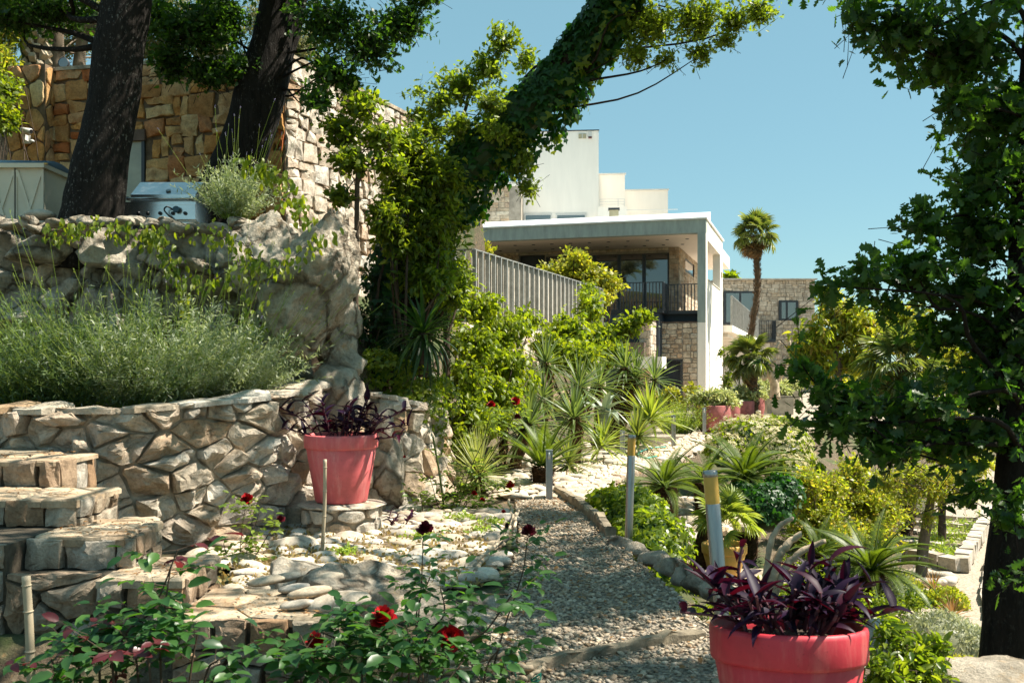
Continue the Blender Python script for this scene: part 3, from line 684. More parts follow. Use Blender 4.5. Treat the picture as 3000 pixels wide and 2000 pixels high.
# loose stones lying on the gravel path
def pebbles(n, area, size, g, zf, flat=0.55, sub=1):
    V0, T0 = ico(1); V = []; T = []
    c = area(n); N = len(c); s = size * (0.45 + 0.9 * g.random(N) ** 1.6)
    var = [V0 * (1 + 0.28 * g.normal(size=(len(V0), 1))) for _ in range(12)]
    A = np.stack([var[k] for k in g.integers(0, 12, N)]) * (s[:, None, None] * np.stack([0.7 + .7 * g.random(N), 0.7 + .5 * g.random(N), flat * (.7 + .6 * g.random(N))], -1)[:, None])
    a = g.random(N) * 6.283; co, si = np.cos(a)[:, None], np.sin(a)[:, None]
    t = g.normal(size=(N, 1)) * .35
    X = A[..., 0] * co - A[..., 1] * si; Y = A[..., 0] * si + A[..., 1] * co; Z = A[..., 2] + X * t
    z = zf(c[:, 0], c[:, 1])
    V = np.stack([X + c[:, 0:1], Y + c[:, 1:2], Z + z[:, None] + (s * flat * .35)[:, None]], -1).reshape(-1, 3)
    return V, (T0[None] + (np.arange(N) * len(V0))[:, None, None]).reshape(-1, 3)
_g = np.random.default_rng(21)
def path_pts(n):
    # denser near the camera
    t = _g.random(n) ** 1.25; i = t * (len(LL) - 1); k = np.minimum(i.astype(int), len(LL) - 2); f = (i - k)[:, None]
    l = LL[k] + (LL[k + 1] - LL[k]) * f; r = RR[k] + (RR[k + 1] - RR[k]) * f
    return (l + (r - l) * (_g.random((n, 1)) * 1.04 - .02))[:, :2]
V, T = pebbles(13500, path_pts, 0.0175, _g, lambda x, y: np.full(len(x), 0.004) )
gr = mk('gravel', V, T, MATS['gravel_stone'], None); tag(gr, 'pale loose gravel stones covering the garden path', 'gravel', kind='stuff')
# fallen leaves on the path
n_ = 420; c = path_pts(n_); pos = np.column_stack([c, np.full(n_, .03)])
V, T = scatter('ovate', pos, np.column_stack([_g.normal(size=(n_, 2)), .1 * _g.normal(size=n_)]), np.tile([0, 0, 1.], (n_, 1)) + .5 * rdir(n_, _g), .035 * (.6 + .8 * _g.random(n_)), .7)
tag(mk('leaf_litter', V, T, MATS['dry_leaf']), 'small dry brown leaves scattered on the gravel path', 'leaf litter', kind='stuff')

# concrete kerb across the near end of the gravel, stone kerbs along its right side
kp = smoothline([G(1540, 1985)[:2], G(1610, 1955)[:2], G(1760, 1920)[:2], G(1900, 1893)[:2], G(2060, 1868)[:2]], 26)
def kerb(name, pts, w_, h, mat, z0=-.1, label=None, segs=1, gap=.006, wob=.012, seed=1):
    g = np.random.default_rng(seed); pts = np.column_stack([pts, np.zeros(len(pts))]); n = len(pts)
    root = thing(name, label, 'kerb', pts[0]) if label else None
    cuts = np.linspace(0, n - 1, segs + 1).round().astype(int)
    for s in range(segs):
        a, b = cuts[s], cuts[s + 1]; q = pts[a:b + 1].copy()
        if len(q) < 2: continue
        T_ = unit(np.gradient(q, axis=0)); Nn = np.column_stack([-T_[:, 1], T_[:, 0], np.zeros(len(q))])
        q[0] += T_[0] * gap; q[-1] -= T_[-1] * gap
        ring = []
        for i in range(len(q)):
            hh = h * (1 + .12 * g.normal()) if wob else h
            for o_, z in ((-.5, z0), (-.5, hh * .8), (-.36, hh), (.36, hh), (.5, hh * .8), (.5, z0)):
                ring.append(q[i] + Nn[i] * (o_ * w_ + g.normal() * wob) + np.array([0, 0, z + g.normal() * wob * .6]))
        m = 6; k = len(q)
        Fc = [(i * m + j, i * m + (j + 1) % m, (i + 1) * m + (j + 1) % m, (i + 1) * m + j) for i in range(k - 1) for j in range(m)]
        Fc += [tuple(range(m - 1, -1, -1)), tuple((k - 1) * m + j for j in range(m))]
        mk('kerb_block' if segs > 1 else 'edging', ring, Fc, MATS[mat], root)
    return root
kerb('curved_kerb', kp, .06, .055, 'concrete', label='curved mossy concrete kerb crossing the near end of the gravel path', wob=.006)
kp2 = smoothline([G(1628, 1448)[:2] + [.02, 0], G(1700, 1490)[:2], G(1748, 1530)[:2], G(1790, 1575)[:2]], 25)
kerb('kerb_row', kp2, .09, .10, 'concrete', label='row of square concrete kerb blocks between gravel and ivy mound', segs=5, wob=.004)
# rough low stone edging, nearer
g = np.random.default_rng(5); root = thing('stone_edging', 'low edging of rough grey rocks along the right of the gravel path', 'edging', G(1830, 1600))
for i, (u, v, s) in enumerate([(1822, 1598, .15), (1862, 1618, .16), (1905, 1648, .17), (1955, 1672, .18), (2003, 1700, .17), (2055, 1722, .18), (2110, 1748, .18), (2170, 1775, .18), (2235, 1800, .18), (2310, 1835, .17)]):
    c = G(u, v); V, T = rock_geo(c + [0, 0, .03], (s * .95, s * .55, s * .52), 300 + i, 3, 20, .12, g.random() * .8 - .9, .5, .85, 1.8)
    mk('stone', V, T, MATS['grey_rock'], root, loc=c)

# ------------------------------------------------------------------ paved path of flat stones
pl = [G(1535, 1466)[:2], G(1640, 1420)[:2], G(1800, 1356)[:2], G(1930, 1310)[:2], G(2010, 1278)[:2], (5.2, 26.0), (7.6, 30)]
pr = [G(1712, 1462)[:2], G(1760, 1430)[:2], G(1830, 1384)[:2], G(1990, 1331)[:2], G(2110, 1305)[:2], (6.5, 24.2), (9.4, 28.4)]
pp, PLs, PRs = strip('paved_path', pl, pr, 0.002, MATS['mortar'], 50); tag(pp, kind='structure')
Ls = np.concatenate([[0], np.cumsum(np.linalg.norm(np.diff((PLs + PRs) / 2, axis=0), axis=1))])
g = np.random.default_rng(31)
def pmap(u, w_, h):
    i = np.interp(u, Ls, np.arange(len(Ls))); k = np.minimum(i.astype(int), len(Ls) - 2); f = (i - k)[:, None]
    l = PLs[k] + (PLs[k + 1] - PLs[k]) * f; r = PRs[k] + (PRs[k + 1] - PRs[k]) * f
    q = l + (r - l) * w_[:, None]; q[:, 2] = 0.004 + h; return q
cells = voronoi_cells(Ls[-1] - 8, 1.0, .34, .2, .8, g)
lay_stones(pp, cells, pmap, .035, .018, MATS['paving'], g, .12, 1, 2, 300, 'paving_stone', 'paving_stones')
# ================================================================== garden walls
def curve_map(pts, side=1, batter=0.0, wob=0.0):
    """pts (n,3): base line; returns length and map; the face looks to the right of travel (side=1)"""
    pts = np.asarray(pts, float); L = np.concatenate([[0], np.cumsum(np.linalg.norm(np.diff(pts[:, :2], axis=0), axis=1))])
    T_ = unit(np.gradient(pts, axis=0) * [1, 1, 0]); N_ = np.column_stack([T_[:, 1], -T_[:, 0], np.zeros(len(pts))]) * side
    def f(u, w_, h):
        u = np.asarray(u, float); q = np.column_stack([np.interp(u, L, pts[:, k]) for k in range(3)])
        nn = unit(np.column_stack([np.interp(u, L, N_[:, k]) for k in range(3)]))
        q = q + nn * (h - batter * w_)[:, None]; q[:, 2] += w_; return q
    return L[-1], f
def curve_wall(name, label, pts, hfun, sx, sy, d, gap, mat, mortar, g, side=1, thick=.35, rough=.22, chaikin=1, rings=3, cat='wall', style='poly', hs=None, ws=None, cap=True, capw=.34, batter=0.0):
    """wall along a curve: mortar body + every stone of its face + coping stones"""
    L, f = curve_map(pts, side, batter); H_ = max(hfun(np.linspace(0, 1, 20)))
    root = thing(name, label, cat, pts[len(pts) // 2])
    # mortar body
    n = max(12, int(L / .12)); u = np.linspace(0, L, n); hh = hfun(u / L)
    lo = f(u, np.full(n, -.15), np.zeros(n)); hi = f(u, hh - .02, np.zeros(n)); bl = f(u, np.full(n, -.15), np.full(n, -thick)); bh = f(u, hh - .02, np.full(n, -thick))
    V = np.stack([lo, hi, bh, bl], 1).reshape(-1, 3)
    Fc = [(i * 4 + k, i * 4 + (k + 1) % 4, i * 4 + 4 + (k + 1) % 4, i * 4 + 4 + k) for i in range(n - 1) for k in range(4)] + [(3, 2, 1, 0), tuple((n - 1) * 4 + k for k in range(4))]
    mk('mortar', V, Fc, MATS[mortar], root)
    cells = voronoi_cells(L, H_, sx, sy, 1.25, g) if style == 'poly' else ashlar_cells(L, H_, hs, ws, g)
    keep = []
    for q in cells:
        c = q.mean(0); top = float(hfun(np.array([c[0] / L]))[0])
        q = np.array(clip_half([tuple(p) for p in q], (0, top), (0, 1)))
        if len(q) >= 3 and np.ptp(q[:, 1]) > .25 * sy: keep.append(q)
    lay_stones(root, keep, f, d, gap, MATS[mat], g, rough, chaikin, rings)
    if cap:
        k = max(2, int(L / capw)); cl = []
        e = np.concatenate([[0], np.sort(np.linspace(0, L, k + 1)[1:-1] + (g.random(k - 1) - .5) * capw * .5), [L]])
        for i in range(k): cl.append(np.array([(e[i], -thick - .03), (e[i + 1], -thick - .03), (e[i + 1], d * .9), (e[i], d * .9)]) + (g.random((4, 2)) - .5) * .04)
        def fc(uu, dd, h):
            q = f(uu, hfun(np.asarray(uu) / L) - .03, dd); q[:, 2] += h; return q
        lay_stones(root, cl, lambda a, b, c: fc(a, b, c), .055, .008, MATS[mat], g, .25, 1, 3, 300, 'coping_stone')
    return root
# planter wall holding the lavender
g = np.random.default_rng(11)
pw = smoothline([(-5.6, 8.55, 0), (-4.6, 8.25, 0), (-3.7, 7.98, 0), (-3.05, 8.1, 0), (-2.5, 8.55, 0), (-2.12, 9.15, 0), (-1.98, 9.75, 0), (-1.95, 10.2, 0)], 60)
curve_wall('planter_wall', 'curved rubble wall of pale limestone blocks holding the lavender bed', pw, lambda t: np.interp(t, [0, .5, .75, 1], [1.2, 1.19, 1.28, 1.38]),
           .30, .20, .14, .014, 'lime_wall', 'mortar', g, rough=.46, capw=.40, chaikin=0)
# wall piece behind the pot, right of it
g = np.random.default_rng(12)
pw2 = smoothline([(-1.75, 10.0, 0), (-1.35, 10.35, 0), (-1.0, 10.8, 0), (-.82, 11.5, 0), (-.75, 12.4, 0)], 40)
curve_wall('rock_retaining_wall', 'grey rubble wall with trailing ivy behind the pink pot', pw2, lambda t: np.interp(t, [0, .4, 1], [1.35, 1.15, .95]), .30, .23, .12, .016, 'lime_wall', 'mortar', g, rough=.32, batter=.12, chaikin=0)
# retaining wall under the paved path
g = np.random.default_rng(13)
rp = smoothline([(PRs[0][0] - .04, PRs[0][1] - .15, -.75)] + [(q[0] + .02, q[1], -.75) for q in PRs[0:34:4]], 50)
curve_wall('path_retaining_wall', 'low rubble wall carrying the edge of the paved path behind the cycads', rp, lambda t: np.full(np.shape(t), .77), .26, .16, .08, .014, 'white_stone', 'mortar', g, capw=.3, thick=.2)
# wall beneath the slatted balustrade
g = np.random.default_rng(14)
FA = np.array([-.95, 19.3]); FB = np.array([2.75, 29.85]); fd = (FB - FA) / np.linalg.norm(FB - FA)
fw = np.array([(*(FA + fd * t), .45) for t in np.linspace(0, np.linalg.norm(FB - FA), 14)])
curve_wall('terrace_wall', 'white rubble retaining wall below the slatted grey balustrade', fw, lambda t: np.full(np.shape(t), 1.92), .36, .42, .09, .02, 'white_stone', 'house_mortar', g, rough=.25, capw=.6)

# ------------------------------------------------------------------ tall ochre wall on the upper terrace
TZ = 2.58
Cc = np.array([P(835, 0, 14.0)[0], 14.0]); e_f = np.array([math.cos(math.radians(12)), -math.sin(math.radians(12))]); e_s = np.array([math.sin(math.radians(22)), math.cos(math.radians(22))])
WT = 5.90
def up_wall():
    g = np.random.default_rng(15)
    root = thing('terrace_house_wall', 'tall ochre rubble stone wall behind the two dark trunks', 'wall', (Cc[0], Cc[1], TZ))
    Lf = 4.25; A = Cc - e_f * Lf                                   # left end
    nf = np.array([-math.sin(math.radians(12)), -math.cos(math.radians(12))])
    ns = np.array([math.cos(math.radians(22)), -math.sin(math.radians(22))])
    Lr = 3.9; B = Cc + e_s * Lr
    q = [A, Cc, B, B - ns * .5, Cc - ns * .5 - nf * .5, A - nf * .5]
    V, Fc = prism([tuple(p) for p in q], TZ - .4, WT); mk('mortar', V, Fc, MATS['wall_mortar'], root)
    Hh = WT - TZ
    # door opening: cells around it
    du0, du1, dh = [np.dot(np.array(G_[:2]) - A, e_f) for G_ in (P(362, 0, 14.72), P(437, 0, 14.62))] + [2.22]
    cells = []
    for q in ashlar_cells(Lf, Hh, (.20, .34), (.20, .48), g, .38, .042):
        c = q.mean(0)
        if du0 - .05 < c[0] < du1 + .05 and c[1] < dh + .1:
            continue
        if c[1] < dh + .1:
            if c[0] <= du0: q = np.array(clip_half([tuple(p) for p in q], (du0 - .06, 0), (1, 0)))
            else: q = np.array(clip_half([tuple(p) for p in q], (du1 + .06, 0), (-1, 0)))
        elif du0 - .05 < c[0] < du1 + .05: q = np.array(clip_half([tuple(p) for p in q], (0, dh + .12), (0, -1)))
        if len(q) >= 3: cells.append(q)
    lay_stones(root, cells, plane_map((*A, TZ), (*e_f, 0), (0, 0, 1), (*nf, 0)), .06, .012, MATS['ochre_stone'], g, .22, 0)
    # projecting pier at the left end
    A2 = A - e_f * .05 + nf * .001; wp = .62
    V, Fc = prism([tuple(A2 + nf * .2), tuple(A2 + e_f * wp + nf * .2), tuple(A2 + e_f * wp), tuple(A2)], TZ - .4, WT + .06); mk('pier', V, Fc, MATS['wall_mortar'], root)
    lay_stones(root, voronoi_cells(wp, Hh + .06, .3, .3, .7, g), plane_map((*(A2 + nf * .2), TZ), (*e_f, 0), (0, 0, 1), (*nf, 0)), .05, .014, MATS['ochre_stone'], g, .2)
    lay_stones(root, voronoi_cells(.2, Hh + .06, .2, .3, .6, g), plane_map((*(A2 + e_f * wp + nf * .2), TZ), (*(-nf), 0), (0, 0, 1), (*e_f, 0)), .035, .012, MATS['ochre_stone'], g, .2)
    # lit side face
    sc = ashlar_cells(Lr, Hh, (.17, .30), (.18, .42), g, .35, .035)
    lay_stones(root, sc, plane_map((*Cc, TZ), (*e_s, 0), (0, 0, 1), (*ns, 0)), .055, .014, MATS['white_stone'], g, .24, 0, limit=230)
    # coping
    for a, b, nn in ((A, Cc, nf), (Cc, B, ns)):
        d_ = (b - a) / np.linalg.norm(b - a); k = int(np.linalg.norm(b - a) / .6)
        for i in range(k):
            p0 = a + d_ * (np.linalg.norm(b - a) * i / k + .004); p1 = a + d_ * (np.linalg.norm(b - a) * (i + 1) / k - .004)
            V, Fc = prism([tuple(p0 + nn * .05), tuple(p1 + nn * .05), tuple(p1 - nn * .48), tuple(p0 - nn * .48)], WT, WT + .05 + .01 * g.random()); mk('coping_stone', V, Fc, MATS['mortar'], root)
    # door leaf with frame and lintel
    c0 = A + e_f * du0 + nf * .012; c1 = A + e_f * du1 + nf * .012
    d = mk('door', *prism([tuple(c0), tuple(c1), tuple(c1 - nf * .01), tuple(c0 - nf * .01)], TZ, TZ + dh), MATS['door_glass'], root)
    mk('lintel', *prism([tuple(c0 - e_f * .1 + nf * .06), tuple(c1 + e_f * .07 + nf * .06), tuple(c1 + e_f * .07), tuple(c0 - e_f * .1)], TZ + dh, TZ + dh + .16), MATS['corten'], d)
    mk('frame', *prism([tuple(c1 + nf * .03), tuple(c1 + e_f * .05 + nf * .03), tuple(c1 + e_f * .05), tuple(c1)], TZ, TZ + dh), MATS['frame_dark'], d)
    # black pipe through the side near the corner
    p = P(868, 216, 14.6); q = Cc + e_s * .75
    a = np.array([*(q - ns * .02), p[2]]); dr = np.array([*ns, -.06]); a2 = a + dr * .36
    pi = thing('drain_pipe', 'short black drain pipe sticking out of the wall corner', 'pipe', a)
    V, Fc = tube([a, a2], .045, 16, cap=False); mk('pipe', V, Fc, MATS['black_plastic'], pi, True)
    V, Fc = tube([a2, a], .036, 16, cap=False); mk('bore', V, Fc, MATS['black_plastic'], pi, True)
    V, Fc = lathe([(.036, 0), (.047, 0), (.047, .012), (.036, .012)], 18); R = Vector(dr).to_track_quat('Z', 'Y').to_matrix()
    mk('rim', (np.array(R) @ V.T).T + a2, Fc, MATS['fence_grey'], pi)
    # security camera on the pier
    k = P(78, 384, 14.4); cc = thing('security_camera', 'small white security camera on the ochre pier', 'camera', k)
    V, Fc = tube([k + [-.06, -.02, .01], k + [.09, -.06, -.02]], .04, 14); mk('housing', V, Fc, MATS['white_metal'], cc, True)
    V, Fc = tube([k + [.092, -.061, -.02], k + [.10, -.063, -.021]], .03, 14); mk('lens', V, Fc, MATS['black_plastic'], cc)
    mk('bracket', *box(k + [-.03, .03, -.09], (.03, .14, .08)), MATS['white_metal'], cc); mk('base_plate', *box(k + [-.05, .1, -.10], (.11, .03, .12)), MATS['white_metal'], cc)
    V, Fc = lathe([(0, -.02), (.035, -.015), (.04, .01), (0, .03)], 12, k + [.08, -.01, -.15]); mk('sensor', V, Fc, MATS['white_metal'], cc, True)
    # floodlight on the coping
    k = P(190, 178, 14.9); k[2] = WT + .1; fl = thing('floodlight', 'round dark floodlight on top of the ochre wall', 'lamp', k)
    V, Fc = lathe([(0, -.06), (.06, -.05), (.085, .02), (.085, .05), (0, .05)], 18); V = V[:, [0, 2, 1]] * [1, -1, 1]
    mk('head', V + k + [0, 0, .06], Fc, MATS['frame_dark'], fl, True); mk('foot', *box(k + [0, 0, -.02], (.05, .05, .08)), MATS['frame_dark'], fl)
    V, Fc = lathe([(0, .0), (.07, .0)], 18); mk('glass', V[:, [0, 2, 1]] + k + [0, -.052, .06], Fc, MATS['glass_pale'], fl)
up_wall()

# ------------------------------------------------------------------ stone steps on the left
def steps():
    g = np.random.default_rng(16)
    T = [  # right end x, front y, depth, top z, right end angle
        (-.98, 5.42, .78, .145), (-1.84, 5.66, .78, .31), (-2.24, 5.98, .86, .49), (-2.78, 6.42, .76, .66), (-3.22, 7.15, .75, .85)]
    TP = [.02, .05, .14, .03, .05]
    root = thing('stone_steps', 'flight of rough stone steps climbing left beside the planter wall', 'steps', (-2.5, 6.2, 0))
    XL = [-1.86, -2.36, -2.92, -5.6, -5.6]
    for i, (xr, yf, dp, z) in enumerate(T):
        z0 = -.35; xl = XL[i]
        V, Fc = prism([(xl, yf + .02), (xr - .03, yf + .02), (xr - .03 - TP[i], yf + dp), (xl, yf + dp)], z0, z - .03); mk('step_core', V, Fc, MATS['dark_mortar'], root)
        rise = z - (-.02 if i == 0 else T[i - 1][3]); hb = rise if i else z + .02
        # front riser stones, full height where the flight ends in a wall
        W = xr - xl - .02
        top = rise + .015
        cells = ashlar_cells(W, top, (top * .9, top), (.16, .34), g, .0, .012)
        lay_stones(root, cells, plane_map((xl, yf, z - top), (1, 0, 0), (0, 0, 1), (0, -1, 0)), .055, .012, MATS['step_stone'], g, .30, 0)
        if i < 4:
            low = z - top - .0
            x2 = T[i - 1][0] if i else -.98
            if i == 0: pass
        # right end stones
        cells = ashlar_cells(dp - .05, z + .05, (max(.16, rise), max(.17, rise + .03)), (.2, .34), g, .1)
        lay_stones(root, cells, plane_map((xr - .03, yf + .0, -.05), (-TP[i] / dp, 1, 0), (0, 0, 1), (1, 0, 0)), .04, .010, MATS['step_stone'], g, .24, 0)
        # tread slabs
        cells = voronoi_cells(W + .03 - TP[i] * .6, min(dp, .86) - .02, .36, .30, .9, g)
        lay_stones(root, cells, plane_map((xl, yf - .035, z - .035), (1, 0, 0), (0, 1, 0), (0, 0, 1)), .035, .006, MATS['tread'], g, .15, 0, 2, name='tread_stone')
    # wall under the left of the flight, large rubble down to the rose bed
    for x0_, x1_, zt_ in ((-5.6, -2.92, .50), (-2.92, -2.36, .32)):
        V, Fc = prism([(x0_, 5.74), (x1_, 5.74), (x1_, 6.5), (x0_, 6.5)], -.4, zt_ - .02); mk('base_wall', V, Fc, MATS['dark_mortar'], root)
        lay_stones(root, voronoi_cells(x1_ - x0_, zt_ + .36, .34, .23, 1.1, g), plane_map((x0_, 5.74, -.36), (1, 0, 0), (0, 0, 1), (0, -1, 0)), .09, .014, MATS['step_stone'], g, .34, 0)
    for xa, xb, yf_, zt_ in ((-2.36, -1.84, 5.66, .12), (-1.86, -.98, 5.42, -.03)):
        lay_stones(root, voronoi_cells(xb - xa, zt_ + .34, .27, .17, 1.0, g), plane_map((xa, yf_, -.34), (1, 0, 0), (0, 0, 1), (0, -1, 0)), .06, .014, MATS['step_stone'], g, .3, 0)
    # top concrete step
    V, Fc = prism([(-6.2, 8.55), (-3.78, 8.30), (-3.72, 8.62), (-6.2, 9.2)], .80, 1.03); mk('concrete_step', V, Fc, MATS['concrete'], root)
    V, Fc = prism([(-6.2, 7.6), (-3.6, 7.45), (-3.72, 8.62), (-6.2, 9.0)], .5, .86); mk('landing', V, Fc, MATS['concrete'], root)
    # dry needles and leaves on the treads
    n = 700; k = g.integers(0, 5, n); A = np.array([T[j] for j in k])
    xa_ = np.array(XL)[k]; pos = np.column_stack([xa_ + (A[:, 0] - xa_ - .05) * g.random(n) ** .5, A[:, 1] + g.random(n) * .5, A[:, 3] + .02])
    V, F_ = scatter('dia', pos, np.column_stack([g.normal(size=(n, 2)), .1 * g.normal(size=n)]), np.tile([0, 0, 1.], (n, 1)) + .4 * rdir(n, g), .03 * (.5 + g.random(n)), .45)
    tag(mk('tread_litter', V, F_, MATS['dry_leaf'], root), kind='stuff')
steps()
# front edging of the rose bed at the foot of the steps
kp3 = smoothline([(-3.4, 4.93), (-2.4, 4.96), (-1.2, 5.02), (-.62, 5.04)], 12)
kerb('bed_kerb', kp3, .09, -.16, 'concrete', z0=-.4, label='mossy concrete edging between the steps and the rose bed', wob=.006, seed=4)

# ------------------------------------------------------------------ natural rock
def rockthing(name, label, specs, mat='grey_rock', cat='rock', sub=4, part='rock', drop=False):
    root = thing(name, label, cat, P(*specs[0][:3]))
    for i, s in enumerate(specs):
        u, v, Y, rx, ry, rz_, seed = s[:7]; rot = s[7] if len(s) > 7 else 0
        c = P(u, v, Y)
        if drop: c = GH(u, v) if v > HV + 40 else atY(u, Y); c = c + [0, 0, rz_ * .45]
        V, T = rock_geo(c, (rx, ry, rz_), seed, sub, 26, .17, rot, .52, .92, 1.7, .45)
        mk(part, V, T, MATS[mat], root, False, loc=c)
    return root
def boulder():
    root = thing('overhanging_boulder', 'huge pale weathered boulder overhanging the pink pot', 'rock', P(900, 1080, 10.2))
    for c, sz, seed, sh, cuts in ((P(912, 822, 10.2), (.54, .58, .92), 46, .30, 34), (P(790, 800, 10.35), (.5, .5, .66), 47, -.1, 26), (P(985, 985, 10.6), (.26, .35, .42), 48, .1, 20)):
        V, T = rock_geo((0, 0, 0), sz, seed, 6 if seed == 46 else 5, cuts, .13, .3, .66, .95, 1.5, .5); V = V + .036 * unit(V) * fbm(V * 9, 5, seed, .6)[:, None]
        V[:, 0] += sh * V[:, 2]; mk('rock', V + c, T, MATS['grey_rock'], root, False, loc=c)
boulder()
rockthing('lower_boulder', 'rounded sunlit boulder behind the purple plant in the pink pot', [
    (990, 1165, 10.2, .36, .34, .42, 51), (1010, 1060, 10.5, .32, .3, .25, 52), (1090, 1260, 10.45, .3, .3, .42, 53), (1135, 1400, 10.35, .26, .3, .45, 54), (880, 1420, 9.9, .22, .2, .36, 55)], sub=4)
def rock_sheet(name, label, Vmap, W, Hh, ncell, seed, amp, mat='grey_rock', res=.028, aniso=1.0):
    """broken natural rock: tilted blocks parted by cracks, with finer relief"""
    g = np.random.default_rng(seed); nu, nw = int(W / res), int(Hh / res)
    U, Wd = np.meshgrid(np.linspace(0, W, nu), np.linspace(0, Hh, nw)); p = np.column_stack([U.ravel(), Wd.ravel()])
    pz = np.column_stack([p, np.zeros(len(p))])
    pw_ = p + .07 * np.column_stack([fbm(pz * 3, 3, seed), fbm(pz * 3 + 9, 3, seed + 3)])
    S = g.random((ncell, 2)) * [W, Hh]; off = g.normal(size=ncell) * amp; tl = g.normal(size=(ncell, 2)) * .55
    d = np.linalg.norm((pw_[:, None] - S[None]) * [1, 1.25], axis=2); k = np.argsort(d, 1)[:, :2]
    f1 = np.take_along_axis(d, k, 1); k0 = k[:, 0]
    h = off[k0] + ((p - S[k0]) * tl[k0]).sum(1) - .10 * np.clip(1 - (f1[:, 1] - f1[:, 0]) / .06, 0, 1)
    h += amp * .35 * fbm(pz * 4.0, 5, seed + 7, .6) - amp * .5 * np.abs(fbm(pz * 2.1 + 3, 3, seed + 9)) + amp * .9 * fbm(pz * .8, 2, seed + 11)
    V = Vmap(p[:, 0], p[:, 1], h); I = np.arange(nu * nw).reshape(nw, nu)
    Fc = np.stack([I[:-1, :-1], I[:-1, 1:], I[1:, 1:], I[1:, :-1]], -1).reshape(-1, 4)
    root = thing(name, label, 'rock', V[nu // 2]); mk('rock', V, Fc, MATS[mat], root); return root
rc_pts = np.array([(-6.6, 10.35, 1.0), (-5, 10.3, 1.0), (-3.6, 10.25, 1.0), (-2.6, 10.25, 1.0), (-2.1, 10.45, 1.0)])
_L, _f = curve_map(smoothline(rc_pts, 60), 1, .10)
rk = rock_sheet('rock_outcrop', 'natural rock face below the grill terrace, half hidden by lavender', _f, _L, 2.0, 60, 61, .13)
# lip of stones along the terrace edge
g = np.random.default_rng(17)
for i in range(26):
    u = -60 + i * 33 + g.normal() * 8; s = g.uniform(.12, .2)
    V, T = rock_geo(P(u, 656 + g.normal() * 7 + (12 if u > 500 else 0), 10.35 + .1 * g.normal()), (s * 1.15, s * .9, s * .48), 400 + i, 3, 22, .10, g.random() * 3, .5, .85)
    mk('stone', V, T, MATS['grey_rock'], rk, loc=V.mean(0))
rockthing('bed_rock', 'long low brown rock outcrop between the cobbles and the gravel', [
    (1000, 1740, 6.35, .45, .35, .26, 81, -.3), (1180, 1790, 6.15, .42, .32, .2, 82, -.2), (880, 1690, 6.7, .3, .3, .16, 83), (1330, 1830, 5.95, .36, .3, .12, 84, -.1), (1110, 1730, 6.6, .4, .3, .2, 85), (1420, 1790, 6.35, .26, .4, .12, 86)], sub=4)
rockthing('corner_rock', 'flat grey rock in the bottom right corner beneath the oak trunk', [(2960, 1985, 5.2, .42, .35, .16, 91)], sub=4)
rockthing('slope_rock', 'pale rock between the shrub and the silver cushion plant', [(2660, 1945, 6.2, .22, .25, .2, 92), (2600, 1870, 6.9, .22, .2, .18, 93)], sub=4, mat='lime_wall')
rockthing('yucca_rocks', 'heap of pale rocks among the yuccas on the slope', [
    (1530, 1380, 13.0, .22, .25, .26, 94), (1800, 1290, 15.2, .24, .25, .3, 95), (1640, 1210, 17, .5, .4, .4, 96), (1500, 1130, 16.5, .35, .3, .35, 97), (1700, 1330, 15, .3, .3, .2, 98), (1740, 1180, 19, .5, .4, .4, 99)], sub=4, mat='lime_wall', cat='rocks', drop=True)
# bollard-side stones on the left cobble bed edge
# pedestal of the pink pot
def pedestal():
    c = np.array([P(1000, 0, 9.05)[0], 9.05]); g = np.random.default_rng(18)
    pts = np.array([(c[0] + .34 * math.cos(a), c[1] + .34 * math.sin(a), 0) for a in np.linspace(math.pi * 1.12, math.pi * 2.15, 30)])
    r = thing('pot_pedestal', 'half round stone pedestal under the pink pot', 'pedestal', (*c, 0))
    V, Fc = lathe([(.31, -.05), (.31, .27), (0, .272)], 28, (*c, 0)); mk('core', V, Fc, MATS['mortar'], r)
    L, f = curve_map(pts, 1)
    lay_stones(r, voronoi_cells(L, .27, .25, .15, .5, g), f, .03, .02, MATS['lime_wall'], g, .2)
    V, Fc = rock_geo((*c, .27), (.385, .36, .03), 77, 4, 3, .07, 0, .9, 1.0); mk('cap_stone', V, Fc, MATS['lime_wall'], r)
    return c
PC = pedestal()

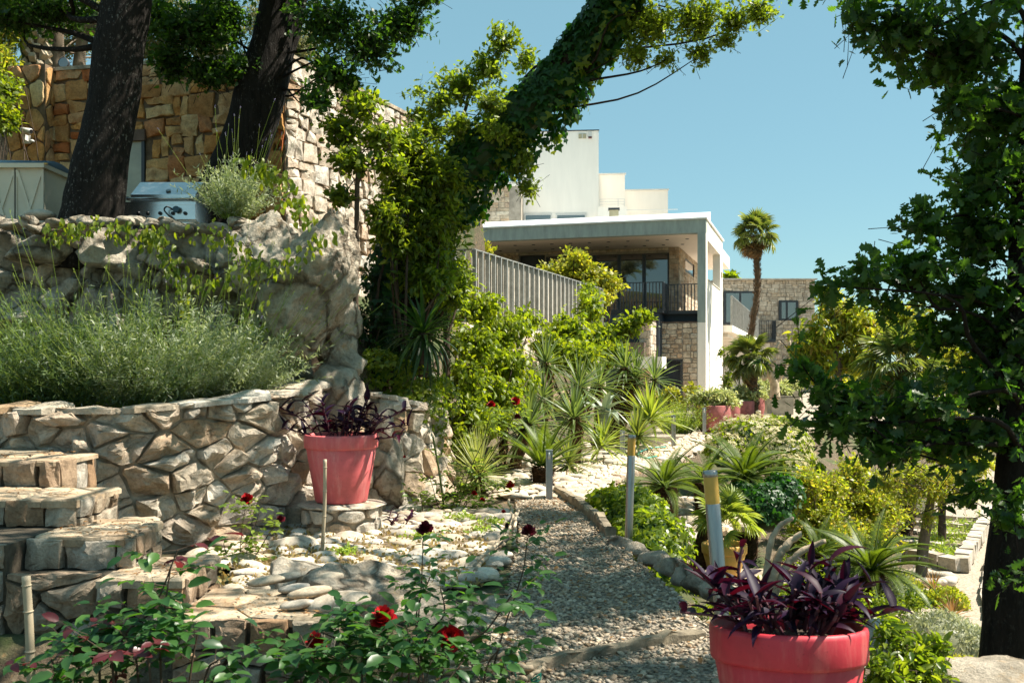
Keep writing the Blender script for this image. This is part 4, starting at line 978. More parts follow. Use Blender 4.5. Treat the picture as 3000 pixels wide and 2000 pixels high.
# ------------------------------------------------------------------ cobbled beds
def cobble_bed(name, poly, n, size, seed, zf, mat='cobble', base='bed_soil', limit=300):
    g = np.random.default_rng(seed); poly = np.array(poly, float)
    bed = mk(name, np.column_stack([poly, zf(poly[:, 0], poly[:, 1]) + .012]), [tuple(range(len(poly)))], MATS[base]); tag(bed, kind='structure')
    lo, hi = poly.min(0), poly.max(0); pts = []
    def inside(p):
        c = False; j = len(poly) - 1
        for i in range(len(poly)):
            a, b = poly[i], poly[j]
            if (a[1] > p[1]) != (b[1] > p[1]) and p[0] < (b[0] - a[0]) * (p[1] - a[1]) / (b[1] - a[1]) + a[0]: c = not c
            j = i
        return c
    S = []
    for _ in range(n * 60):
        p = lo + (hi - lo) * g.random(2)
        s = size * (.6 + .9 * g.random() ** 1.5)
        if not inside(p): continue
        if all((q[0] - p[0]) ** 2 + (q[1] - p[1]) ** 2 > (.78 * (q[2] + s)) ** 2 for q in S): S.append((p[0], p[1], s))
        if len(S) >= n: break
    shp = [mesh('cobble', *cobble_geo(g), MATS[mat], True) for _ in range(10)]
    for i, (x, y, s) in enumerate(S[:limit]):
        M = Matrix.Translation((x, y, float(zf(np.array([x]), np.array([y]))[0]) + s * .08)) @ Matrix.Rotation(g.normal() * .5, 4, 'Z') @ Matrix.Rotation(g.normal() * .12, 4, 'X') @ Matrix.Diagonal((s * g.uniform(1.0, 1.5), s * g.uniform(.75, 1.05), s * g.uniform(.36, .52), 1))
        inst('cobble', shp[i % 10], M, bed)
    return bed
flat = lambda x, y: np.full(len(x), .03)
cobble_bed('cobble_bed', [(-1.85, 6.45), (-1.2, 5.95), (-.95, 6.1), (-.45, 6.6), (-.12, 6.9), (-.08, 8.4), (-.05, 10.2), (-.6, 10.6), (-1.15, 10.3), (-1.95, 9.4), (-2.35, 8.7), (-2.5, 7.6), (-1.9, 7.2)], 270, .095, 33, flat)
cobble_bed('yucca_bed', [(-.1, 11.45), (.12, 11.5), (.9, 13.5), (1.55, 15.6), (2.6, 18.6), (2.0, 18.8), (1.0, 17), (.1, 14.5), (-.45, 12.5)], 230, .11, 34, lambda x, y: H(x, y) + .02)
cobble_bed('cycad_bed', [(1.3, 11.2), (2.6, 11.3), (2.9, 13.2), (2.6, 14.2), (1.8, 13.4)], 90, .10, 35, lambda x, y: H(x, y) * 0 - .36)
# big pebbles by the step
g = np.random.default_rng(36); pb = thing('pebble_group', 'large smooth grey pebbles resting on the low step', 'pebbles', G(1000, 1730))
for i, (u, v, s, f_) in enumerate([(985, 1765, .19, .5), (960, 1695, .10, .7), (905, 1735, .13, .45), (870, 1770, .1, .4), (860, 1722, .1, .4), (780, 1700, .12, .4), (840, 1690, .1, .5)]):
    V, T = cobble_geo(g, 3); a = -.25; V = V * (s, s * .62, s * f_ * .62); c = G(u, v, .18)
    mk('pebble', np.column_stack([V[:, 0], V[:, 1], V[:, 2] + V[:, 0] * .15]) + c, T, MATS['cobble'], pb, True, loc=c)
# ================================================================== the villa
TH = math.radians(17)
E1 = np.array([math.cos(TH), -math.sin(TH), 0]); E2 = np.array([math.sin(TH), math.cos(TH), 0]); EZ = np.array([0, 0, 1.])
HO = np.array([P(2068, 0, 36.0)[0], 36.0, 0.0])                   # front right corner, a = 0, b = 0
def W3(a, b, z): return HO + a * E1 + b * E2 + z * EZ
def az(u, v, b):
    """photo pixel -> (a, z) on the house plane at depth b"""
    d = np.array([(u - 1500) / F, 1.0, -(v - HV) / F]); o = np.array([0, 0, EYE]); p = HO + b * E2
    t = np.dot(p - o, E2) / np.dot(d, E2); q = o + d * t - HO
    return float(np.dot(q, E1)), float(q[2])
def bz(u, v, a):
    """photo pixel -> (b, z) on the house side plane at a"""
    d = np.array([(u - 1500) / F, 1.0, -(v - HV) / F]); o = np.array([0, 0, EYE]); p = HO + a * E1
    t = np.dot(p - o, E1) / np.dot(d, E1); q = o + d * t - HO
    return float(np.dot(q, E2)), float(q[2])
def hbox(a0, a1, b0, b1, z0, z1):
    V = np.array([W3(a, b, z) for z in (z0, z1) for a, b in ((a0, b0), (a1, b0), (a1, b1), (a0, b1))]); return V, BF
def hpart(name, mat, parent, *boxes):
    mb = MB()
    for b in boxes: mb.add(*hbox(*b))
    return mb.build(name, MATS[mat], parent)
villa = thing('villa', 'white and stone modern villa with a deep flat roof over its balcony', 'building', W3(-3, 0, 0))
ZS = az(2044, 682, 0)[1]; ZB = az(2060, 641, 0)[1]; ZR = ZB + .42
AL = -13.0; PB = 4.2                                               # left end of the roof, depth of the stone front
hpart('roof_beam', 'plaster_grey', villa, (AL, 0.0, 0, .35, ZS, ZB))
hpart('roof_slab', 'soffit', villa, (AL, -.30, .35, 14, ZS + .02, ZB - .02))
# sloping white roof edge
Vr = np.array([W3(a, b, z) for a in (AL, .05) for b, z in ((-.06, ZB), (-.06, ZB + .05), (1.2, ZB + .42), (1.2, ZB))])
mk('roof_edge', Vr, [(0, 1, 5, 4), (1, 2, 6, 5), (2, 3, 7, 6), (3, 0, 4, 7), (3, 2, 1, 0), (4, 5, 6, 7)], MATS['roof_sheet'], villa)
hpart('roof_deck', 'roof_sheet', villa, (AL, -.3, 1.2, 14, ZB, ZB + .1))
b_end = 6.7
hpart('roof_side_edge', 'roof_sheet', villa, (-.33, .06, 1.2, b_end + .1, ZB, ZB + .07))
# white side wall with its tall opening, front edge grey
z0 = -.3; zo0 = bz(2075, 822, 0)[1]; zo1 = bz(2075, 705, 0)[1]; bo0, bo1 = .55, 5.6
sw = hpart('side_wall', 'plaster', villa, (-.30, 0, .008, b_end, z0, zo0), (-.30, 0, .008, b_end, zo1, ZB - .001), (-.30, 0, .008, bo0, zo0, zo1), (-.30, 0, bo1, b_end, zo0, zo1))
zl = az(1990, 945, 0)[1]
hpart('pillar_front', 'plaster_grey', villa, (-.30, -.001, 0, .0075, zl, ZS))
hpart('opening_sill', 'pale_concrete', sw, (-.33, .03, bo0, bo1, zo0, zo0 + .04))
mk('keypad', *hbox(0, .04, 5.95, 6.12, zo0 + .55, zo0 + .8), MATS['vent'], sw)
# recessed ceiling lights
lmb = MB()
for i in range(13):
    for j, b in enumerate((1.7, 3.3)):
        a = -10 + i * .76 + (.38 if j else 0); V, Fc = lathe([(0, -.004), (.06, -.004), (.075, .012)], 10, W3(a, b, ZS + .004)); mk('downlight', V, Fc, MATS['frame_dark'], villa)
# upper stone front with glazing
ZF = az(1965, 908, -.4)[1]; ZT = ZS + .02
aR = az(1989, 800, PB)[0]; aG1 = az(1960, 800, PB)[0]; aG0 = az(1600, 800, PB)[0]; zg1 = az(1900, 742, PB)[1]
dL0 = az(1520, 760, PB)[0]; dL1 = az(1596, 760, PB)[0]
hpart('upper_wall', 'house_mortar', villa, (aG1, aR, PB, PB + .3, ZF, ZT), (dL1, aG0, PB, PB + .3, ZF, ZT), (aG0, aG1, PB, PB + .3, zg1, ZT), (AL, dL0, PB, PB + .3, ZF, ZT), (dL0, dL1, PB, PB + .3, ZT - .12, ZT),
      (aR - .3, aR, PB + .3, PB + 9, ZF, ZT))
g = np.random.default_rng(51)
def hfront(parent, a0, a1, z0_, z1_, b, hs, ws, d=.035, gap=.012, mat='house_stone', rough=.18, split=.2, limit=300, chaikin=0):
    lay_stones(parent, ashlar_cells(a1 - a0, z1_ - z0_, hs, ws, g, split, .012), plane_map(W3(a0, b, z0_), E1, EZ, -E2), d, gap, MATS[mat], g, rough, chaikin, 2, limit)
def hside(parent, b0, b1, z0_, z1_, a, hs, ws, d=.035, gap=.012, mat='house_stone', rough=.18, split=.2, limit=300):
    lay_stones(parent, ashlar_cells(b1 - b0, z1_ - z0_, hs, ws, g, split, .012), plane_map(W3(a, b0, z0_), E2, EZ, E1), d, gap, MATS[mat], g, rough, 0, 2, limit)
us = hpart('front_stonework', 'house_mortar', villa, (AL, AL + .1, PB - .02, PB, ZF, ZF + .1))
for a0, a1, z0_, z1_ in ((aG1, aR, ZF, ZT), (aG0, aG1, zg1 + .1, ZT), (dL1, aG0, ZF, ZT), (AL + .2, dL0, ZF, ZT)):
    hfront(us, a0, a1, z0_, z1_, PB, (.13, .22), (.18, .38))
# side face with small window
wb0, wz1 = bz(2006, 755, aR); wb1, wz0 = bz(2031, 812, aR)
ss = hpart('side_stonework', 'house_mortar', villa, (aR - .1, aR - .05, PB + 8.6, PB + 8.7, ZF, ZF + .1))
for b0, b1, z0_, z1_ in ((PB, wb0, ZF, ZT), (wb1, PB + 8.5, ZF, ZT), (wb0, wb1, ZF, wz0), (wb0, wb1, wz1, ZT)): hside(ss, b0, b1, z0_, z1_, aR, (.16, .26), (.3, .5))
swn = hpart('side_window', 'frame_dark', villa, (aR - .01, aR + .012, wb0, wb1, wz0, wz1))
hpart('pane', 'glass', swn, (aR + .012, aR + .02, wb0 + .1, wb1 - .15, wz0 + .1, wz1 - .1))
hpart('jamb', 'corten', swn, (aR, aR + .05, wb1 - .12, wb1, wz0, wz1))
# sliding glass doors
gd = hpart('glass_doors', 'frame_dark', villa, (aG0, aG1, PB + .06, PB + .14, zg1, zg1 + .1), (aG0, aG1, PB + .06, PB + .14, ZF, ZF + .1))
n = 5; w_ = (aG1 - aG0) / n
for i in range(n + 1):
    a = aG0 + i * w_; hpart('mullion', 'frame_dark', gd, (a - .07, a + .07, PB + .05, PB + .15, ZF + .1, zg1))
for i in range(n):
    hpart('pane', 'glass', gd, (aG0 + i * w_ + .07, aG0 + (i + 1) * w_ - .07, PB + .09, PB + .11, ZF + .1, zg1))
dk = hpart('left_door', 'frame_dark', villa, (dL0, dL1, PB + .25, PB + .3, ZF, ZT - .12)); hpart('pane', 'glass_pale', dk, (dL0 + .3, dL1 - .1, PB + .23, PB + .25, ZF, ZT - .9))
# balcony: slab, floor, railings
bb = -.9; a1f = az(1942, 860, bb)[0]; zrt = az(1942, 826, bb)[1]; zrb = az(1942, 905, bb)[1]
hpart('balcony_floor', 'frame_dark', villa, (AL, a1f, bb, PB, zrb - .12, zrb), (a1f, -.30, .25, PB, zrb - .12, zrb))
hpart('balcony_face', 'navy', villa, (AL, a1f - .15, bb + .06, 3.0, .0, zrb - .12), (a1f - .15, -.32, .5, 3.0, zl, zrb - .12))
def railing(name, pts, zb, zt, step, mat='frame_dark', label=None, bar=(.018, .05), group=None, root=None, pale=False):
    """balustrade of upright flat bars; each bar a part"""
    root = root or thing(name, label, 'railing', (*np.array(pts[0])[:2], zb), group)
    bm_ = None
    for a, b in zip(pts[:-1], pts[1:]):
        a = np.array(a[:2]); b = np.array(b[:2]); L = np.linalg.norm(b - a); d = (b - a) / L; rz = math.atan2(d[1], d[0]); c = (a + b) / 2
        mk('top_rail', *box((*c, zt), (L, .05, .03), rz), MATS[mat], root); mk('bottom_rail', *box((*c, zb + .04), (L, .05, .03), rz), MATS[mat], root)
        n = max(1, int(L / step)); me = mesh('bar', *box((0, 0, 0), (bar[0], bar[1], zt - zb - .02)), MATS[mat])
        for i in range(n + 1):
            p = a + d * (L * i / n); inst('bar', me, Matrix.Translation((p[0], p[1], (zb + zt) / 2)) @ Matrix.Rotation(rz + RNG.normal() * .03, 4, 'Z'), root)
    return root
r1 = az(1640, 860, bb)[0]
railing('balcony_railing', [W3(r1, bb, 0), W3(a1f, bb, 0), W3(a1f, .3, 0), W3(-.31, .3, 0)], zrb - .05, zrt, .115, label='dark upright bar railing along the villa balcony', bar=(.03, .06))
# lower stone storey with dark doorway
ab0 = az(1873, 1000, -2.0)[0]; ab1 = az(1904, 1000, -2.0)[0]; am = az(1930, 1000, 0)[0]
d0 = az(1940, 1100, 0)[0]; d1 = az(2000, 1100, 0)[0]; dz = az(1970, 1052, 0)[1]
hpart('lower_wall', 'house_mortar', villa, (d1, -.31, 0, .4, z0, zl), (ab1, d1, 0, .4, dz, zl), (ab1, d0, 0, .4, z0, dz), (ab0, ab1, -2.0, .4, z0, zl))
ls = hpart('lower_stonework', 'house_mortar', villa, (d1 + .1, d1 + .2, .05, .1, 0, .1))
hfront(ls, d1, -.305, z0, zl, 0, (.16, .27), (.18, .36), .05, .016, chaikin=1, rough=.2); hfront(ls, ab1 + .05, d1, dz + .04, zl, 0, (.14, .24), (.18, .4), .05, .016, chaikin=1, rough=.22)
hfront(ls, ab0, ab1, z0, zl, -2.0, (.2, .3), (.17, .3), .04, .012); hside(ls, -2.0, 0, z0, zl, ab1, (.2, .32), (.3, .5), .04, .012, mat='white_stone')  # right side of the block gets paler stone: sunlight put into its colour
hpart('wall_cap', 'corten', villa, (ab0 - .04, ab1 + .06, -2.05, .0, zl, zl + .04), (ab1 + .06, -.302, -.06, .3, zl, zl + .04))
dd = hpart('dark_doorway', 'navy', villa, (d0, d1, .32, .38, z0, dz)); hpart('door_frame', 'frame_dark', dd, (d1 - .08, d1, -.02, .32, z0, dz), (d0, d1, -.02, .32, dz - .06, dz))
cb0, cz1 = az(1868, 1045, -3.0); cb1, cz0 = az(1942, 1079, -3.0)
hpart('canopy_slab', 'plaster', villa, (cb0 - 2.5, cb1, -3.2, -1.0 - 1.2, cz0, cz1))
k0, kz1 = az(1845, 1003, -2.4); k1, kz0 = az(1888, 1046, -2.4); hpart('planter_box', 'corten', villa, (k0 - 1.5, k1, -2.5, -2.05, kz0, kz1))

# white upper volumes behind the roof, turned a little less
_old = (TH, E1, E2, HO)
TH = math.radians(4.7); E1 = np.array([math.cos(TH), -math.sin(TH), 0]); E2 = np.array([math.sin(TH), math.cos(TH), 0])
def tower(name, label, u0, u1, v0, v1, b, depth, mat='plaster', group=None):
    a0, zt = az(u0, v0, b); a1, zb = az(u1, v1, b)
    zt = az(u1, v0, b)[1]
    return hpart(name, mat, villa, (a0, a1, b, b + depth, min(zb, ZB - 1), zt)), (a0, a1, zb, zt)
t1, (ta0, ta1, _, tz) = tower('upper_block', '', 1527, 1754, 383, 640, 15, 6)
hpart('parapet_trim', 'frame_dark', t1, (ta0, ta1 + .03, 14.96, 15.1, tz, tz + .05))
v0_, vz1 = az(1695, 393, 15); v1_, vz0 = az(1717, 406, 15); ve = hpart('vent_grille', 'vent', t1, (v0_, v1_, 14.95, 14.99, vz0, vz1))
hpart('vent_bar', 'white_metal', ve, ((v0_ + v1_) / 2 - .02, (v0_ + v1_) / 2 + .02, 14.94, 14.95, vz0, vz1))
x0_, xz1 = az(1724, 388, 15); x1_, xz0 = az(1734, 402, 15); al = hpart('alarm_box', 'white_metal', t1, (x0_, x1_, 14.85, 14.99, xz0, xz1)); hpart('alarm_lens', 'alarm_red', al, (x0_, x1_, 14.84, 14.99, xz0 - .07, xz0))
for q0, q1 in ((1536, 1618), (1628, 1718)):
    a0, zt = az(q0, 627, 15); a1, _ = az(q1, 640, 15); fw_ = hpart('upper_window', 'white_metal', t1, (a0, a1, 14.93, 14.99, zt - 1.2, zt)); hpart('pane', 'glass_pale', fw_, (a0 + .08, a1 - .08, 14.92, 14.93, zt - 1.1, zt - .08))
t2, (tb0, tb1, _, tz2) = tower('middle_block', '', 1754, 1831, 511, 640, 17, 5); hpart('parapet_trim', 'white_metal', t2, (tb0, tb1 + .06, 16.9, 17.1, tz2, tz2 + .06))
t3, (tc0, tc1, _, tz3) = tower('low_block', '', 1829, 1957, 557, 640, 20, 5); hpart('parapet_trim', 'white_metal', t3, (tc0, tc1 + .05, 19.9, 20.1, tz3, tz3 + .06))
t4, _ = tower('roof_parapet', '', 1752, 1837, 605, 650, 14, .4)
t5, (td0, td1, _, tz5) = tower('stone_block', '', 1380, 1527, 545, 650, 13.5, 6, 'house_mortar')
hfront(t5, td0, td1 - .6, ZB, tz5, 13.5, (.2, .42), (.3, .6), split=.5); hside(t5, 13.5, 17, ZB, tz5, td1 - .05, (.3, .4), (.4, .7), .02)
a0, zt = az(1440, 530, 13.7); a1, _ = az(1526, 545, 13.7); hpart('terrace_band', 'plaster', t5, (td0, td1, 13.45, 19, tz5, tz5 + .22))
w1 = hpart('band_window', 'frame_dark', t5, (td0, td1 - .8, 15, 15.2, tz5 + .22, tz5 + 1.6)); hpart('pane', 'glass_pale', w1, (td0 + .3, td1 - 1.0, 14.97, 15, tz5 + .3, tz5 + 1.5))
# thin roof railing
rr_ = thing('roof_railing', 'thin metal roof railing in front of the white blocks', 'railing', W3(*az(1790, 600, 13.9)[:1], 13.9, az(1790, 605, 13.9)[1]))
pa, pz0 = az(1757, 605, 13.9); pb_, pz1 = az(1829, 583, 13.9)
for z in np.linspace(pz0 + .1, pz1, 3): mk('rail', *hbox(pa, pb_, 13.88, 13.92, z - .012, z + .012), MATS['white_metal'], rr_)
for a in (pa, pa + (pb_ - pa) * .75, pb_): mk('post', *hbox(a - .015, a + .015, 13.88, 13.92, pz0, pz1), MATS['white_metal'], rr_)
ra, rz0_ = az(1835, 616, 13.0); rb_, _ = az(1985, 613, 13.0); mk('rail', *hbox(ra, rb_, 12.98, 13.02, rz0_, rz0_ + .025), MATS['white_metal'], rr_)
ch, cz_ = az(1785, 615, 12); vt = thing('roof_vent', 'small grey vent box on the villa roof', 'vent', W3(ch, 12, ZB)); mk('housing', *hbox(ch, ch + .45, 12, 12.3, ZB + .1, cz_), MATS['vent'], vt); mk('cap', *hbox(ch - .05, ch + .5, 11.95, 12.35, cz_, cz_ + .1), MATS['frame_dark'], vt)

TH, E1, E2, HO = _old
# ------------------------------------------------------------------ walkway to the far building
wk = thing('walkway', 'raised pale walkway with bar railing between villa and far stone building', 'walkway', W3(2, 10, 0))
zt_ = 4.62; zb_ = 3.35
A_ = W3(.35, 6.9, 0); B_ = W3(.35, 29, 0); mid = W3(.35, 17, 0)
mk('slab', *hbox(-2.5, .40, 6.8, 29, zb_ - .28, zb_), MATS['plaster'], wk)
for i in range(5): mk('soffit_step', *hbox(-2.5, .1 - i * .12, 8 + i * 4, 11 + i * 4, zb_ - .45, zb_ - .28), MATS['plaster'], wk)
railing('walkway_railing', [A_, mid, B_], zb_ - .02, zt_, .16, 'fence_grey', 'long grey bar railing on the walkway behind the tall palm', (.03, .07))

# far stone building, square on
fb = thing('far_stone_building', 'far flat roofed building of grey squared stone with blue framed windows', 'building', (16, 64, 0))
YF = 63.0; X0f, zt_f = P(2100, 820, YF)[0], P(0, 820, YF)[2]; X1f = P(2387, 0, YF)[0]
mk('wall', *box(((X0f + X1f) / 2, YF + 4, zt_f / 2 - .5), (X1f - X0f, 8, zt_f + 1)), MATS['house_mortar'], fb)
mk('roof_edge', *box(((X0f + X1f) / 2, YF + 3.9, zt_f + .04), (X1f - X0f + .2, 8.3, .08)), MATS['pale_concrete'], fb)
def fwin(u0, v0, u1, v1, split, name='window', label=None):
    a = P(u0, v0, YF); b = P(u1, v1, YF); w_ = b[0] - a[0]; h = a[2] - b[2]; c = ((a[0] + b[0]) / 2, YF - .03, (a[2] + b[2]) / 2)
    f = mk(name, *box(c, (w_, .09, h)), MATS['frame_dark'], fb)
    xs = [a[0] + .1] + [a[0] + w_ * s for s in split] + [b[0] - .1]
    for i in range(len(xs) - 1):
        mk('pane', *box(((xs[i] + xs[i + 1]) / 2, YF - .085, c[2]), (xs[i + 1] - xs[i] - .14, .02, h - .25)), MATS['glass_pale'], f)
    return (a[0] - X0f, b[0] - X0f, b[2], a[2])
opn = [fwin(2281, 880, 2338, 939, [.4]), fwin(2119, 853, 2216, 950, [.5])]
# lower opening and pale ground floor
pd = P(2200, 1005, YF); opn.append((0, P(2255, 0, YF)[0] - X0f, -1, pd[2]))
mk('ground_floor_wall', *box((X0f + (P(2255, 0, YF)[0] - X0f) / 2, YF - .02, pd[2] / 2), (P(2255, 0, YF)[0] - X0f, .1, pd[2])), MATS['plaster'], fb)
mk('dark_door', *box((P(2212, 0, YF)[0], YF - .1, 1.1), (.9, .06, 2.2)), MATS['navy'], fb)
cells = []
for q in ashlar_cells(X1f - X0f, zt_f, (.2, .34), (.26, .56), g, .45, .02):
    c = q.mean(0)
    if any(o[0] - .05 < c[0] < o[1] + .05 and o[2] < c[1] < o[3] for o in opn): continue
    cells.append(q)
lay_stones(fb, cells, plane_map((X0f, YF, 0), (1, 0, 0), (0, 0, 1), (0, -1, 0)), .05, .02, MATS['far_stone'], g, .2, 0, 2, 300)
c0 = P(2215, 0, YF)[0]; c1 = P(2262, 0, YF)[0]
fbal = thing('far_balcony', 'small dark bar balcony on the far stone building', 'balcony', (c0, YF, 3))
zb2 = P(0, 998, YF - .8)[2]; zt2 = P(0, 940, YF - .8)[2]
mk('slab', *box(((c0 + c1) / 2, YF - .45, zb2), (c1 - c0, .9, .16)), MATS['frame_dark'], fbal)
railing('', [(c0, YF - .85), (c1, YF - .85), (c1, YF - .05)], zb2 + .05, zt2, .13, root=fbal)

# ------------------------------------------------------------------ slatted balustrade in front
def slat_fence():
    a = np.array([P(1386, 0, 19.85)[0], 19.85]); b = np.array([P(1760, 0, 29.6)[0], 29.6]); zt, zb = 3.88, 2.40
    root = thing('slatted_balustrade', 'grey balustrade of upright slats with pale boards between, on the white wall', 'fence', (*a, zb))
    d = (b - a); L = np.linalg.norm(d); d /= L; rz = math.atan2(d[1], d[0]); nn = np.array([d[1], -d[0]])
    c = (a + b) / 2
    mk('top_rail', *box((*c, zt), (L, .07, .025), rz), MATS['fence_grey'], root); mk('bottom_rail', *box((*c, zb), (L, .07, .05), rz), MATS['fence_grey'], root)
    s1 = mesh('slat', *box((0, 0, 0), (.045, .085, zt - zb - .02)), MATS['fence_grey']); s2 = mesh('back_slat', *box((0, 0, 0), (.30, .015, zt - zb - .14)), MATS['fence_pale'])
    n = 28; g = np.random.default_rng(52)
    for i in range(n + 1):
        p = a + d * (L * i / n)
        inst('slat', s1, Matrix.Translation((p[0] + nn[0] * .03, p[1] + nn[1] * .03, (zt + zb) / 2)) @ Matrix.Rotation(rz + g.normal() * .05, 4, 'Z'), root)
        if i < n:
            p = a + d * (L * (i + .5) / n) - nn * .05
            inst('back_slat', s2, Matrix.Translation((p[0], p[1], (zt + zb) / 2 + .05)) @ Matrix.Rotation(rz + g.normal() * .02, 4, 'Z'), root)
    # return at the near end
    e = a - nn * 1.4
    for i in range(1, 8):
        p = a + (e - a) * i / 7; inst('slat', s1, Matrix.Translation((p[0], p[1], (zt + zb) / 2)) @ Matrix.Rotation(rz + 1.2, 4, 'Z'), root)
    mk('end_rail', *box((*((a + e) / 2), zt), (.06, np.linalg.norm(e - a), .025), rz), MATS['fence_grey'], root)
slat_fence()
# ================================================================== plants
def bush(name, label, blobs, ncl, nl, size, kind, mat, base=None, wr=.6, nst=5, sr=.012, group=None, cat='shrub', twig=.22, droop=.2, jit=.8, up=.6, shell=.55, seed=1, stem_mat='twig', flowers=None, twr=.003, leaf_name='foliage', h0=None):
    g = np.random.default_rng(seed)
    C = np.mean([b[0] for b in blobs], axis=0)
    if base is None: base = np.array([C[0], C[1], float(H(C[:1], C[1:2])[0])])
    root = thing(name, label, cat, base, group)
    (V, T), tw, (pos, d, nrm, s) = crown(blobs, ncl, nl, size, kind, wr, twig, droop, up, jit, shell, g=g, twr=twr)
    tag(mk(leaf_name, V, T, MATS[mat], root), kind='stuff')
    if nst:
        mb = [tw]
        A = np.tile(base, (nst, 1)) + g.normal(size=(nst, 3)) * [.06, .06, 0]; k = g.integers(0, len(blobs), nst)
        for i in range(nst):
            tip = blobs[k[i]][0] + g.normal(size=3) * np.asarray(blobs[k[i]][1]) * .35
            m = (A[i] + tip) / 2 + g.normal(size=3) * .06 * np.linalg.norm(tip - A[i])
            ln = smoothline([A[i] - [0, 0, .05], m, tip], 8); V_, F_ = tube(ln, np.linspace(sr, sr * .35, 8), 6, cap=False)
            mb.append((V_, np.array([(f[0], f[1], f[2]) for f in F_] + [(f[0], f[2], f[3]) for f in F_])))
        V, T = join(mb); mk('stems', V, T, MATS[stem_mat], root)
    if flowers:
        fm, nf, fs = flowers; k = g.integers(0, len(pos), nf)
        out = unit(pos[k] - C); V, T = scatter('flower', pos[k] + out * size * .6, unit(np.cross(out, rdir(nf, g))), unit(out + .5 * rdir(nf, g) + [0, -.3, .3]), fs * (.7 + .6 * g.random(nf)), 1.0)
        tag(mk('blossom', V, T, MATS[fm], root), kind='stuff')
    return root
def cover(name, label, ells, n, size, kind, mat, base=None, wr=.9, cat='ivy', seed=1, hang=.5, core='dark_leaf', group=None, flowers=None, zmin=None):
    """leaf carpet lying over rounded mounds"""
    g = np.random.default_rng(seed); C = np.array([e[0] for e in ells]); R = np.array([np.broadcast_to(e[1], (3,)) for e in ells], float)
    w_ = np.prod(R, 1) ** (2 / 3); k = g.choice(len(ells), n, p=w_ / w_.sum()); dr = rdir(n, g); dr[:, 2] = np.where(dr[:, 2] < -.35, -dr[:, 2], dr[:, 2])
    pos = C[k] + dr * R[k] * (.84 + .22 * g.random((n, 1)) + .16 * fbm(dr * 3.3 + k[:, None], 3, seed)[:, None]); nn = unit(dr / R[k])
    base = base if base is not None else np.array([*C[0][:2], float(H(C[0][:1], C[0][1:2])[0])])
    root = thing(name, label, cat, base, group)
    d = unit(np.array([0, 0, -hang]) + .6 * rdir(n, g) + .25 * nn); V, T = scatter(kind, pos, d, unit(nn + .45 * rdir(n, g)), size * (.6 + .7 * g.random(n)), wr)
    tag(mk('foliage', V, T, MATS[mat], root), kind='stuff')
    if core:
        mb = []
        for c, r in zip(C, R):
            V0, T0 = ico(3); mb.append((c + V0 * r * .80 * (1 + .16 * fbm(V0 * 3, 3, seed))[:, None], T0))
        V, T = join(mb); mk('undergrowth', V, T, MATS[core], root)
    if flowers:
        fm, nf, fs = flowers; j = g.integers(0, n, nf); V, T = scatter('flower', pos[j] + nn[j] * size * .9, unit(np.cross(nn[j], rdir(nf, g))), unit(nn[j] + .4 * rdir(nf, g)), fs * (.7 + .6 * g.random(nf)), 1.0)
        tag(mk('blossom', V, T, MATS[fm], root), kind='stuff')
    return root
def rosette(root, c, L, n, w_, mat, g, lo=-.5, hi=1.45, curve=(.15, .9), stiff=.25, name='leaf', axis_=(0, 0, 1), fold=.35):
    """strap leaves around a growing point, each its own part"""
    ms = [mesh('leaf', *blade(1.0, w_ / L, cv, 6, fold), MATS[mat]) for cv in np.linspace(curve[0], curve[1], 4)]
    for i in range(n):
        t = (i + .5) / n; el = hi - (hi - lo) * t ** .85 + g.normal() * .08; a = i * 2.39996 + g.normal() * .15
        d = np.array([math.cos(a) * math.cos(el), math.sin(a) * math.cos(el), math.sin(el)])
        k = min(3, int(np.clip(t * 4 + g.normal() * .5, 0, 3)))
        inst(name, ms[k], orient(np.asarray(c) + d * .02 + np.array([0, 0, -.06 * t]), d, (0, 0, 1), L * (.75 + .35 * g.random()) * (1 - .12 * (1 - t)), g.normal() * .15), root)
def yucca(label, crown_px, base_px, Y, Lpx, n=64, mat='yucca_leaf', tr=.06, w_=.032, seed=1, group='yuccas on the slope', lo=-.6, curve=(.05, .55), two=None, name='yucca', trunk=True):
    g = np.random.default_rng(seed); c = P(*crown_px, Y); b = atY(base_px[0], Y)
    root = thing(name, label, 'yucca', b, group); L = Lpx * 1.15 * Y / F; n = int(n * 1.2); w_ *= 1.2
    heads = [(c, b)] + ([(P(*two, Y), b)] if two else [])
    for cc, bb_ in heads:
        if trunk and cc[2] - bb_[2] > .12:
            m = bb_ + (cc - bb_) * .55 + np.array([g.normal() * .06, 0, .02]); ln = smoothline([bb_ - [0, 0, .1], m, cc], 14)
            V, Fc = tube(ln, np.linspace(tr * 1.05, tr * .9, 14), 12, .25, seed=seed); mk('trunk', V, Fc, MATS['cycad_bark'], root)
            # shaggy old leaf bases
            nn = 260; i = g.integers(0, 14, nn); a = g.random(nn) * 6.283; rd = np.column_stack([np.cos(a), np.sin(a), np.zeros(nn)])
            p = ln[i] + rd * tr * .9 + g.normal(size=(nn, 3)) * .015; V, T = scatter('dia', p, rd * .5 + [0, 0, -.5] + .3 * rdir(nn, g), rd, .07 * (.6 + .6 * g.random(nn)), .35)
            tag(mk('old_leaf_bases', V, T, MATS['dead_palm'], root), kind='stuff')
        rosette(root, cc, L, n, w_ * (L / .5) ** .5, mat, g, lo, 1.5, curve)
    return root
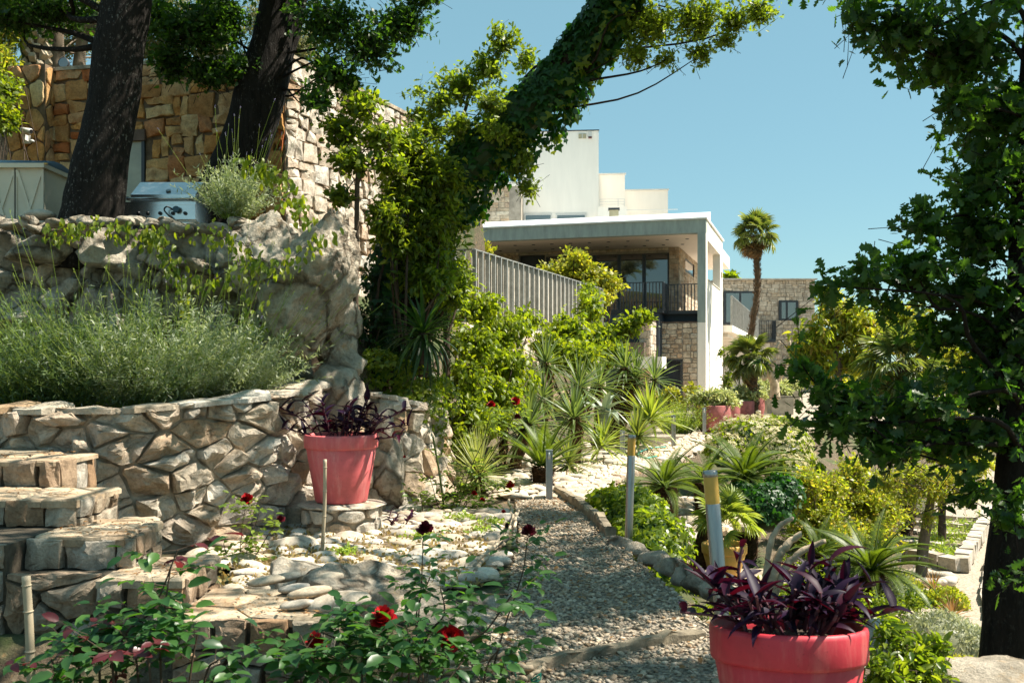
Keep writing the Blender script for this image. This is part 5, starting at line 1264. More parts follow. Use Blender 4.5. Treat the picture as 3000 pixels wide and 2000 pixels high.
def frond_mesh(L, nlf, lw, ll, arch, mat, droop=.35, vee=.5, seed=0):
    """feather leaf along +y arching down"""
    g = np.random.default_rng(seed); t = np.linspace(0, 1, 12); a = arch * t ** 1.4
    y = np.concatenate([[0], np.cumsum(np.cos(a[1:]) * L / 11)]); z = np.concatenate([[0], np.cumsum(.0 - np.sin(a[1:]) * L / 11)])
    ln = np.column_stack([np.zeros(12), y, z]); V, Fc = tube(ln, np.linspace(.011, .003, 12) * L / .6, 4, cap=False); parts = [(V, np.array([(f[0], f[1], f[2]) for f in Fc] + [(f[0], f[2], f[3]) for f in Fc]))]
    k = np.linspace(.10, .99, nlf); pos = np.column_stack([np.interp(k, t, ln[:, q]) for q in range(3)]); tan = unit(np.column_stack([np.interp(k, t, np.gradient(ln[:, q])) for q in range(3)]))
    up = unit(np.cross(np.array([1., 0, 0]), tan)); prof = np.sin(np.clip(k * 1.05, 0, 1) ** .6 * math.pi * .93 + .12) * .85 + .18
    for sgn in (-1, 1):
        side = np.tile([sgn * 1.0, 0, 0], (nlf, 1)); d = unit(side * .85 + tan * (.45 + .5 * k[:, None]) + up * vee * .5 - np.array([0, 0, droop * .15]))
        parts.append(scatter('dia', pos, d, up + side * -.3, ll * prof * (.95 + .1 * g.random(nlf)), lw / ll))
    return mesh('frond', *join(parts), MATS[mat])
def cycad(label, c, b, L, n=26, tr=.13, seed=1, group='cycads beside the path', lo=-.2, hi=1.2, arch=(.7, 1.3), mat='cycad_leaf', name='cycad', az=(0, 6.283)):
    g = np.random.default_rng(seed); c = np.asarray(c, float); b = np.asarray(b, float); root = thing(name, label, 'cycad', b, group)
    if c[2] - b[2] > .08:
        ln = smoothline([b - [0, 0, .08], (b + c) / 2, c - [0, 0, .02]], 10); V, Fc = tube(ln, np.linspace(tr * .85, tr * 1.05, 10), 16, .2, seed=seed); mk('trunk', V, Fc, MATS['cycad_bark'], root)
        nn = 420; k = g.integers(0, 10, nn); a = g.random(nn) * 6.283; rd = np.column_stack([np.cos(a), np.sin(a), np.zeros(nn)])
        V, T = scatter('dia', ln[k] + rd * tr * .9 + g.normal(size=(nn, 3)) * [.005, .005, .03], rd * .7 + [0, 0, .35], rd + [0, 0, 1], .055, .9); tag(mk('trunk_scales', V, T, MATS['cycad_bark'], root), kind='stuff')
    ms = [frond_mesh(L, 46, .0105 * L / .6, .155 * L, ar, mat, seed=seed + i, vee=.55) for i, ar in enumerate(np.linspace(*arch, 3))]
    for i in range(n):
        t = (i + .5) / n; el = hi - (hi - lo) * t + g.normal() * .06; a = az[0] + ((i * 2.39996) % 6.28318) * (az[1] - az[0]) / 6.28318
        d = np.array([math.cos(a) * math.cos(el), math.sin(a) * math.cos(el), math.sin(el)]); inst('frond', ms[i % 3], orient(c + d * .03, d, (0, 0, 1), .85 + .25 * g.random(), g.normal() * .2), root)
    return root
def fan_mesh(mat, pet=.55, n=26, seed=0, droop=.35):
    """fan leaf: stalk then a round blade of folded fingers, length about 1"""
    g = np.random.default_rng(seed); V, Fc = tube([(0, 0, 0), (0, pet * .5, .02), (0, pet, 0)], [.012, .009, .007], 4, cap=False)
    parts = [(V, np.array([(f[0], f[1], f[2]) for f in Fc] + [(f[0], f[2], f[3]) for f in Fc]))]
    a = np.linspace(-2.1, 2.1, n); d = np.column_stack([np.sin(a), np.cos(a), -droop * (.35 + .65 * g.random(n)) * 1.0]); L = .55 * (1 - .12 * np.abs(a) / 2.1) * (.9 + .2 * g.random(n))
    parts.append(scatter('lance', np.tile([0, pet, 0.], (n, 1)), d, np.tile([0, .0, 1.], (n, 1)), L, .13)); return mesh('frond', *join(parts), MATS[mat])
def fan_palm(label, c, b, L, n=34, tr=.1, seed=1, ndead=22, mat='palm_leaf', lo=-.9, hi=1.4, name='fan_palm', wob=.2, group=None):
    g = np.random.default_rng(seed); c = np.asarray(c, float); b = np.asarray(b, float); root = thing(name, label, 'palm', b, group)
    if c[2] - b[2] > .3:
        h = c - b; ln = smoothline([b - [0, 0, .1], b + h * .35 + [g.normal() * .05, 0, 0], b + h * .7 + [g.normal() * .06, 0, 0], c], 26); V, Fc = tube(ln, np.linspace(tr, tr * 1.0, 26), 12, wob, seed=seed); mk('trunk', V, Fc, MATS['palm_bark'], root)
        nn = int(180 * h[2]); k = g.random(nn); p = np.column_stack([np.interp(k, np.linspace(0, 1, 26), ln[:, q]) for q in range(3)]); a = g.random(nn) * 6.283; rd = np.column_stack([np.cos(a), np.sin(a), np.zeros(nn)])
        V, T = scatter('dia', p + rd * tr * .9, rd * .45 + [0, 0, .6], rd, .13 * (.6 + .7 * g.random(nn)), .4); tag(mk('leaf_bases', V, T, MATS['palm_bark'], root), kind='stuff')
    ms = [fan_mesh(mat, seed=seed + i, droop=dd) for i, dd in enumerate((.1, .4, .8))]; md = fan_mesh('dead_palm', seed=seed + 9, droop=1.0)
    for i in range(n):
        t = (i + .5) / n; el = hi - (hi - lo) * t + g.normal() * .12; a = i * 2.39996; d = np.array([math.cos(a) * math.cos(el), math.sin(a) * math.cos(el), math.sin(el)])
        inst('frond', ms[min(2, int(t * 3))], orient(c + d * .04, d, (0, 0, 1), L * (.8 + .3 * g.random()), g.normal() * .4), root)
    for i in range(ndead):
        el = -1.15 + g.normal() * .2; a = g.random() * 6.283; d = np.array([math.cos(a) * math.cos(el), math.sin(a) * math.cos(el), math.sin(el)]); inst('dead_frond', md, orient(c - [0, 0, .05 + .25 * L * g.random()], d, (0, 0, 1), L * (.55 + .3 * g.random()), g.normal() * .6), root)
    return root
def tree(name, label, trunks, blobs, ncl, nl, size, kind, mat, bark, wr=.6, twig=.3, seed=1, nlimb=10, droop=.2, jit=.8, shell=.55, up=.6, sides=20, wob=.10, leaf_parts=0, group=None, cat='tree', base=None, twr=.005):
    """trunks: list of (points, radii); crown blobs are joined to the top of a trunk by limbs"""
    g = np.random.default_rng(seed); base = base if base is not None else trunks[0][0][0]; root = thing(name, label, cat, base, group)
    for pts, rad in trunks:
        n = 40; ln = smoothline(pts, n); r = np.interp(np.linspace(0, 1, n), np.linspace(0, 1, len(rad)), rad); V, Fc = tube(ln, r, sides, wob, seed=seed); mk('trunk', V, Fc, MATS[bark], root, True)
    mbl = []
    rt = min(t[1][-1] for t in trunks)
    for i in range(min(nlimb, len(blobs) * 2)):
        bl = blobs[i % len(blobs)]; pts = smoothline(trunks[i % len(trunks)][0], 60); tip = bl[0] + g.normal(size=3) * np.asarray(bl[1]) * .3
        hd = np.linalg.norm((pts - tip)[:, :2], axis=1); want = tip[2] - .35 * hd + g.normal() * .15; k = int(np.clip(np.argmin(np.abs(pts[:, 2] - want)), 8, 57)); a = pts[k]
        dd_ = np.linalg.norm(tip - a); ln = smoothline([a, a + (tip - a) * .3 + g.normal(size=3) * .09 * dd_ + [0, 0, .06 * dd_], a + (tip - a) * .65 + g.normal(size=3) * .09 * dd_, tip], 14); V_, F_ = tube(ln, np.linspace(max(.008, rt * .26), .004, 14), 6, cap=False); mbl.append((V_, np.array([(f[0], f[1], f[2]) for f in F_] + [(f[0], f[2], f[3]) for f in F_])))
    (V, T), tw, (pos, d, nrm, s) = crown(blobs, ncl, nl, size, kind, wr, twig, droop, up, jit, shell, g=g, twr=twr)
    if mbl: V2, T2 = join(mbl + [tw]); mk('limbs', V2, T2, MATS[bark], root)
    if leaf_parts:
        nv, ntri = len(TM[kind][0]), len(TM[kind][1]); u = 1500 + F * pos[:, 0] / np.maximum(pos[:, 1], .1); v = HV - F * (pos[:, 2] - EYE) / np.maximum(pos[:, 1], .1)
        vis = (u > 0) & (u < 3000) & (v > 0) & (v < 2000) & (pos[:, 1] > 1); sc = np.where(vis, s / np.maximum(pos[:, 1], .1), 0); k = np.argsort(-sc)[:leaf_parts]
        lm = [mesh('leaf', *(lambda q: (np.column_stack([q[0][:, 0] * wr, q[0][:, 1], q[0][:, 2]]), q[1]))(TM[kind]), MATS[mat])]
        for i in k: inst('leaf', lm[0], orient(pos[i], d[i], nrm[i], float(s[i])), root)
        keep = np.ones(len(pos), bool); keep[k] = False; V, T = scatter(kind, pos[keep], d[keep], nrm[keep], s[keep], wr)
    tag(mk('crown', V, T, MATS[mat], root), kind='stuff')
    return root, (pos, d)
# ------------------------------------------------------------------ the two dark oaks on the upper terrace
def px(*q, Y): return [P(u, v, Y) for u, v in q]
o1 = [atY(262, 11.0)] + px((269, 634), (307, 425), (338, 255), (353, 128), (369, 0), (385, -200), (430, -420), Y=11.0)
oak1, _ = tree('oak_tree', 'left one of two dark leaning trunks on the grill terrace, crown above the picture', [(o1, [.40, .33, .275, .27, .27, .265, .24, .18])],
     [blob(150, 20, 210, 55, 11.5, .7, .8), blob(60, -150, 260, 160, 11.2, 1.2, .3), blob(400, -260, 300, 160, 11.2, 1.3, .3), blob(40, 50, 90, 40, 11.6, .4, .35)], 620, 9, .075, 'oak', 'oak_leaf', 'oak_bark', .95, .3, 101, 8, wob=.10, leaf_parts=120, sides=28, group='oaks on the grill terrace')
o2 = [atY(618, 12.4)] + px((622, 650), (715, 421), (768, 250), (800, 120), (815, 0), (830, -250), (850, -450), Y=12.4)
o2b = px((775, 330), (820, 190), (862, 60), (880, -40), (930, -300), Y=12.45)
oak2, _ = tree('oak_tree', 'right one of two dark trunks, forked, with leafy branches spreading toward the sky', [(o2, [.42, .35, .31, .285, .24, .22, .20, .15]), (o2b, [.10, .13, .12, .11, .08])],
     [blob(560, 80, 150, 90, 11.8, .5, .30), blob(500, 180, 80, 60, 12.0, .4, .12), blob(690, 200, 90, 60, 12.2, .4, .12), blob(960, 60, 120, 110, 12.0, .6), blob(1080, 130, 110, 100, 12.0, .6), blob(1180, 60, 110, 80, 12.2, .5), blob(970, 200, 90, 60, 11.8, .4), blob(930, 290, 60, 50, 11.6, .3),
      blob(1240, -20, 70, 60, 12.2, .4), blob(1020, 240, 60, 50, 12, .3), blob(900, -250, 420, 190, 11.3, 1.6, .35), blob(650, -200, 300, 150, 11.5, 1.4, .3), blob(1250, -280, 250, 130, 12, 1.2, .2), blob(450, 40, 110, 60, 12, .5, .15), blob(650, 40, 110, 80, 12, .5, .2), blob(600, 210, 90, 50, 12, .3, .1)], 2300, 9, .075, 'oak', 'oak_leaf', 'oak_bark', .95, .3, 102, 14, wob=.10, leaf_parts=150, sides=28, group='oaks on the grill terrace')

# ------------------------------------------------------------------ leaning ivy clad trunk
def ivy_tree():
    ln = [np.array([-1.55, 12.6, 1.3]), P(1180, 760, 12.9), P(1275, 600, 13.0), P(1425, 435, 12.9), P(1590, 270, 12.7), P(1710, 130, 12.4), P(1800, 0, 12.1), P(1890, -150, 11.7), P(2000, -330, 11.2)]
    g = np.random.default_rng(103)
    bl = [blob(1900, 60, 110, 80, 12.0, .5), blob(1860, 150, 60, 50, 12.0, .35), blob(2040, 50, 110, 80, 12.0, .5), blob(2050, 155, 50, 40, 12.0, .3), blob(2150, 60, 60, 50, 12.0, .3), blob(2220, 30, 70, 45, 12, .35), blob(1950, 170, 40, 30, 12, .25), blob(2120, 120, 40, 25, 12, .25),
          blob(1530, 470, 45, 60, 12.7, .3), blob(1545, 545, 40, 35, 12.7, .25), blob(1495, 400, 60, 40, 12.6, .3),
          blob(2000, -160, 330, 110, 11.4, 1.0, .35), blob(1600, -260, 350, 140, 10.5, 1.3, .16), blob(2300, -260, 350, 150, 11.0, 1.3, .18), blob(1300, -420, 350, 120, 9.5, 1.3, .12), blob(1900, -500, 420, 140, 9.0, 1.3, .16)]
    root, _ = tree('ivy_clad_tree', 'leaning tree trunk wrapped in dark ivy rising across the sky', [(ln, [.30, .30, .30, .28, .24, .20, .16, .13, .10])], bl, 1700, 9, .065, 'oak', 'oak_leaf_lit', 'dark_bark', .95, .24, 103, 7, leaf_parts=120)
    # ivy coat
    L = smoothline(ln[:8], 80); T_ = unit(np.gradient(L, axis=0)); n = 6800; t = g.random(n) ** .9
    r = np.interp(t, [0, .12, .3, .55, .75, 1], [.34, .38, .38, .34, .25, .17]); k = t * 79; c = np.column_stack([np.interp(k, np.arange(80), L[:, q]) for q in range(3)]); tt = unit(np.column_stack([np.interp(k, np.arange(80), T_[:, q]) for q in range(3)]))
    x = unit(np.cross(tt, [0, 0, 1.])); y = np.cross(x, tt); a = g.random(n) * 6.283; rad = np.cos(a)[:, None] * x + np.sin(a)[:, None] * y
    lump = 1 + .34 * fbm(c * 2.2 + rad * .9, 3, 5); hang = np.clip(-rad[:, 2], 0, 1) * .40 * g.random(n) ** 2
    pos = c + rad * (r * lump * (.82 + .22 * g.random(n)))[:, None] - np.array([0, 0, 1.]) * hang[:, None]
    d = unit(np.array([0, 0, -.9]) + .45 * rdir(n, g) + .3 * rad); nn = unit(rad + .5 * rdir(n, g) + [0, 0, .2]); s = .095 * (.3 + 1.05 * g.random(n))
    u = 1500 + F * pos[:, 0] / pos[:, 1]; v = HV - F * (pos[:, 2] - EYE) / pos[:, 1]; vis = (v > 0) & (nn[:, 1] < -.2); kk = np.argsort(-np.where(vis, s, 0))[:180]
    me = mesh('ivy_leaf', *TM['ivy'], MATS['ivy_leaf'])
    for i in kk: inst('ivy_leaf', me, orient(pos[i], d[i], nn[i], float(s[i])), root)
    kp = np.ones(n, bool); kp[kk] = False; V, T = scatter('ivy', pos[kp], d[kp], nn[kp], s[kp], 1.0); tag(mk('ivy', V, T, MATS['ivy_leaf'], root), kind='stuff')
    m_ = (rad[:, 2] < -.35) & (g.random(n) < .22); V, T = scatter('ivy', pos[m_] + rad[m_] * .05 - [0, 0, .04], d[m_], nn[m_], s[m_] * .9, 1.0); tag(mk('lit_ivy', V, T, MATS['privet_leaf'], root), kind='stuff')  # yellower leaves on the underside, painting in the ivy's bright lit edge
    V, Fc = tube(L, np.interp(np.linspace(0, 1, 80), [0, .12, .3, .55, .75, 1], [.27, .33, .31, .27, .21, .16]), 18, .15, seed=9); mk('ivy_stems', V, Fc, MATS['dark_leaf'], root)
    # high canopy over the path, out of the picture; added so its shade dapples the steps and the gravel
    hb = [(np.array([1.0, 6.3, 5.9]), (1.5, 1.3, .55)), (np.array([-.5, 7.0, 6.2]), (1.3, 1.0, .5), .6), (np.array([2.9, 6.9, 6.1]), (1.2, .8, .5), .4), (np.array([1.5, 4.6, 6.0]), (1.3, 1.0, .5)), (np.array([-.3, 5.2, 6.2]), (1.2, 1.0, .5)), (np.array([3.9, 5.6, 6.2]), (1.2, 1.1, .6)), (np.array([4.7, 8.6, 5.7]), (1.2, 1.4, .5), 1.4), (np.array([4.9, 7.0, 6.2]), (1.1, 1.0, .5), 1.0), (np.array([4.7, 10.6, 6.0]), (1.0, 1.0, .4), 1.6), (np.array([5.2, 5.3, 6.1]), (1.1, 1.0, .5), 1.2)]
    (V, T), tw, _ = crown(hb, 1250, 9, .10, 'oak', .95, .34, g=g, shell=.5); tag(mk('shade_crown', V, T, MATS['oak_leaf_lit'], root), kind='stuff'); mk('shade_twigs', *tw, MATS['dark_bark'], root)
    mbl = MB(); top = P(2000, -330, 11.2)
    for b_ in hb: mbl.add(*tube(smoothline([top, (top + b_[0]) / 2 + g.normal(size=3) * .2, b_[0]], 12), np.linspace(.07, .02, 12), 7))
    mbl.build('shade_limbs', MATS['dark_bark'], root)
ivy_tree()
# ------------------------------------------------------------------ oak on the right
rt = [atY(2965, 6.9), P(2968, 1700, 6.9), P(2992, 1400, 6.95), P(3002, 1150, 7.0), P(3015, 900, 7.0), P(3025, 600, 7.0), P(3040, 250, 7.0), P(3080, -200, 7.1)]
tree('oak_tree', 'dark oak at the right edge with low branches of lobed leaves', [(rt, [.24, .19, .165, .155, .15, .14, .12, .09])],
     [blob(2650, 90, 170, 90, 7.0, .7), blob(2520, 40, 60, 45, 7.0, .35), blob(2800, 150, 170, 120, 7.2, .8), blob(2810, 310, 80, 50, 6.8, .4), blob(2920, 330, 110, 130, 7.2, .8), blob(2930, 480, 90, 90, 7.0, .7), blob(2850, 580, 80, 55, 7, .5), blob(2720, 640, 90, 55, 6.9, .45),
      blob(2880, 680, 130, 100, 7.1, .7), blob(2680, 770, 110, 55, 6.8, .5), blob(2540, 800, 90, 38, 6.7, .4), blob(2430, 830, 60, 24, 6.6, .25), blob(2840, 830, 160, 90, 7.1, .8), blob(2920, 980, 110, 120, 7.1, .7), blob(2750, 960, 90, 70, 7.2, .5), blob(2600, 880, 70, 45, 6.9, .3),
      blob(2860, 1110, 140, 70, 7.1, .7), blob(2680, 1170, 150, 65, 6.8, .6), blob(2500, 1170, 110, 60, 6.6, .45), blob(2390, 1120, 60, 60, 6.5, .3), blob(2350, 1060, 40, 40, 6.4, .2), blob(2440, 1250, 100, 50, 6.6, .4), blob(2600, 1290, 130, 60, 6.7, .5), blob(2760, 1270, 120, 60, 7.0, .6), blob(2900, 1260, 100, 80, 7.0, .6),
      blob(2975, 1480, 40, 80, 6.4, .25, .03), blob(2860, 1430, 60, 35, 6.6, .25, .02), blob(2980, 1690, 35, 50, 6.3, .2, .015),
      blob(3200, 400, 350, 500, 7.5, 1.5, .7), blob(2800, -180, 420, 160, 7.2, 1.5, .4), blob(3250, 1000, 250, 300, 7.5, 1.2, .5), blob(3100, -300, 450, 250, 7.5, 1.6, .4)],
     1750, 11, .095, 'oak', 'oak_leaf', 'dark_bark', .95, .30, 104, 26, leaf_parts=300, droop=.3, shell=.6)

# ------------------------------------------------------------------ shrubs of the middle
tree('small_tree', 'slim young tree with small dark leaves before the lit stone wall', [([atY(1040, 11.7), P(1045, 640, 11.7), P(1048, 520, 11.7), P(1055, 440, 11.7)], [.035, .03, .027, .02]), (px((1046, 540), (1090, 470), (1150, 430), Y=11.7), [.018, .015, .01])],
     [blob(1000, 380, 70, 70, 11.7, .3), blob(1060, 310, 80, 60, 11.7, .3), blob(1120, 400, 80, 60, 11.8, .3), blob(1020, 470, 80, 50, 11.6, .3), blob(1140, 480, 80, 50, 11.8, .3), blob(1000, 570, 50, 40, 11.7, .25)], 420, 10, .07, 'ovate', 'privet_leaf', 'twig', .75, .22, 111, 10, twr=.003)
tree('oak_sapling', 'light yellow green young oak in front of the blue sky', [([atY(1310, 13.2), P(1310, 560, 13.2), P(1340, 400, 13.2), P(1370, 300, 13.2)], [.05, .045, .035, .02])],
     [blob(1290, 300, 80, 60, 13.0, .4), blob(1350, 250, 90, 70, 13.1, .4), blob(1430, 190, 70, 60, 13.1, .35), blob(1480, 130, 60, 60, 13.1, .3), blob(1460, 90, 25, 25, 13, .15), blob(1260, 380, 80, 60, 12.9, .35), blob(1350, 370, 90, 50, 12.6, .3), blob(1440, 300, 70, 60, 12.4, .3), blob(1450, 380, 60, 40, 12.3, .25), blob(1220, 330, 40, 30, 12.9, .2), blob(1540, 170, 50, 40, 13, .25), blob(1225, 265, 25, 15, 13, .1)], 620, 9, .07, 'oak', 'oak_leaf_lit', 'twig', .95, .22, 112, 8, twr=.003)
bush('privet', 'tall glossy privet with yellow green new leaves left of the villa', [blob(1210, 440, 110, 80, 12.4, .4), blob(1280, 520, 100, 80, 12.4, .4), blob(1180, 560, 90, 80, 12.3, .4), blob(1270, 640, 110, 80, 12.4, .4), blob(1180, 700, 90, 70, 12.2, .35), blob(1265, 740, 100, 70, 12.6, .4), blob(1250, 820, 110, 70, 12.3, .4), blob(1310, 850, 80, 70, 12.7, .35), blob(1130, 640, 60, 80, 12.0, .3), blob(1345, 800, 40, 60, 13.0, .25)],
     1700, 10, .095, 'lance', 'privet_leaf', base=atY(1180, 12.5), wr=.42, nst=14, sr=.03, seed=113, cat='shrub', twig=.26, droop=.35)
bush('dark_thicket', 'dark shaded thicket of twigs and leaves behind the boulder', [blob(1110, 820, 90, 90, 12.7, .4), blob(1090, 930, 80, 90, 12.4, .4), blob(1200, 960, 100, 80, 12.8, .4), blob(1160, 1030, 110, 70, 12.0, .35), blob(1270, 930, 80, 90, 13.0, .4)], 420, 9, .06, 'ovate', 'dark_leaf', base=atY(1080, 12.6), wr=.6, nst=26, sr=.022, seed=114, twig=.3)
cover('trailing_ivy', 'small leaved ivy trailing over the rubble wall behind the pot', [blob(1180, 1110, 110, 60, 11.3, .3), blob(1210, 1200, 100, 90, 11.2, .25), blob(1250, 1290, 60, 100, 11.5, .2), blob(1110, 1060, 60, 40, 11.0, .25), blob(1280, 1180, 70, 80, 11.8, .3)], 2300, .052, 'ivy', 'privet_leaf', seed=115, hang=.8, core=None)
# dark strap leaved plant
g = np.random.default_rng(116); c = P(1240, 975, 11.2); r_ = thing('strap_leaf_plant', 'dark arching strap leaved plant hanging over the ivy wall', 'plant', c - [0, 0, .2])
rosette(r_, c, .72, 90, .05, 'dark_leaf', g, -.8, 1.2, (.5, 1.6)); V, Fc = tube([c - [0, 0, .5], c], .06, 8); mk('stem', V, Fc, MATS['twig'], r_)
bush('lime_vine', 'bright lime green climber spilling down the bank left of the yuccas', [blob(1400, 900, 90, 60, 14.0, .4), blob(1480, 960, 90, 60, 14.5, .4), blob(1390, 1000, 100, 70, 13.6, .4), blob(1480, 1060, 90, 70, 14.2, .4), blob(1370, 1100, 80, 80, 13.2, .35), blob(1450, 1150, 100, 70, 13.8, .4), blob(1380, 1210, 80, 80, 13.0, .35), blob(1350, 1290, 60, 60, 12.7, .3), blob(1440, 1230, 80, 50, 13.4, .3), blob(1540, 1120, 50, 40, 14.6, .25), blob(1540, 930, 60, 35, 15, .2)],
     1700, 10, .08, 'ovate', 'vine_leaf', base=atY(1380, 13.6), wr=.62, nst=16, sr=.02, seed=117, cat='vine', twig=.26, droop=.7, jit=.6)
bush('lime_vine', 'bright lime green climber covering the far end of the slatted balustrade', [blob(1660, 960, 80, 60, 21.5, .6), blob(1730, 900, 50, 70, 23, .5), blob(1760, 990, 90, 60, 22, .6), blob(1690, 1040, 110, 60, 20.5, .6), blob(1800, 1030, 60, 50, 21.5, .5), blob(1840, 950, 60, 35, 22, .35), blob(1885, 925, 35, 18, 22, .2), blob(1600, 1000, 50, 40, 20.5, .4), blob(1730, 850, 25, 30, 24, .25)],
     1000, 9, .12, 'ovate', 'vine_leaf', base=atY(1700, 22), wr=.62, nst=14, sr=.03, seed=118, cat='vine', twig=.4, droop=.6)
bush('golden_bush', 'golden green rounded bush behind the slatted balustrade', [blob(1690, 760, 55, 40, 31, .6), blob(1640, 800, 70, 45, 31, .7), blob(1720, 810, 80, 45, 31, .7), blob(1780, 830, 55, 40, 31, .6), blob(1770, 870, 40, 25, 30.5, .5), blob(1640, 850, 60, 40, 31, .6)], 1000, 9, .15, 'dia', 'yellow_leaf', base=np.array([2.6, 31.3, 2.2]), wr=.5, nst=9, sr=.05, seed=119, twig=.4)
bush('golden_bush', 'golden shrub at the near end of the slatted balustrade, under the roof beam', [blob(1375, 710, 50, 35, 24, .5), blob(1420, 735, 35, 25, 24, .4), blob(1350, 760, 45, 50, 23.5, .5)], 320, 9, .13, 'dia', 'yellow_leaf', base=np.array([-1.1, 24, 2.3]), wr=.5, nst=6, sr=.03, seed=120, twig=.35)
# ------------------------------------------------------------------ yuccas on the slope
YG_ = None
yucca('yucca with a slim trunk against the white terrace wall', (1600, 1062), (1588, 1140), 18.5, 92, 60, seed=201, tr=.055)
yucca('pale yucca rosette right of the slim one, before the climber', (1698, 1130), (1680, 1165), 17.5, 100, 70, seed=202, tr=.07)
yucca('forked yucca with two shaggy trunks near the doorway', (1832, 1076), (1795, 1190), 19.5, 95, 60, seed=203, tr=.11, two=(1862, 1102))
yucca('yucca with a long bare curved trunk beside the lavender', (1918, 1108), (1860, 1245), 19.0, 88, 56, seed=204, tr=.05)
yucca('big yucca on a thick leaning trunk behind the red roses', (1552, 1240), (1498, 1360), 14.2, 118, 76, seed=205, tr=.085, w_=.04)
yucca('yucca on a stout upright trunk above the small cycad', (1682, 1222), (1678, 1310), 15.2, 112, 76, seed=206, tr=.085, w_=.04)
yucca('stemless green yucca at the foot of the white wall', (1590, 1165), (1590, 1190), 16.4, 105, 60, seed=207, trunk=False)
yucca('pale yucca behind the stout trunk, beside the agave', (1755, 1125), (1750, 1160), 18.3, 90, 56, seed=208, tr=.06)
yucca('bright lime yucca low beside the grey bollard', (1762, 1300), (1760, 1330), 15.4, 100, 64, 'yucca_lime', seed=209, trunk=False, lo=-.3)
yucca('largest lime yucca next to the lavender grass', (1905, 1225), (1905, 1262), 18.0, 110, 80, 'yucca_lime', seed=210, trunk=False, lo=-.3, w_=.045)
yucca('deep green low yucca below the curved trunk', (1868, 1275), (1865, 1300), 17.0, 92, 60, 'palm_leaf', seed=211, trunk=False, lo=-.4, w_=.045)
yucca('drooping green yucca on the cobbles behind the grey bollard', (1665, 1352), (1660, 1375), 13.9, 100, 64, 'palm_leaf', seed=212, trunk=False, lo=-.5, curve=(.4, 1.2))
yucca('green yucca left of the big leaning one, under the climber', (1478, 1225), (1470, 1280), 14.6, 110, 60, seed=213, tr=.06)
g = np.random.default_rng(214); c = P(1402, 1385, 12.2); r_ = thing('desert_spoon', 'pale spiky desert spoon with hundreds of thin leaves by the roses', 'plant', atY(1402, 12.2)); rosette(r_, c, .64, 240, .017, 'dasylirion', g, -.35, 1.5, (.02, .35), fold=.1)
V, Fc = rock_geo(c - [0, 0, .06], (.1, .1, .16), 5, 3, 4); mk('crown_base', V, Fc, MATS['cycad_bark'], r_)
g = np.random.default_rng(215); c = P(1772, 1205, 16.6); r_ = thing('agave', 'grey green agave with broad curling leaves among the yuccas', 'agave', atY(1772, 16.6)); rosette(r_, c, .62, 15, .15, 'agave', g, -.1, 1.1, (.3, 1.3), fold=.5); V, Fc = rock_geo(c - [0, 0, .1], (.12, .12, .2), 6, 3, 4); mk('crown_base', V, Fc, MATS['agave'], r_)
# ------------------------------------------------------------------ cycads
b = atY(1588, 12.5); cycad('small cycad with upright fronds among the white cobbles', P(1590, 1368, 12.5), b, .74, 20, .14, 221, lo=.35, hi=1.3, arch=(.35, .8))
b = np.array([P(1950, 0, 12.0)[0], 12.0, -.36]); cycad('cycad with an open crown behind the middle steel bollard', P(1945, 1425, 12.0), b, .66, 26, .15, 222, lo=-.25, arch=(.7, 1.3))
b = np.array([P(2062, 0, 12.6)[0], 12.6, -.36]); cycad('smaller cycad half hidden by the near steel bollard', P(2065, 1412, 12.6), b, .55, 20, .12, 223, lo=-.1)
b = atY(2185, 13.2); cycad('large cycad in front of the flowering jasmine mound', P(2182, 1400, 13.2), b, .85, 32, .16, 224, lo=-.2, arch=(.6, 1.2))
b = atY(2560, 11.6); cycad('broad cycad above the lavender cushions on the lower terrace', P(2555, 1672, 11.6), b, .80, 34, .15, 225, lo=-.15, arch=(.6, 1.2))
b = atY(2400, 12.4); cycad('cycad behind the driftwood branches', P(2400, 1620, 12.4), b, .55, 20, .12, 226, lo=.1)
# ------------------------------------------------------------------ palms
fan_palm('tall fan palm with a thin trunk between villa and far building', P(2212, 690, 37.5), atY(2188, 37.5), .92, 28, .11, 231, 36, lo=-.5)
fan_palm('short fan palm in front of the white wall and rose trellis', P(2195, 1052, 27), atY(2205, 27), .72, 34, .13, 232, 12, lo=-.8)
fan_palm('fan palm with drooping leaves behind the oak branches', P(2640, 1075, 17.5), atY(2655, 17.5), .78, 36, .12, 233, 26, lo=-.9)
fan_palm('small pale fan palm in the yellow pot', P(2125, 1540, 10.0), np.array([P(2122, 0, 10.0)[0], 10.0, -.30]), .36, 16, .03, 234, 0, 'yucca_lime', lo=-.1, hi=1.3)
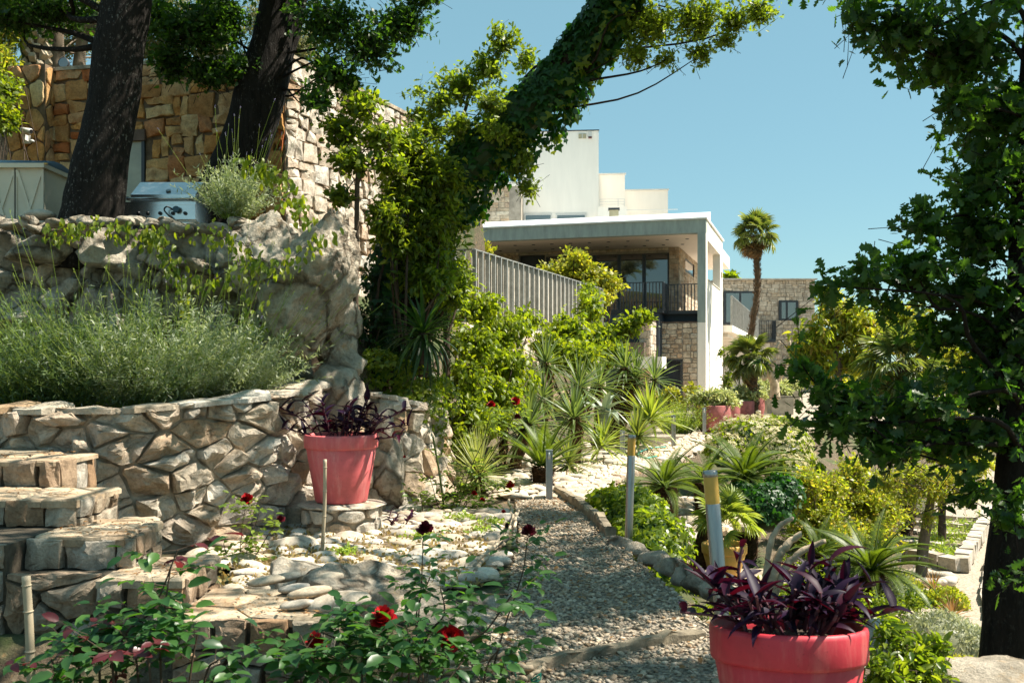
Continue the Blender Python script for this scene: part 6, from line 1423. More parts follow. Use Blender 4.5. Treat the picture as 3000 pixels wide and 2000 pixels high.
# ------------------------------------------------------------------ mounds, hedges and trees on the right
cover('ivy_mound', 'glossy ivy mound spilling over the wall right of the gravel path', [(np.array([1.22, 10.4, -.06]), (.42, .55, .34)), (np.array([1.32, 9.6, -.22]), (.40, .5, .36)), (np.array([1.25, 8.9, -.32]), (.30, .4, .34)), (np.array([1.1, 10.9, .0]), (.3, .4, .2))], 4600, .055, 'ivy', 'privet_leaf', seed=241, hang=.5, core='ivy_leaf')
cover('ivy_mound', 'dark ivy mound below the large cycad and the jasmine', [blob(2230, 1490, 90, 75, 12.6, .5), blob(2290, 1450, 60, 60, 12.9, .4), blob(2180, 1450, 60, 40, 12.8, .3)], 2600, .055, 'ivy', 'ivy_leaf', seed=242, hang=.6, base=atY(2230, 12.6))
cover('jasmine_mound', 'rounded jasmine mound covered in cream blossom', [blob(2200, 1300, 115, 75, 16.5, .7), blob(2280, 1340, 90, 80, 16.2, .6), blob(2310, 1430, 60, 90, 15.5, .5), blob(2120, 1330, 50, 50, 16, .4)], 3600, .075, 'ovate', 'vine_leaf', wr=.6, seed=243, flowers=('cream_flower', 2300, .058), cat='jasmine', base=atY(2200, 16.5), hang=.2)
cover('ivy_hedge', 'bright ivy hedge to the right of the jasmine mound', [blob(2290, 1275, 60, 55, 19, .5), blob(2335, 1330, 45, 70, 18.5, .5), blob(2360, 1400, 50, 60, 18, .5)], 2200, .085, 'ivy', 'vine_leaf', seed=244, base=atY(2300, 19))
bush('crape_shrub', 'airy lime green shrub with pinkish tips beside the jasmine', [blob(2400, 1500, 95, 90, 14.2, .6), blob(2370, 1410, 60, 60, 14.2, .4), blob(2450, 1560, 90, 60, 14, .5), blob(2440, 1420, 60, 50, 14.4, .4), blob(2350, 1560, 60, 50, 14, .4)], 1100, 10, .065, 'dia', 'lime_leaf', wr=.5, nst=12, sr=.012, seed=245, twig=.3)
bush('crape_shrub', 'taller airy lime shrub left of the dark palm trunk', [blob(2520, 1460, 110, 80, 14.8, .6), blob(2500, 1380, 60, 60, 14.8, .4), blob(2590, 1490, 80, 70, 14.6, .5), blob(2540, 1560, 110, 60, 14.3, .5), blob(2600, 1410, 60, 40, 15, .4)], 1400, 10, .065, 'dia', 'lime_leaf', wr=.5, nst=14, sr=.012, seed=246, twig=.32)
tree('pepper_tree', 'small tree with feathery yellow green branches by the kitchen garden', [([atY(2698, 13.6), P(2705, 1600, 13.6), P(2718, 1520, 13.6), P(2730, 1450, 13.6)], [.085, .072, .066, .05])],
     [blob(2600, 1400, 60, 30, 13.4, .35), blob(2680, 1380, 80, 35, 13.5, .4), blob(2770, 1390, 90, 40, 13.6, .45), blob(2850, 1360, 70, 45, 13.7, .4), blob(2730, 1440, 80, 35, 13.5, .35), blob(2820, 1440, 70, 25, 13.6, .3), blob(2880, 1420, 40, 30, 13.6, .3), blob(2660, 1450, 40, 25, 13.4, .2), blob(2720, 1510, 30, 30, 13.5, .2)], 700, 10, .065, 'lance', 'lime_leaf', 'grey_bark', .3, .3, 247, 12, droop=.5, twr=.003)
tree('mango_tree', 'round yellow green tree behind the oak branches before the far building', [([atY(2452, 27), P(2455, 1150, 27), P(2458, 1080, 27), P(2450, 1030, 27)], [.12, .11, .10, .08])],
     [blob(2400, 990, 90, 70, 27, .8), blob(2460, 920, 80, 60, 27, .8), blob(2520, 960, 80, 80, 27, .8), blob(2390, 1070, 70, 60, 27, .6), blob(2500, 1050, 80, 50, 27, .7), blob(2350, 1030, 40, 50, 27, .5), blob(2430, 860, 30, 40, 27, .4)], 900, 9, .2, 'lance', 'lime_leaf', 'grey_bark', .4, .5, 248, 12, droop=.6, twr=.008)
tree('lemon_tree', 'yellowish bushy tree behind the oak trunk', [([atY(2760, 17), P(2760, 1450, 17), P(2765, 1380, 17)], [.07, .06, .05])], [blob(2740, 1300, 80, 70, 17, .6), blob(2830, 1320, 80, 60, 17, .6), blob(2780, 1230, 90, 50, 17, .6), blob(2880, 1260, 70, 60, 17, .5)], 560, 9, .13, 'ovate', 'yellow_leaf', 'twig', .5, .35, 249, 8)
for i, (u, v, ru, rv, Y, lab) in enumerate([(2640, 960, 120, 110, 38, 'pale tree beyond the fan palm'), (2800, 1080, 150, 100, 34, 'tree beyond the lemon tree, behind the oak'), (2950, 1120, 130, 110, 36, 'outermost pale tree at the right edge of the garden'), (2560, 1130, 110, 45, 33, 'low hedge tree below the yellow green tree')]):
    tree('background_tree', lab, [([atY(u, Y), P(u, v + rv * .6, Y), P(u + 5, v, Y)], [.2, .15, .1])], [blob(u - ru * .4, v + rv * .2, ru * .6, rv * .6, Y, 1.2), blob(u + ru * .4, v + rv * .15, ru * .6, rv * .6, Y, 1.2), blob(u, v - rv * .3, ru * .55, rv * .55, Y, 1.1)], 420, 8, .26, 'ovate', ('lime_leaf', 'yellow_leaf', 'oak_leaf_lit', 'yellow_leaf')[i], 'grey_bark', .6, .6, 260 + i, 6, group='trees beyond the garden')
tree('background_tree', 'treetop just above the far building roof left of the tall palm', [([atY(2140, 75), P(2140, 900, 75), P(2140, 840, 75)], [.3, .25, .15])], [blob(2140, 812, 26, 14, 75, .8), blob(2155, 825, 20, 10, 75, .6)], 60, 9, .4, 'ovate', 'vine_leaf', 'grey_bark', .6, .5, 266, 3, group='trees beyond the garden')
# behind the ochre wall
tree('olive_tree', 'grey green olive with pale branches behind the ochre wall', [([np.array([*P(175, 0, 18)[:2], 5.7]), P(165, 130, 18), P(180, 80, 18), P(190, 20, 18)], [.16, .13, .1, .08]), ([np.array([*P(215, 0, 18.2)[:2], 5.7]), P(240, 120, 18.2), P(275, 80, 18.2), P(300, 20, 18.2)], [.12, .1, .09, .07])],
     [blob(230, 60, 120, 70, 19.5, .8), blob(120, 30, 80, 60, 19.5, .7), blob(480, 60, 150, 90, 20, .9), blob(620, 90, 110, 80, 20, .8), blob(330, -60, 300, 90, 19.5, 1.2), blob(180, 130, 130, 60, 20, .7), blob(420, 140, 140, 60, 20.2, .8), blob(640, 160, 120, 60, 20.5, .8), blob(780, 60, 100, 100, 20.5, .8), blob(880, 130, 80, 70, 20.5, .7)], 2600, 10, .10, 'lance', 'olive_leaf', 'grey_bark', .28, .35, 267, 8)
bush('bamboo_clump', 'yellow green bamboo at the top left corner', [blob(20, 60, 60, 100, 16.5, .6), blob(60, 30, 50, 70, 16.8, .5), blob(10, 190, 50, 80, 16, .5), blob(-60, 100, 80, 200, 16.3, .8)], 800, 9, .13, 'lance', 'lime_leaf', base=np.array([-8.6, 16.4, 3.5]), wr=.22, nst=18, sr=.02, seed=268, cat='bamboo', stem_mat='green_stem', twig=.4)
bush('wall_climber', 'lime green climber left of the ochre pier', [blob(30, 260, 40, 60, 14.2, .3), blob(20, 340, 45, 60, 14, .3), blob(-40, 300, 60, 120, 14, .4)], 260, 9, .075, 'ovate', 'vine_leaf', base=np.array([-7.2, 14.1, 2.6]), wr=.62, nst=8, seed=269, cat='vine')
g = np.random.default_rng(270); b = np.array([*P(106, 0, 17)[:2], 5.6]); r_ = thing('date_palm', 'thick palm trunk with pale cut leaf bases behind the ochre pier', 'palm', b)
V, Fc = tube([b, b + [0, 0, 1.0], b + [.02, 0, 2.2]], [.17, .17, .16], 16); mk('trunk', V, Fc, MATS['palm_bark'], r_)
me = mesh('leaf_base', *box((0, .03, 0), (.10, .12, .09)), MATS['driftwood'])
for i in range(110):
    a = i * 2.39996; z = .02 * i; inst('leaf_base', me, orient(b + [.16 * math.cos(a), .16 * math.sin(a), z], (math.cos(a), math.sin(a), .7), (0, 0, 1), .9 + .2 * g.random()), r_)
for i in range(16):
    a = i * 2.4; 
    if i == 0: pf = frond_mesh(1.9, 60, .03, .4, 1.2, 'palm_leaf')
    inst('frond', pf, orient(b + [0, 0, 2.25], (math.cos(a), math.sin(a), .5 + .4 * g.random())), r_)
# ================================================================== pots
def pot(name, label, c, r, h, mat, rim=.22, taper=.70, group=None, soil=True, lip=.06, cat='pot'):
    root = thing(name, label, cat, c, group); rb = r * taper; zr = h * (1 - rim)
    rr = r / (1 + lip)
    V, Fc = lathe([(0, .0), (rb * .97, 0), (rb, .012), (rb + (rr - rb) * .5, zr * .5), (rr, zr - .004), (rr * .99, zr)], 48, c); mk('body', V, Fc, MATS[mat], root, True)
    V, Fc = lathe([(rr * .985, zr - .006), (r * .985, zr - .002), (r, zr + .012), (r * 1.01, h - .02), (r * .995, h - .004), (r * .96, h), (r * .93, h - .006), (r * .90, h - .05), (r * .88, zr)], 48, c); mk('rim', V, Fc, MATS[mat], root, True)
    if soil: V, Fc = lathe([(0, h - .055), (r * .91, h - .06)], 32, c); V[:, 2] += .01 * fbm(V * 25, 2, 3); mk('soil', V, Fc, MATS['soil'], root)
    return root
def purple(name, label, c, r, n, L, seed, tall=(), group=None, hl=.15, spread=1.0):
    """purple heart: fleshy stems, boat shaped leaves, each leaf a part"""
    g = np.random.default_rng(seed); root = thing(name, label, 'plant', c, group)
    ms = []
    for cv in (.2, .7, 1.2):
        ms.append(mesh('leaf', *blade(1.0, .27, cv, 7, .55, .03, .28), MATS['purple_leaf'], True))
    st = []; tot = 0
    for i in range(n):
        a = g.random() * 6.283; rr = r * math.sqrt(g.random()) * .85; b = np.asarray(c) + [rr * math.cos(a), rr * math.sin(a), -.02]
        if i < len(tall): lean = np.array([tall[i][0], tall[i][1], tall[i][2]]); b = np.asarray(c) + [tall[i][3], tall[i][4], 0]
        else: lean = np.array([math.cos(a) * rr / r * spread, math.sin(a) * rr / r * spread, .75 + .4 * g.random()]) * L * (.55 + .6 * g.random())
        tip = b + lean; m = b + lean * .5 + g.normal(size=3) * .02 + [0, 0, .02]
        ln = smoothline([b, m, tip], 9); V, Fc = tube(ln, np.linspace(.008, .005, 9), 6); st.append((V, Fc))
        k = max(4, int(np.linalg.norm(lean) / .035))
        for j in range(k):
            t = .15 + .85 * (j + .5) / k; p = np.array([np.interp(t, np.linspace(0, 1, 9), ln[:, q]) for q in range(3)]); aa = j * 2.6 + a + g.normal() * .4; el = .5 - .1 * (k - j) / k + g.normal() * .25 + (.5 if j == k - 1 else 0)
            d = np.array([math.cos(aa) * math.cos(el), math.sin(aa) * math.cos(el), math.sin(el)])
            if tot < 290: inst('leaf', ms[g.integers(0, 3)], orient(p, d, (0, 0, 1), hl * (.65 + .55 * g.random()), g.normal() * .3), root); tot += 1
    mb = MB()
    for V, Fc in st: mb.add(V, Fc)
    mb.build('stems', MATS['red_stem'], root)
    return root
pc = np.array([PC[0], PC[1], .30])
pot('flower_pot', 'pink plastic flower pot standing on the stone pedestal', pc, .335, .61, 'pink_pot', .20, .70, 'purple plant pots')
purple('purple_heart', 'purple heart plant growing in the pink pot on the pedestal', pc + [0, 0, .57], .29, 26, .30, 301, [(.40, -.05, .26, .2, -.05), (.36, -.1, .05, .22, -.1), (-.36, -.02, .28, -.2, 0), (-.30, -.12, .10, -.22, 0), (.14, 0, .36, .1, 0), (.42, .0, .12, .2, 0)])
npc = np.array([P(2318, 0, 3.75)[0], 3.75, .0])
pot('flower_pot', 'large red plastic flower pot in the bottom right foreground', npc, .292, .53, 'red_pot', .235, .72, 'purple plant pots')
purple('purple_heart', 'dark purple heart plant in the large red foreground pot', npc + [0, .05, .53], .25, 56, .15, 302, [(-.07, -.02, .30, -.10, 0), (-.20, -.05, .17, -.12, 0), (.26, -.06, .06, .14, 0), (.05, 0, .22, .05, 0), (-.26, -.06, .05, -.16, 0), (.10, .02, .24, .10, .05), (.24, .0, .14, .12, .05)], hl=.15, spread=.9)
for _o in COL.objects:
    if _o.parent is None and _o.get('label') in ('large red plastic flower pot in the bottom right foreground', 'dark purple heart plant in the large red foreground pot'): _o.rotation_euler.x = -.10
ypc = np.array([P(2122, 0, 10.0)[0], 10.0, float(H(np.array([P(2122, 0, 10.0)[0]]), np.array([10.0]))[0])]); ypc[2] = -.58
pot('yellow_pot', 'weathered yellow pot behind the near steel bollard', ypc, .225, .33, 'yellow_pot', .28, .66)
mk('pot_ledge', *box(ypc + [0.15, .05, -.12], (1.0, .7, .23)), MATS['mortar']) and None
o = bpy.data.objects['pot_ledge']; tag(o, 'low stone ledge under the yellow pot', 'ledge')
g = np.random.default_rng(303); lay_stones(o, voronoi_cells(1.0, .23, .2, .13, .6, g), plane_map(ypc + [-.35, -.30, -.235], (1, 0, 0), (0, 0, 1), (0, -1, 0)), .04, .012, MATS['lime_wall'], g, .2)
cw = smoothline([(2.62, 13.0, -1.0), (2.5, 11.6, -1.0), (2.2, 11.05, -1.0), (1.75, 10.75, -1.0), (1.3, 10.75, -1.0)][::-1], 30)
curve_wall('cycad_bed_wall', 'curved rubble wall of the raised cycad bed behind the yellow pot', cw, lambda t: np.full(np.shape(t), .68), .24, .18, .07, .014, 'lime_wall', 'mortar', g, capw=.28, thick=.2)
V, T = rock_geo(P(2058, 1600, 10.25) + [0, 0, -.05], (.14, .12, .30), 304, 4, 18, .25, .3, .45, .8, 2.2, .5); st_ = mk('tree_stump', V, T, MATS['cycad_bark']); tag(st_, 'dark weathered stump leaning on the cycad bed wall', 'stump')
# far pots in front of the villa
def clipped(label, u, vtop, vbot, wpx, Y, potmat, seed, box_=False, bw=1.0):
    g = np.random.default_rng(seed); b = atY(u, Y); b[2] = 0
    hpot = .62; r = wpx * Y / F / 2
    if box_:
        root = thing('stone_planter', 'pale stone planter ' + label, 'planter', b, 'pale stone planters'); mk('body', *prism([(b[0] - r, b[1] - r), (b[0] + r, b[1] - r), (b[0] + r, b[1] + r), (b[0] - r, b[1] + r)], 0, .62), MATS[potmat], root)
        V, Fc = prism([(b[0] - r * .85, b[1] - r * .85), (b[0] + r * .85, b[1] - r * .85), (b[0] + r * .85, b[1] + r * .85), (b[0] - r * .85, b[1] + r * .85)], .61, .624); mk('soil', V, Fc, MATS['soil'], root)
    else:
        root = thing('rose_pot', 'faded rose concrete pot ' + label, 'pot', b, 'rose concrete pots'); V, Fc = lathe([(0, 0), (r * .68, 0), (r * .86, .12), (r, .35), (r * 1.0, .62), (r * .97, .64), (r * .90, .63), (r * .88, .5)], 36, b); mk('body', V, Fc, MATS[potmat], root, True)
        V, Fc = lathe([(0, .56), (r * .9, .56)], 24, b); mk('soil', V, Fc, MATS['soil'], root)
    zt = P(0, vtop, Y)[2]; zc = (zt + .62) / 2; rz = (zt - .62) / 2 + .1
    bl = [(b + [dx * r * bw, 0, zc + dz * rz], (r * .75 * bw, r * .8, rz * .75)) for dx, dz in ((-.55, .1), (.5, .15), (0, .3), (-.1, -.3), (.45, -.25))]
    bush('variegated_shrub', 'clipped variegated shrub ' + label, bl, 520, 8, .095, 'ovate', 'variegated_leaf', base=b + [0, 0, .56], wr=.5, nst=6, sr=.018, seed=seed, group='clipped variegated shrubs', twig=.16, cat='shrub')
clipped('in the nearest rose pot beside a grey bollard', 2090, 1146, 1265, 103, 23.6, 'rose_pot', 311, bw=1.25)
clipped('in the rose pot just behind the nearest one', 2135, 1180, 1240, 66, 26.0, 'rose_pot', 312)
clipped('in the third rose pot, left of the short palm trunk', 2168, 1140, 1230, 84, 27.0, 'rose_pot', 313, bw=1.2)
clipped('in the farthest rose pot, touching the palm trunk', 2212, 1150, 1215, 56, 29.5, 'rose_pot', 314)
clipped('in the left pale planter behind the palm', 2212, 1125, 1210, 60, 34.0, 'stone_pot', 315, True)
clipped('in the middle pale planter, partly behind', 2245, 1115, 1195, 60, 38.0, 'stone_pot', 316, True, 1.3)
clipped('in the right pale planter next to the oak leaves', 2285, 1135, 1213, 62, 33.0, 'stone_pot', 317, True)
clipped('in the farthest pale planter', 2305, 1118, 1180, 60, 40.0, 'stone_pot', 318, True, 1.3)
# ------------------------------------------------------------------ bollard lamps
def steel_bollard(label, bt, tp, r, amber, Y):
    """steel post with an amber sleeve and steel cap, may lean"""
    b = np.asarray(bt, float); t = np.asarray(tp, float); root = thing('steel_bollard', label, 'bollard lamp', b, 'steel bollards with amber tops'); ax = (t - b); L = np.linalg.norm(ax); R = np.array(Vector(ax).to_track_quat('Z', 'Y').to_matrix())
    def part(nm, prof, mat): V, Fc = lathe(prof, 36); mk(nm, (R @ V.T).T + b, Fc, MATS[mat], root, True)
    part('post', [(r, -.05), (r, L * (1 - amber) - .004), (r * .94, L * (1 - amber))], 'steel'); part('amber_sleeve', [(r * .94, L * (1 - amber)), (r * .97, L * (1 - amber) + .01), (r * .97, L - .03)], 'amber'); part('cap', [(r * .97, L - .03), (r, L - .028), (r, L - .002), (r * .9, L), (0, L + .001)], 'steel')
steel_bollard('leaning steel bollard lamp next to the large red pot', G(2128, 1962), P(2080, 1378, 4.97), .037, .165, 5.0)
steel_bollard('upright steel bollard lamp in front of the ivy mound', np.array([P(1842, 0, 9.0)[0], 9.0, -.02]), P(1851, 1274, 9.0), .036, .20, 9.0)
def grey_bollard(label, u, vt, vb, Y, w_=.075):
    b = atY(u, Y); b[2] = EYE - (vb - HV) * Y / F; zt = EYE - (vt - HV) * Y / F; h = zt - b[2]; root = thing('grey_bollard', label, 'bollard lamp', b, 'slim grey bollards along the paved path')
    s = w_ / 2
    mk('post', *box(b + [0, .012, h / 2], (w_, w_ * .55, h)), MATS['aluminium'], root); mk('side_fin', *box(b + [-s + .006, -.02, h / 2 - .01], (.012, .04, h - .02)), MATS['aluminium'], root); mk('side_fin', *box(b + [s - .006, -.02, h / 2 - .01], (.012, .04, h - .02)), MATS['aluminium'], root)
    V, Fc = tube([b + [0, -.02, h * .84], b + [0, -.02, h * .985]], .022, 12); mk('lamp_tube', V, Fc, MATS['lamp_white'], root, True); mk('lamp_holder', *box(b + [0, -.02, h * .80], (.042, .03, h * .08)), MATS['aluminium'], root)
    mk('cap', *box(b + [0, -.008, h + .006], (w_ * 1.08, w_ * .95, .014)), MATS['aluminium'], root); mk('foot', *box(b + [0, 0, .012], (w_ * 1.2, w_ * 1.0, .024)), MATS['pale_concrete'], root)
grey_bollard('slim grey bollard at the end of the gravel, before the small cycad', 1609, 1320, 1466, 11.4)
grey_bollard('slim grey bollard on the paved path before the lavender', 1973, 1218, 1311, 18.9)
grey_bollard('slim grey bollard touching the nearest rose pot', 2063, 1195, 1276, 22.3)
grey_bollard('slim grey bollard half hidden behind the amber topped bollard', 1823, 1263, 1330, 16.4)
grey_bollard('farthest grey bollard between the rose pots', 2132, 1184, 1235, 28.0)
b = atY(2222, 24.5); b[2] = -.05; r_ = thing('cream_bollard', 'small cream bollard with ribbed head beyond the jasmine', 'bollard lamp', b); V, Fc = lathe([(.05, 0), (.05, .32), (.06, .33), (.06, .37), (.05, .38), (.06, .40), (.06, .44), (.05, .45), (.065, .47), (.06, .52), (0, .53)], 18, b); mk('post', V, Fc, MATS['vent'], r_, True)
# ------------------------------------------------------------------ stakes, sticks, driftwood
def stake(label, pts, r, mat='bamboo', nodes_=4, name='bamboo_stake'):
    pts = [np.asarray(p, float) for p in pts]; root = thing(name, label, 'stake', pts[0]); n = 24; ln = smoothline(pts, n); V, Fc = tube(ln, np.full(n, r), 10); mk('cane', V, Fc, MATS[mat], root, True)
    for i in range(nodes_):
        k = int((i + .7) * n / nodes_) - 1; V, Fc = tube([ln[k] - (ln[k] - ln[k - 1]) * .12, ln[k] + (ln[k] - ln[k - 1]) * .12], r * 1.18, 10); mk('joint', V, Fc, MATS[mat], root, True)
b = G(943, 1628, .03); stake('upright pale bamboo stake in front of the pink pot', [b, P(951, 1480, b[1]), P(952, 1345, b[1])], .0145)
b = np.array([P(96, 0, 4.2)[0], 4.2, -.05]); stake('thick bamboo stake at the lower left corner', [b, P(86, 1850, 4.2), P(76, 1687, 4.2)], .018)
stake('thin greenish stake among the roses by the grey rocks', [G(1302, 1500), P(1288, 1390, 10.3), P(1268, 1277, 10.3)], .011, 'green_stem', 3)
g = np.random.default_rng(321)
def stick_row(name, label, lines, mat, cat='edging'):
    root = thing(name, label, cat, lines[0][0][0])
    for pts, r in lines:
        ln = smoothline(pts, 22) + g.normal(size=(22, 3)) * r * .35; V, Fc = tube(ln, np.linspace(r, r * .8, 22), 7); mk('stick', V, Fc, MATS[mat], root, True)
    return root
sl = []
for k in range(3):
    sl.append(([G(1420 + 12 * k, 1478 - 4 * k) + [0, 0, .06 + .03 * k], G(1560, 1447 - 3 * k) + [0, 0, .07], G(1680, 1398 - 3 * k) + [0, 0, .06 + .02 * k], G(1790, 1350 - 2 * k) + [0, 0, .07]], .016))
for u, v in ((1520, 1462), (1604, 1436), (1660, 1410), (1768, 1366)): p = G(u, v); sl.append(([p - [0, 0, .05], p + [0, 0, .08], p + [.01, 0, .17]], .014))
stick_row('stick_edging', 'twisted vine sticks edging the paved path beside the white cobbles', sl, 'driftwood')
sl = [([G(1390, 1690, .03) + [0, 0, .05], G(1450, 1620, .03) + [0, 0, .06], G(1500, 1545, .03) + [0, 0, .05], G(1490, 1480, .03) + [0, 0, .05]], .018), ([G(1400, 1676, .03) + [0, 0, .09], G(1480, 1600, .03) + [0, 0, .09], G(1520, 1520, .03) + [0, 0, .08]], .013), ([G(1505, 1600), G(1508, 1590) + [0, 0, .12], G(1512, 1560) + [0, 0, .18]], .016)]
stick_row('stick_edging', 'pale sticks tied along the left edge of the gravel path', sl, 'driftwood')
kb = [(1470, 1960, 1425, 1600)]
def sp(u, v, z): return G(u, v, z)
sl = [([sp(1270, 1945, 0.08), sp(1420, 1925, .08), sp(1545, 1905, .1)], .016), ([sp(1300, 1965, .05), sp(1420, 1958, .06), sp(1560, 1950, .07)], .018), ([sp(1510, 1968, -.05), sp(1511, 1930, .1), sp(1512, 1885, .16)], .019), ([sp(1555, 1998, .0), sp(1570, 1975, .03), sp(1595, 1945, .05)], .017), ([sp(1480, 1998, .02), sp(1540, 1985, .05), sp(1590, 1960, .08)], .013)]
st2 = stick_row('stick_trellis', 'bundle of tied sticks in front of the curved kerb', sl, 'driftwood')
tw_ = []
for u, v, z in ((1512, 1912, .11), (1570, 1982, .05), (1500, 1948, .08)):
    c = sp(u, v, z)
    for k in range(3): a = np.linspace(0, 6.283, 18); ln = c + np.column_stack([.024 * np.cos(a), .024 * np.sin(a) * .6, .018 * np.sin(a + k)]) ; V, Fc = tube(ln, np.full(18, .0028), 5, cap=False); tw_.append((V, Fc))
    ln = smoothline([c, c + [.02, -.01, -.05], c + [.03, -.01, -.10]], 8); tw_.append(tube(ln, np.full(8, .0028), 5))
for V, Fc in tw_: mk('twine', V, Fc, MATS['twine'], st2)
def bent(pts, Y): return [P(u, v, Y) for u, v in pts]
dw = thing('driftwood', 'three pale bent driftwood branches rising behind the red pot', 'driftwood', atY(2290, 8.2))
for pts, r in (([(2235, 1830), (2248, 1660), (2262, 1580), (2292, 1535), (2326, 1518)], .024), ([(2250, 1800), (2275, 1650), (2310, 1592), (2350, 1562)], .032), ([(2245, 1830), (2290, 1685), (2340, 1622), (2420, 1582)], .03)):
    ln = smoothline(bent(pts, 8.2), 26) + np.random.default_rng(5).normal(size=(26, 3)) * .004; V, Fc = tube(ln, np.linspace(r * 1.3, r * .75, 26), 12, .12); mk('branch', V, Fc, MATS['driftwood'], dw, True)
dw = thing('dead_tree', 'bleached dead branching trunk before the far building', 'tree', atY(2268, 30))
for pts, r in (([(2272, 1170), (2268, 1120), (2252, 1080), (2270, 1050)], .16), ([(2262, 1110), (2290, 1070), (2320, 1030), (2331, 1022)], .11), ([(2268, 1120), (2296, 1085), (2312, 1010), (2303, 990)], .09), ([(2255, 1085), (2238, 1110), (2234, 1080)], .08), ([(2262, 1060), (2275, 1020), (2285, 1000)], .07)):
    ln = smoothline(bent(pts, 30), 18); V, Fc = tube(ln, np.linspace(r, r * .5, 18), 10, .1); mk('branch', V, Fc, MATS['driftwood'], dw, True)
# ------------------------------------------------------------------ grill and storage bin
def grill():
    Y = 11.5; m = Y / F; x0, x1 = P(380, 0, Y)[0], P(575, 0, Y)[0]; z = lambda v: P(0, v, Y)[2]; cx = (x0 + x1) / 2; w_ = x1 - x0
    root = thing('gas_grill', 'stainless steel gas grill with closed lid on the upper terrace', 'grill', (cx, Y + .3, TZ))
    zl, zm, zt = z(597), z(570), z(516)
    prof = [(Y, zl), (Y, zm), (Y + .30, zt - .015), (Y + .36, zt), (Y + .62, zt - .03), (Y + .68, zl)]; V = [(x0 + .01, a, b) for a, b in prof] + [(x1 - .01, a, b) for a, b in prof]; n = len(prof)
    Fc = [(i, n + i, n + (i + 1) % n, (i + 1) % n) for i in range(n)] + [tuple(range(n)), tuple(range(2 * n - 1, n - 1, -1))]; lid = mk('lid', V, Fc, MATS['grill_steel'], root)
    V, Fc = tube([(x0 - .02, Y - .06, z(584)), (x1 - .02, Y - .06, z(584))], .014, 12); hd = mk('handle', V, Fc, MATS['grill_steel'], lid, True)
    for x in (x0 + .0, x1 - .04): mk('handle_bracket', *box((x, Y - .035, z(584)), (.03, .07, .035)), MATS['frame_dark'], lid)
    nrm = np.array([0, -(zt - zm), .30]); nrm = nrm / np.linalg.norm(nrm); c = np.array([P(487, 0, Y)[0], Y + .07, zm + .055]); R = np.array(Vector(nrm).to_track_quat('Z', 'Y').to_matrix())
    V, Fc = lathe([(.0, .012), (.024, .012), (.028, .008), (.03, 0)], 18); mk('thermometer', (R @ V.T).T + c, Fc, MATS['glass_pale'], lid)
    mk('firebox', *box((cx, Y + .32, zl - .10), (w_, .66, .20)), MATS['grill_steel'], root)
    mk('control_panel', *box((cx - .03, Y - .03, (z(600) + z(645)) / 2), (w_ + .08, .08, z(600) - z(645))), MATS['grill_steel'], root)
    mk('panel_lip', *box((cx - .03, Y - .05, z(599)), (w_ + .09, .05, .03)), MATS['grill_steel'], root)
    for u in (413, 440, 476, 513, 549):
        V, Fc = lathe([(0, .03), (.014, .03), (.02, .022), (.022, 0)], 14); mk('knob', V[:, [0, 2, 1]] * [1, -1, 1] + [P(u, 0, Y)[0], Y - .07, z(628)], Fc, MATS['black_plastic'], root)
    V, Fc = lathe([(0, .02), (.035, .02), (.04, .0)], 16); mk('pressure_gauge', V[:, [0, 2, 1]] * [1, -1, 1] + [P(526, 0, Y)[0], Y - .12, z(618)], Fc, MATS['blue_lid'], root)
    ln = smoothline([(P(520, 0, Y)[0], Y - .1, z(622)), (P(505, 0, Y)[0], Y - .16, z(612)), (P(494, 0, Y)[0], Y - .15, z(620)), (P(503, 0, Y)[0], Y - .13, z(634)), (P(515, 0, Y)[0], Y - .1, z(645))], 16); V, Fc = tube(ln, np.full(16, .009), 7); mk('hose', V, Fc, MATS['black_plastic'], root)
    mk('cabinet', *box((cx, Y + .32, (TZ + .06 + zl - .2) / 2), (w_ - .04, .58, zl - .2 - TZ - .06)), MATS['grill_steel'], root)
    for dx in (-.3, .3):
        for dy in (.1, .54): V, Fc = tube([(cx + dx, Y + dy - .03, TZ + .04), (cx + dx, Y + dy + .03, TZ + .04)], .04, 12); mk('wheel', V, Fc, MATS['black_plastic'], root)
grill()
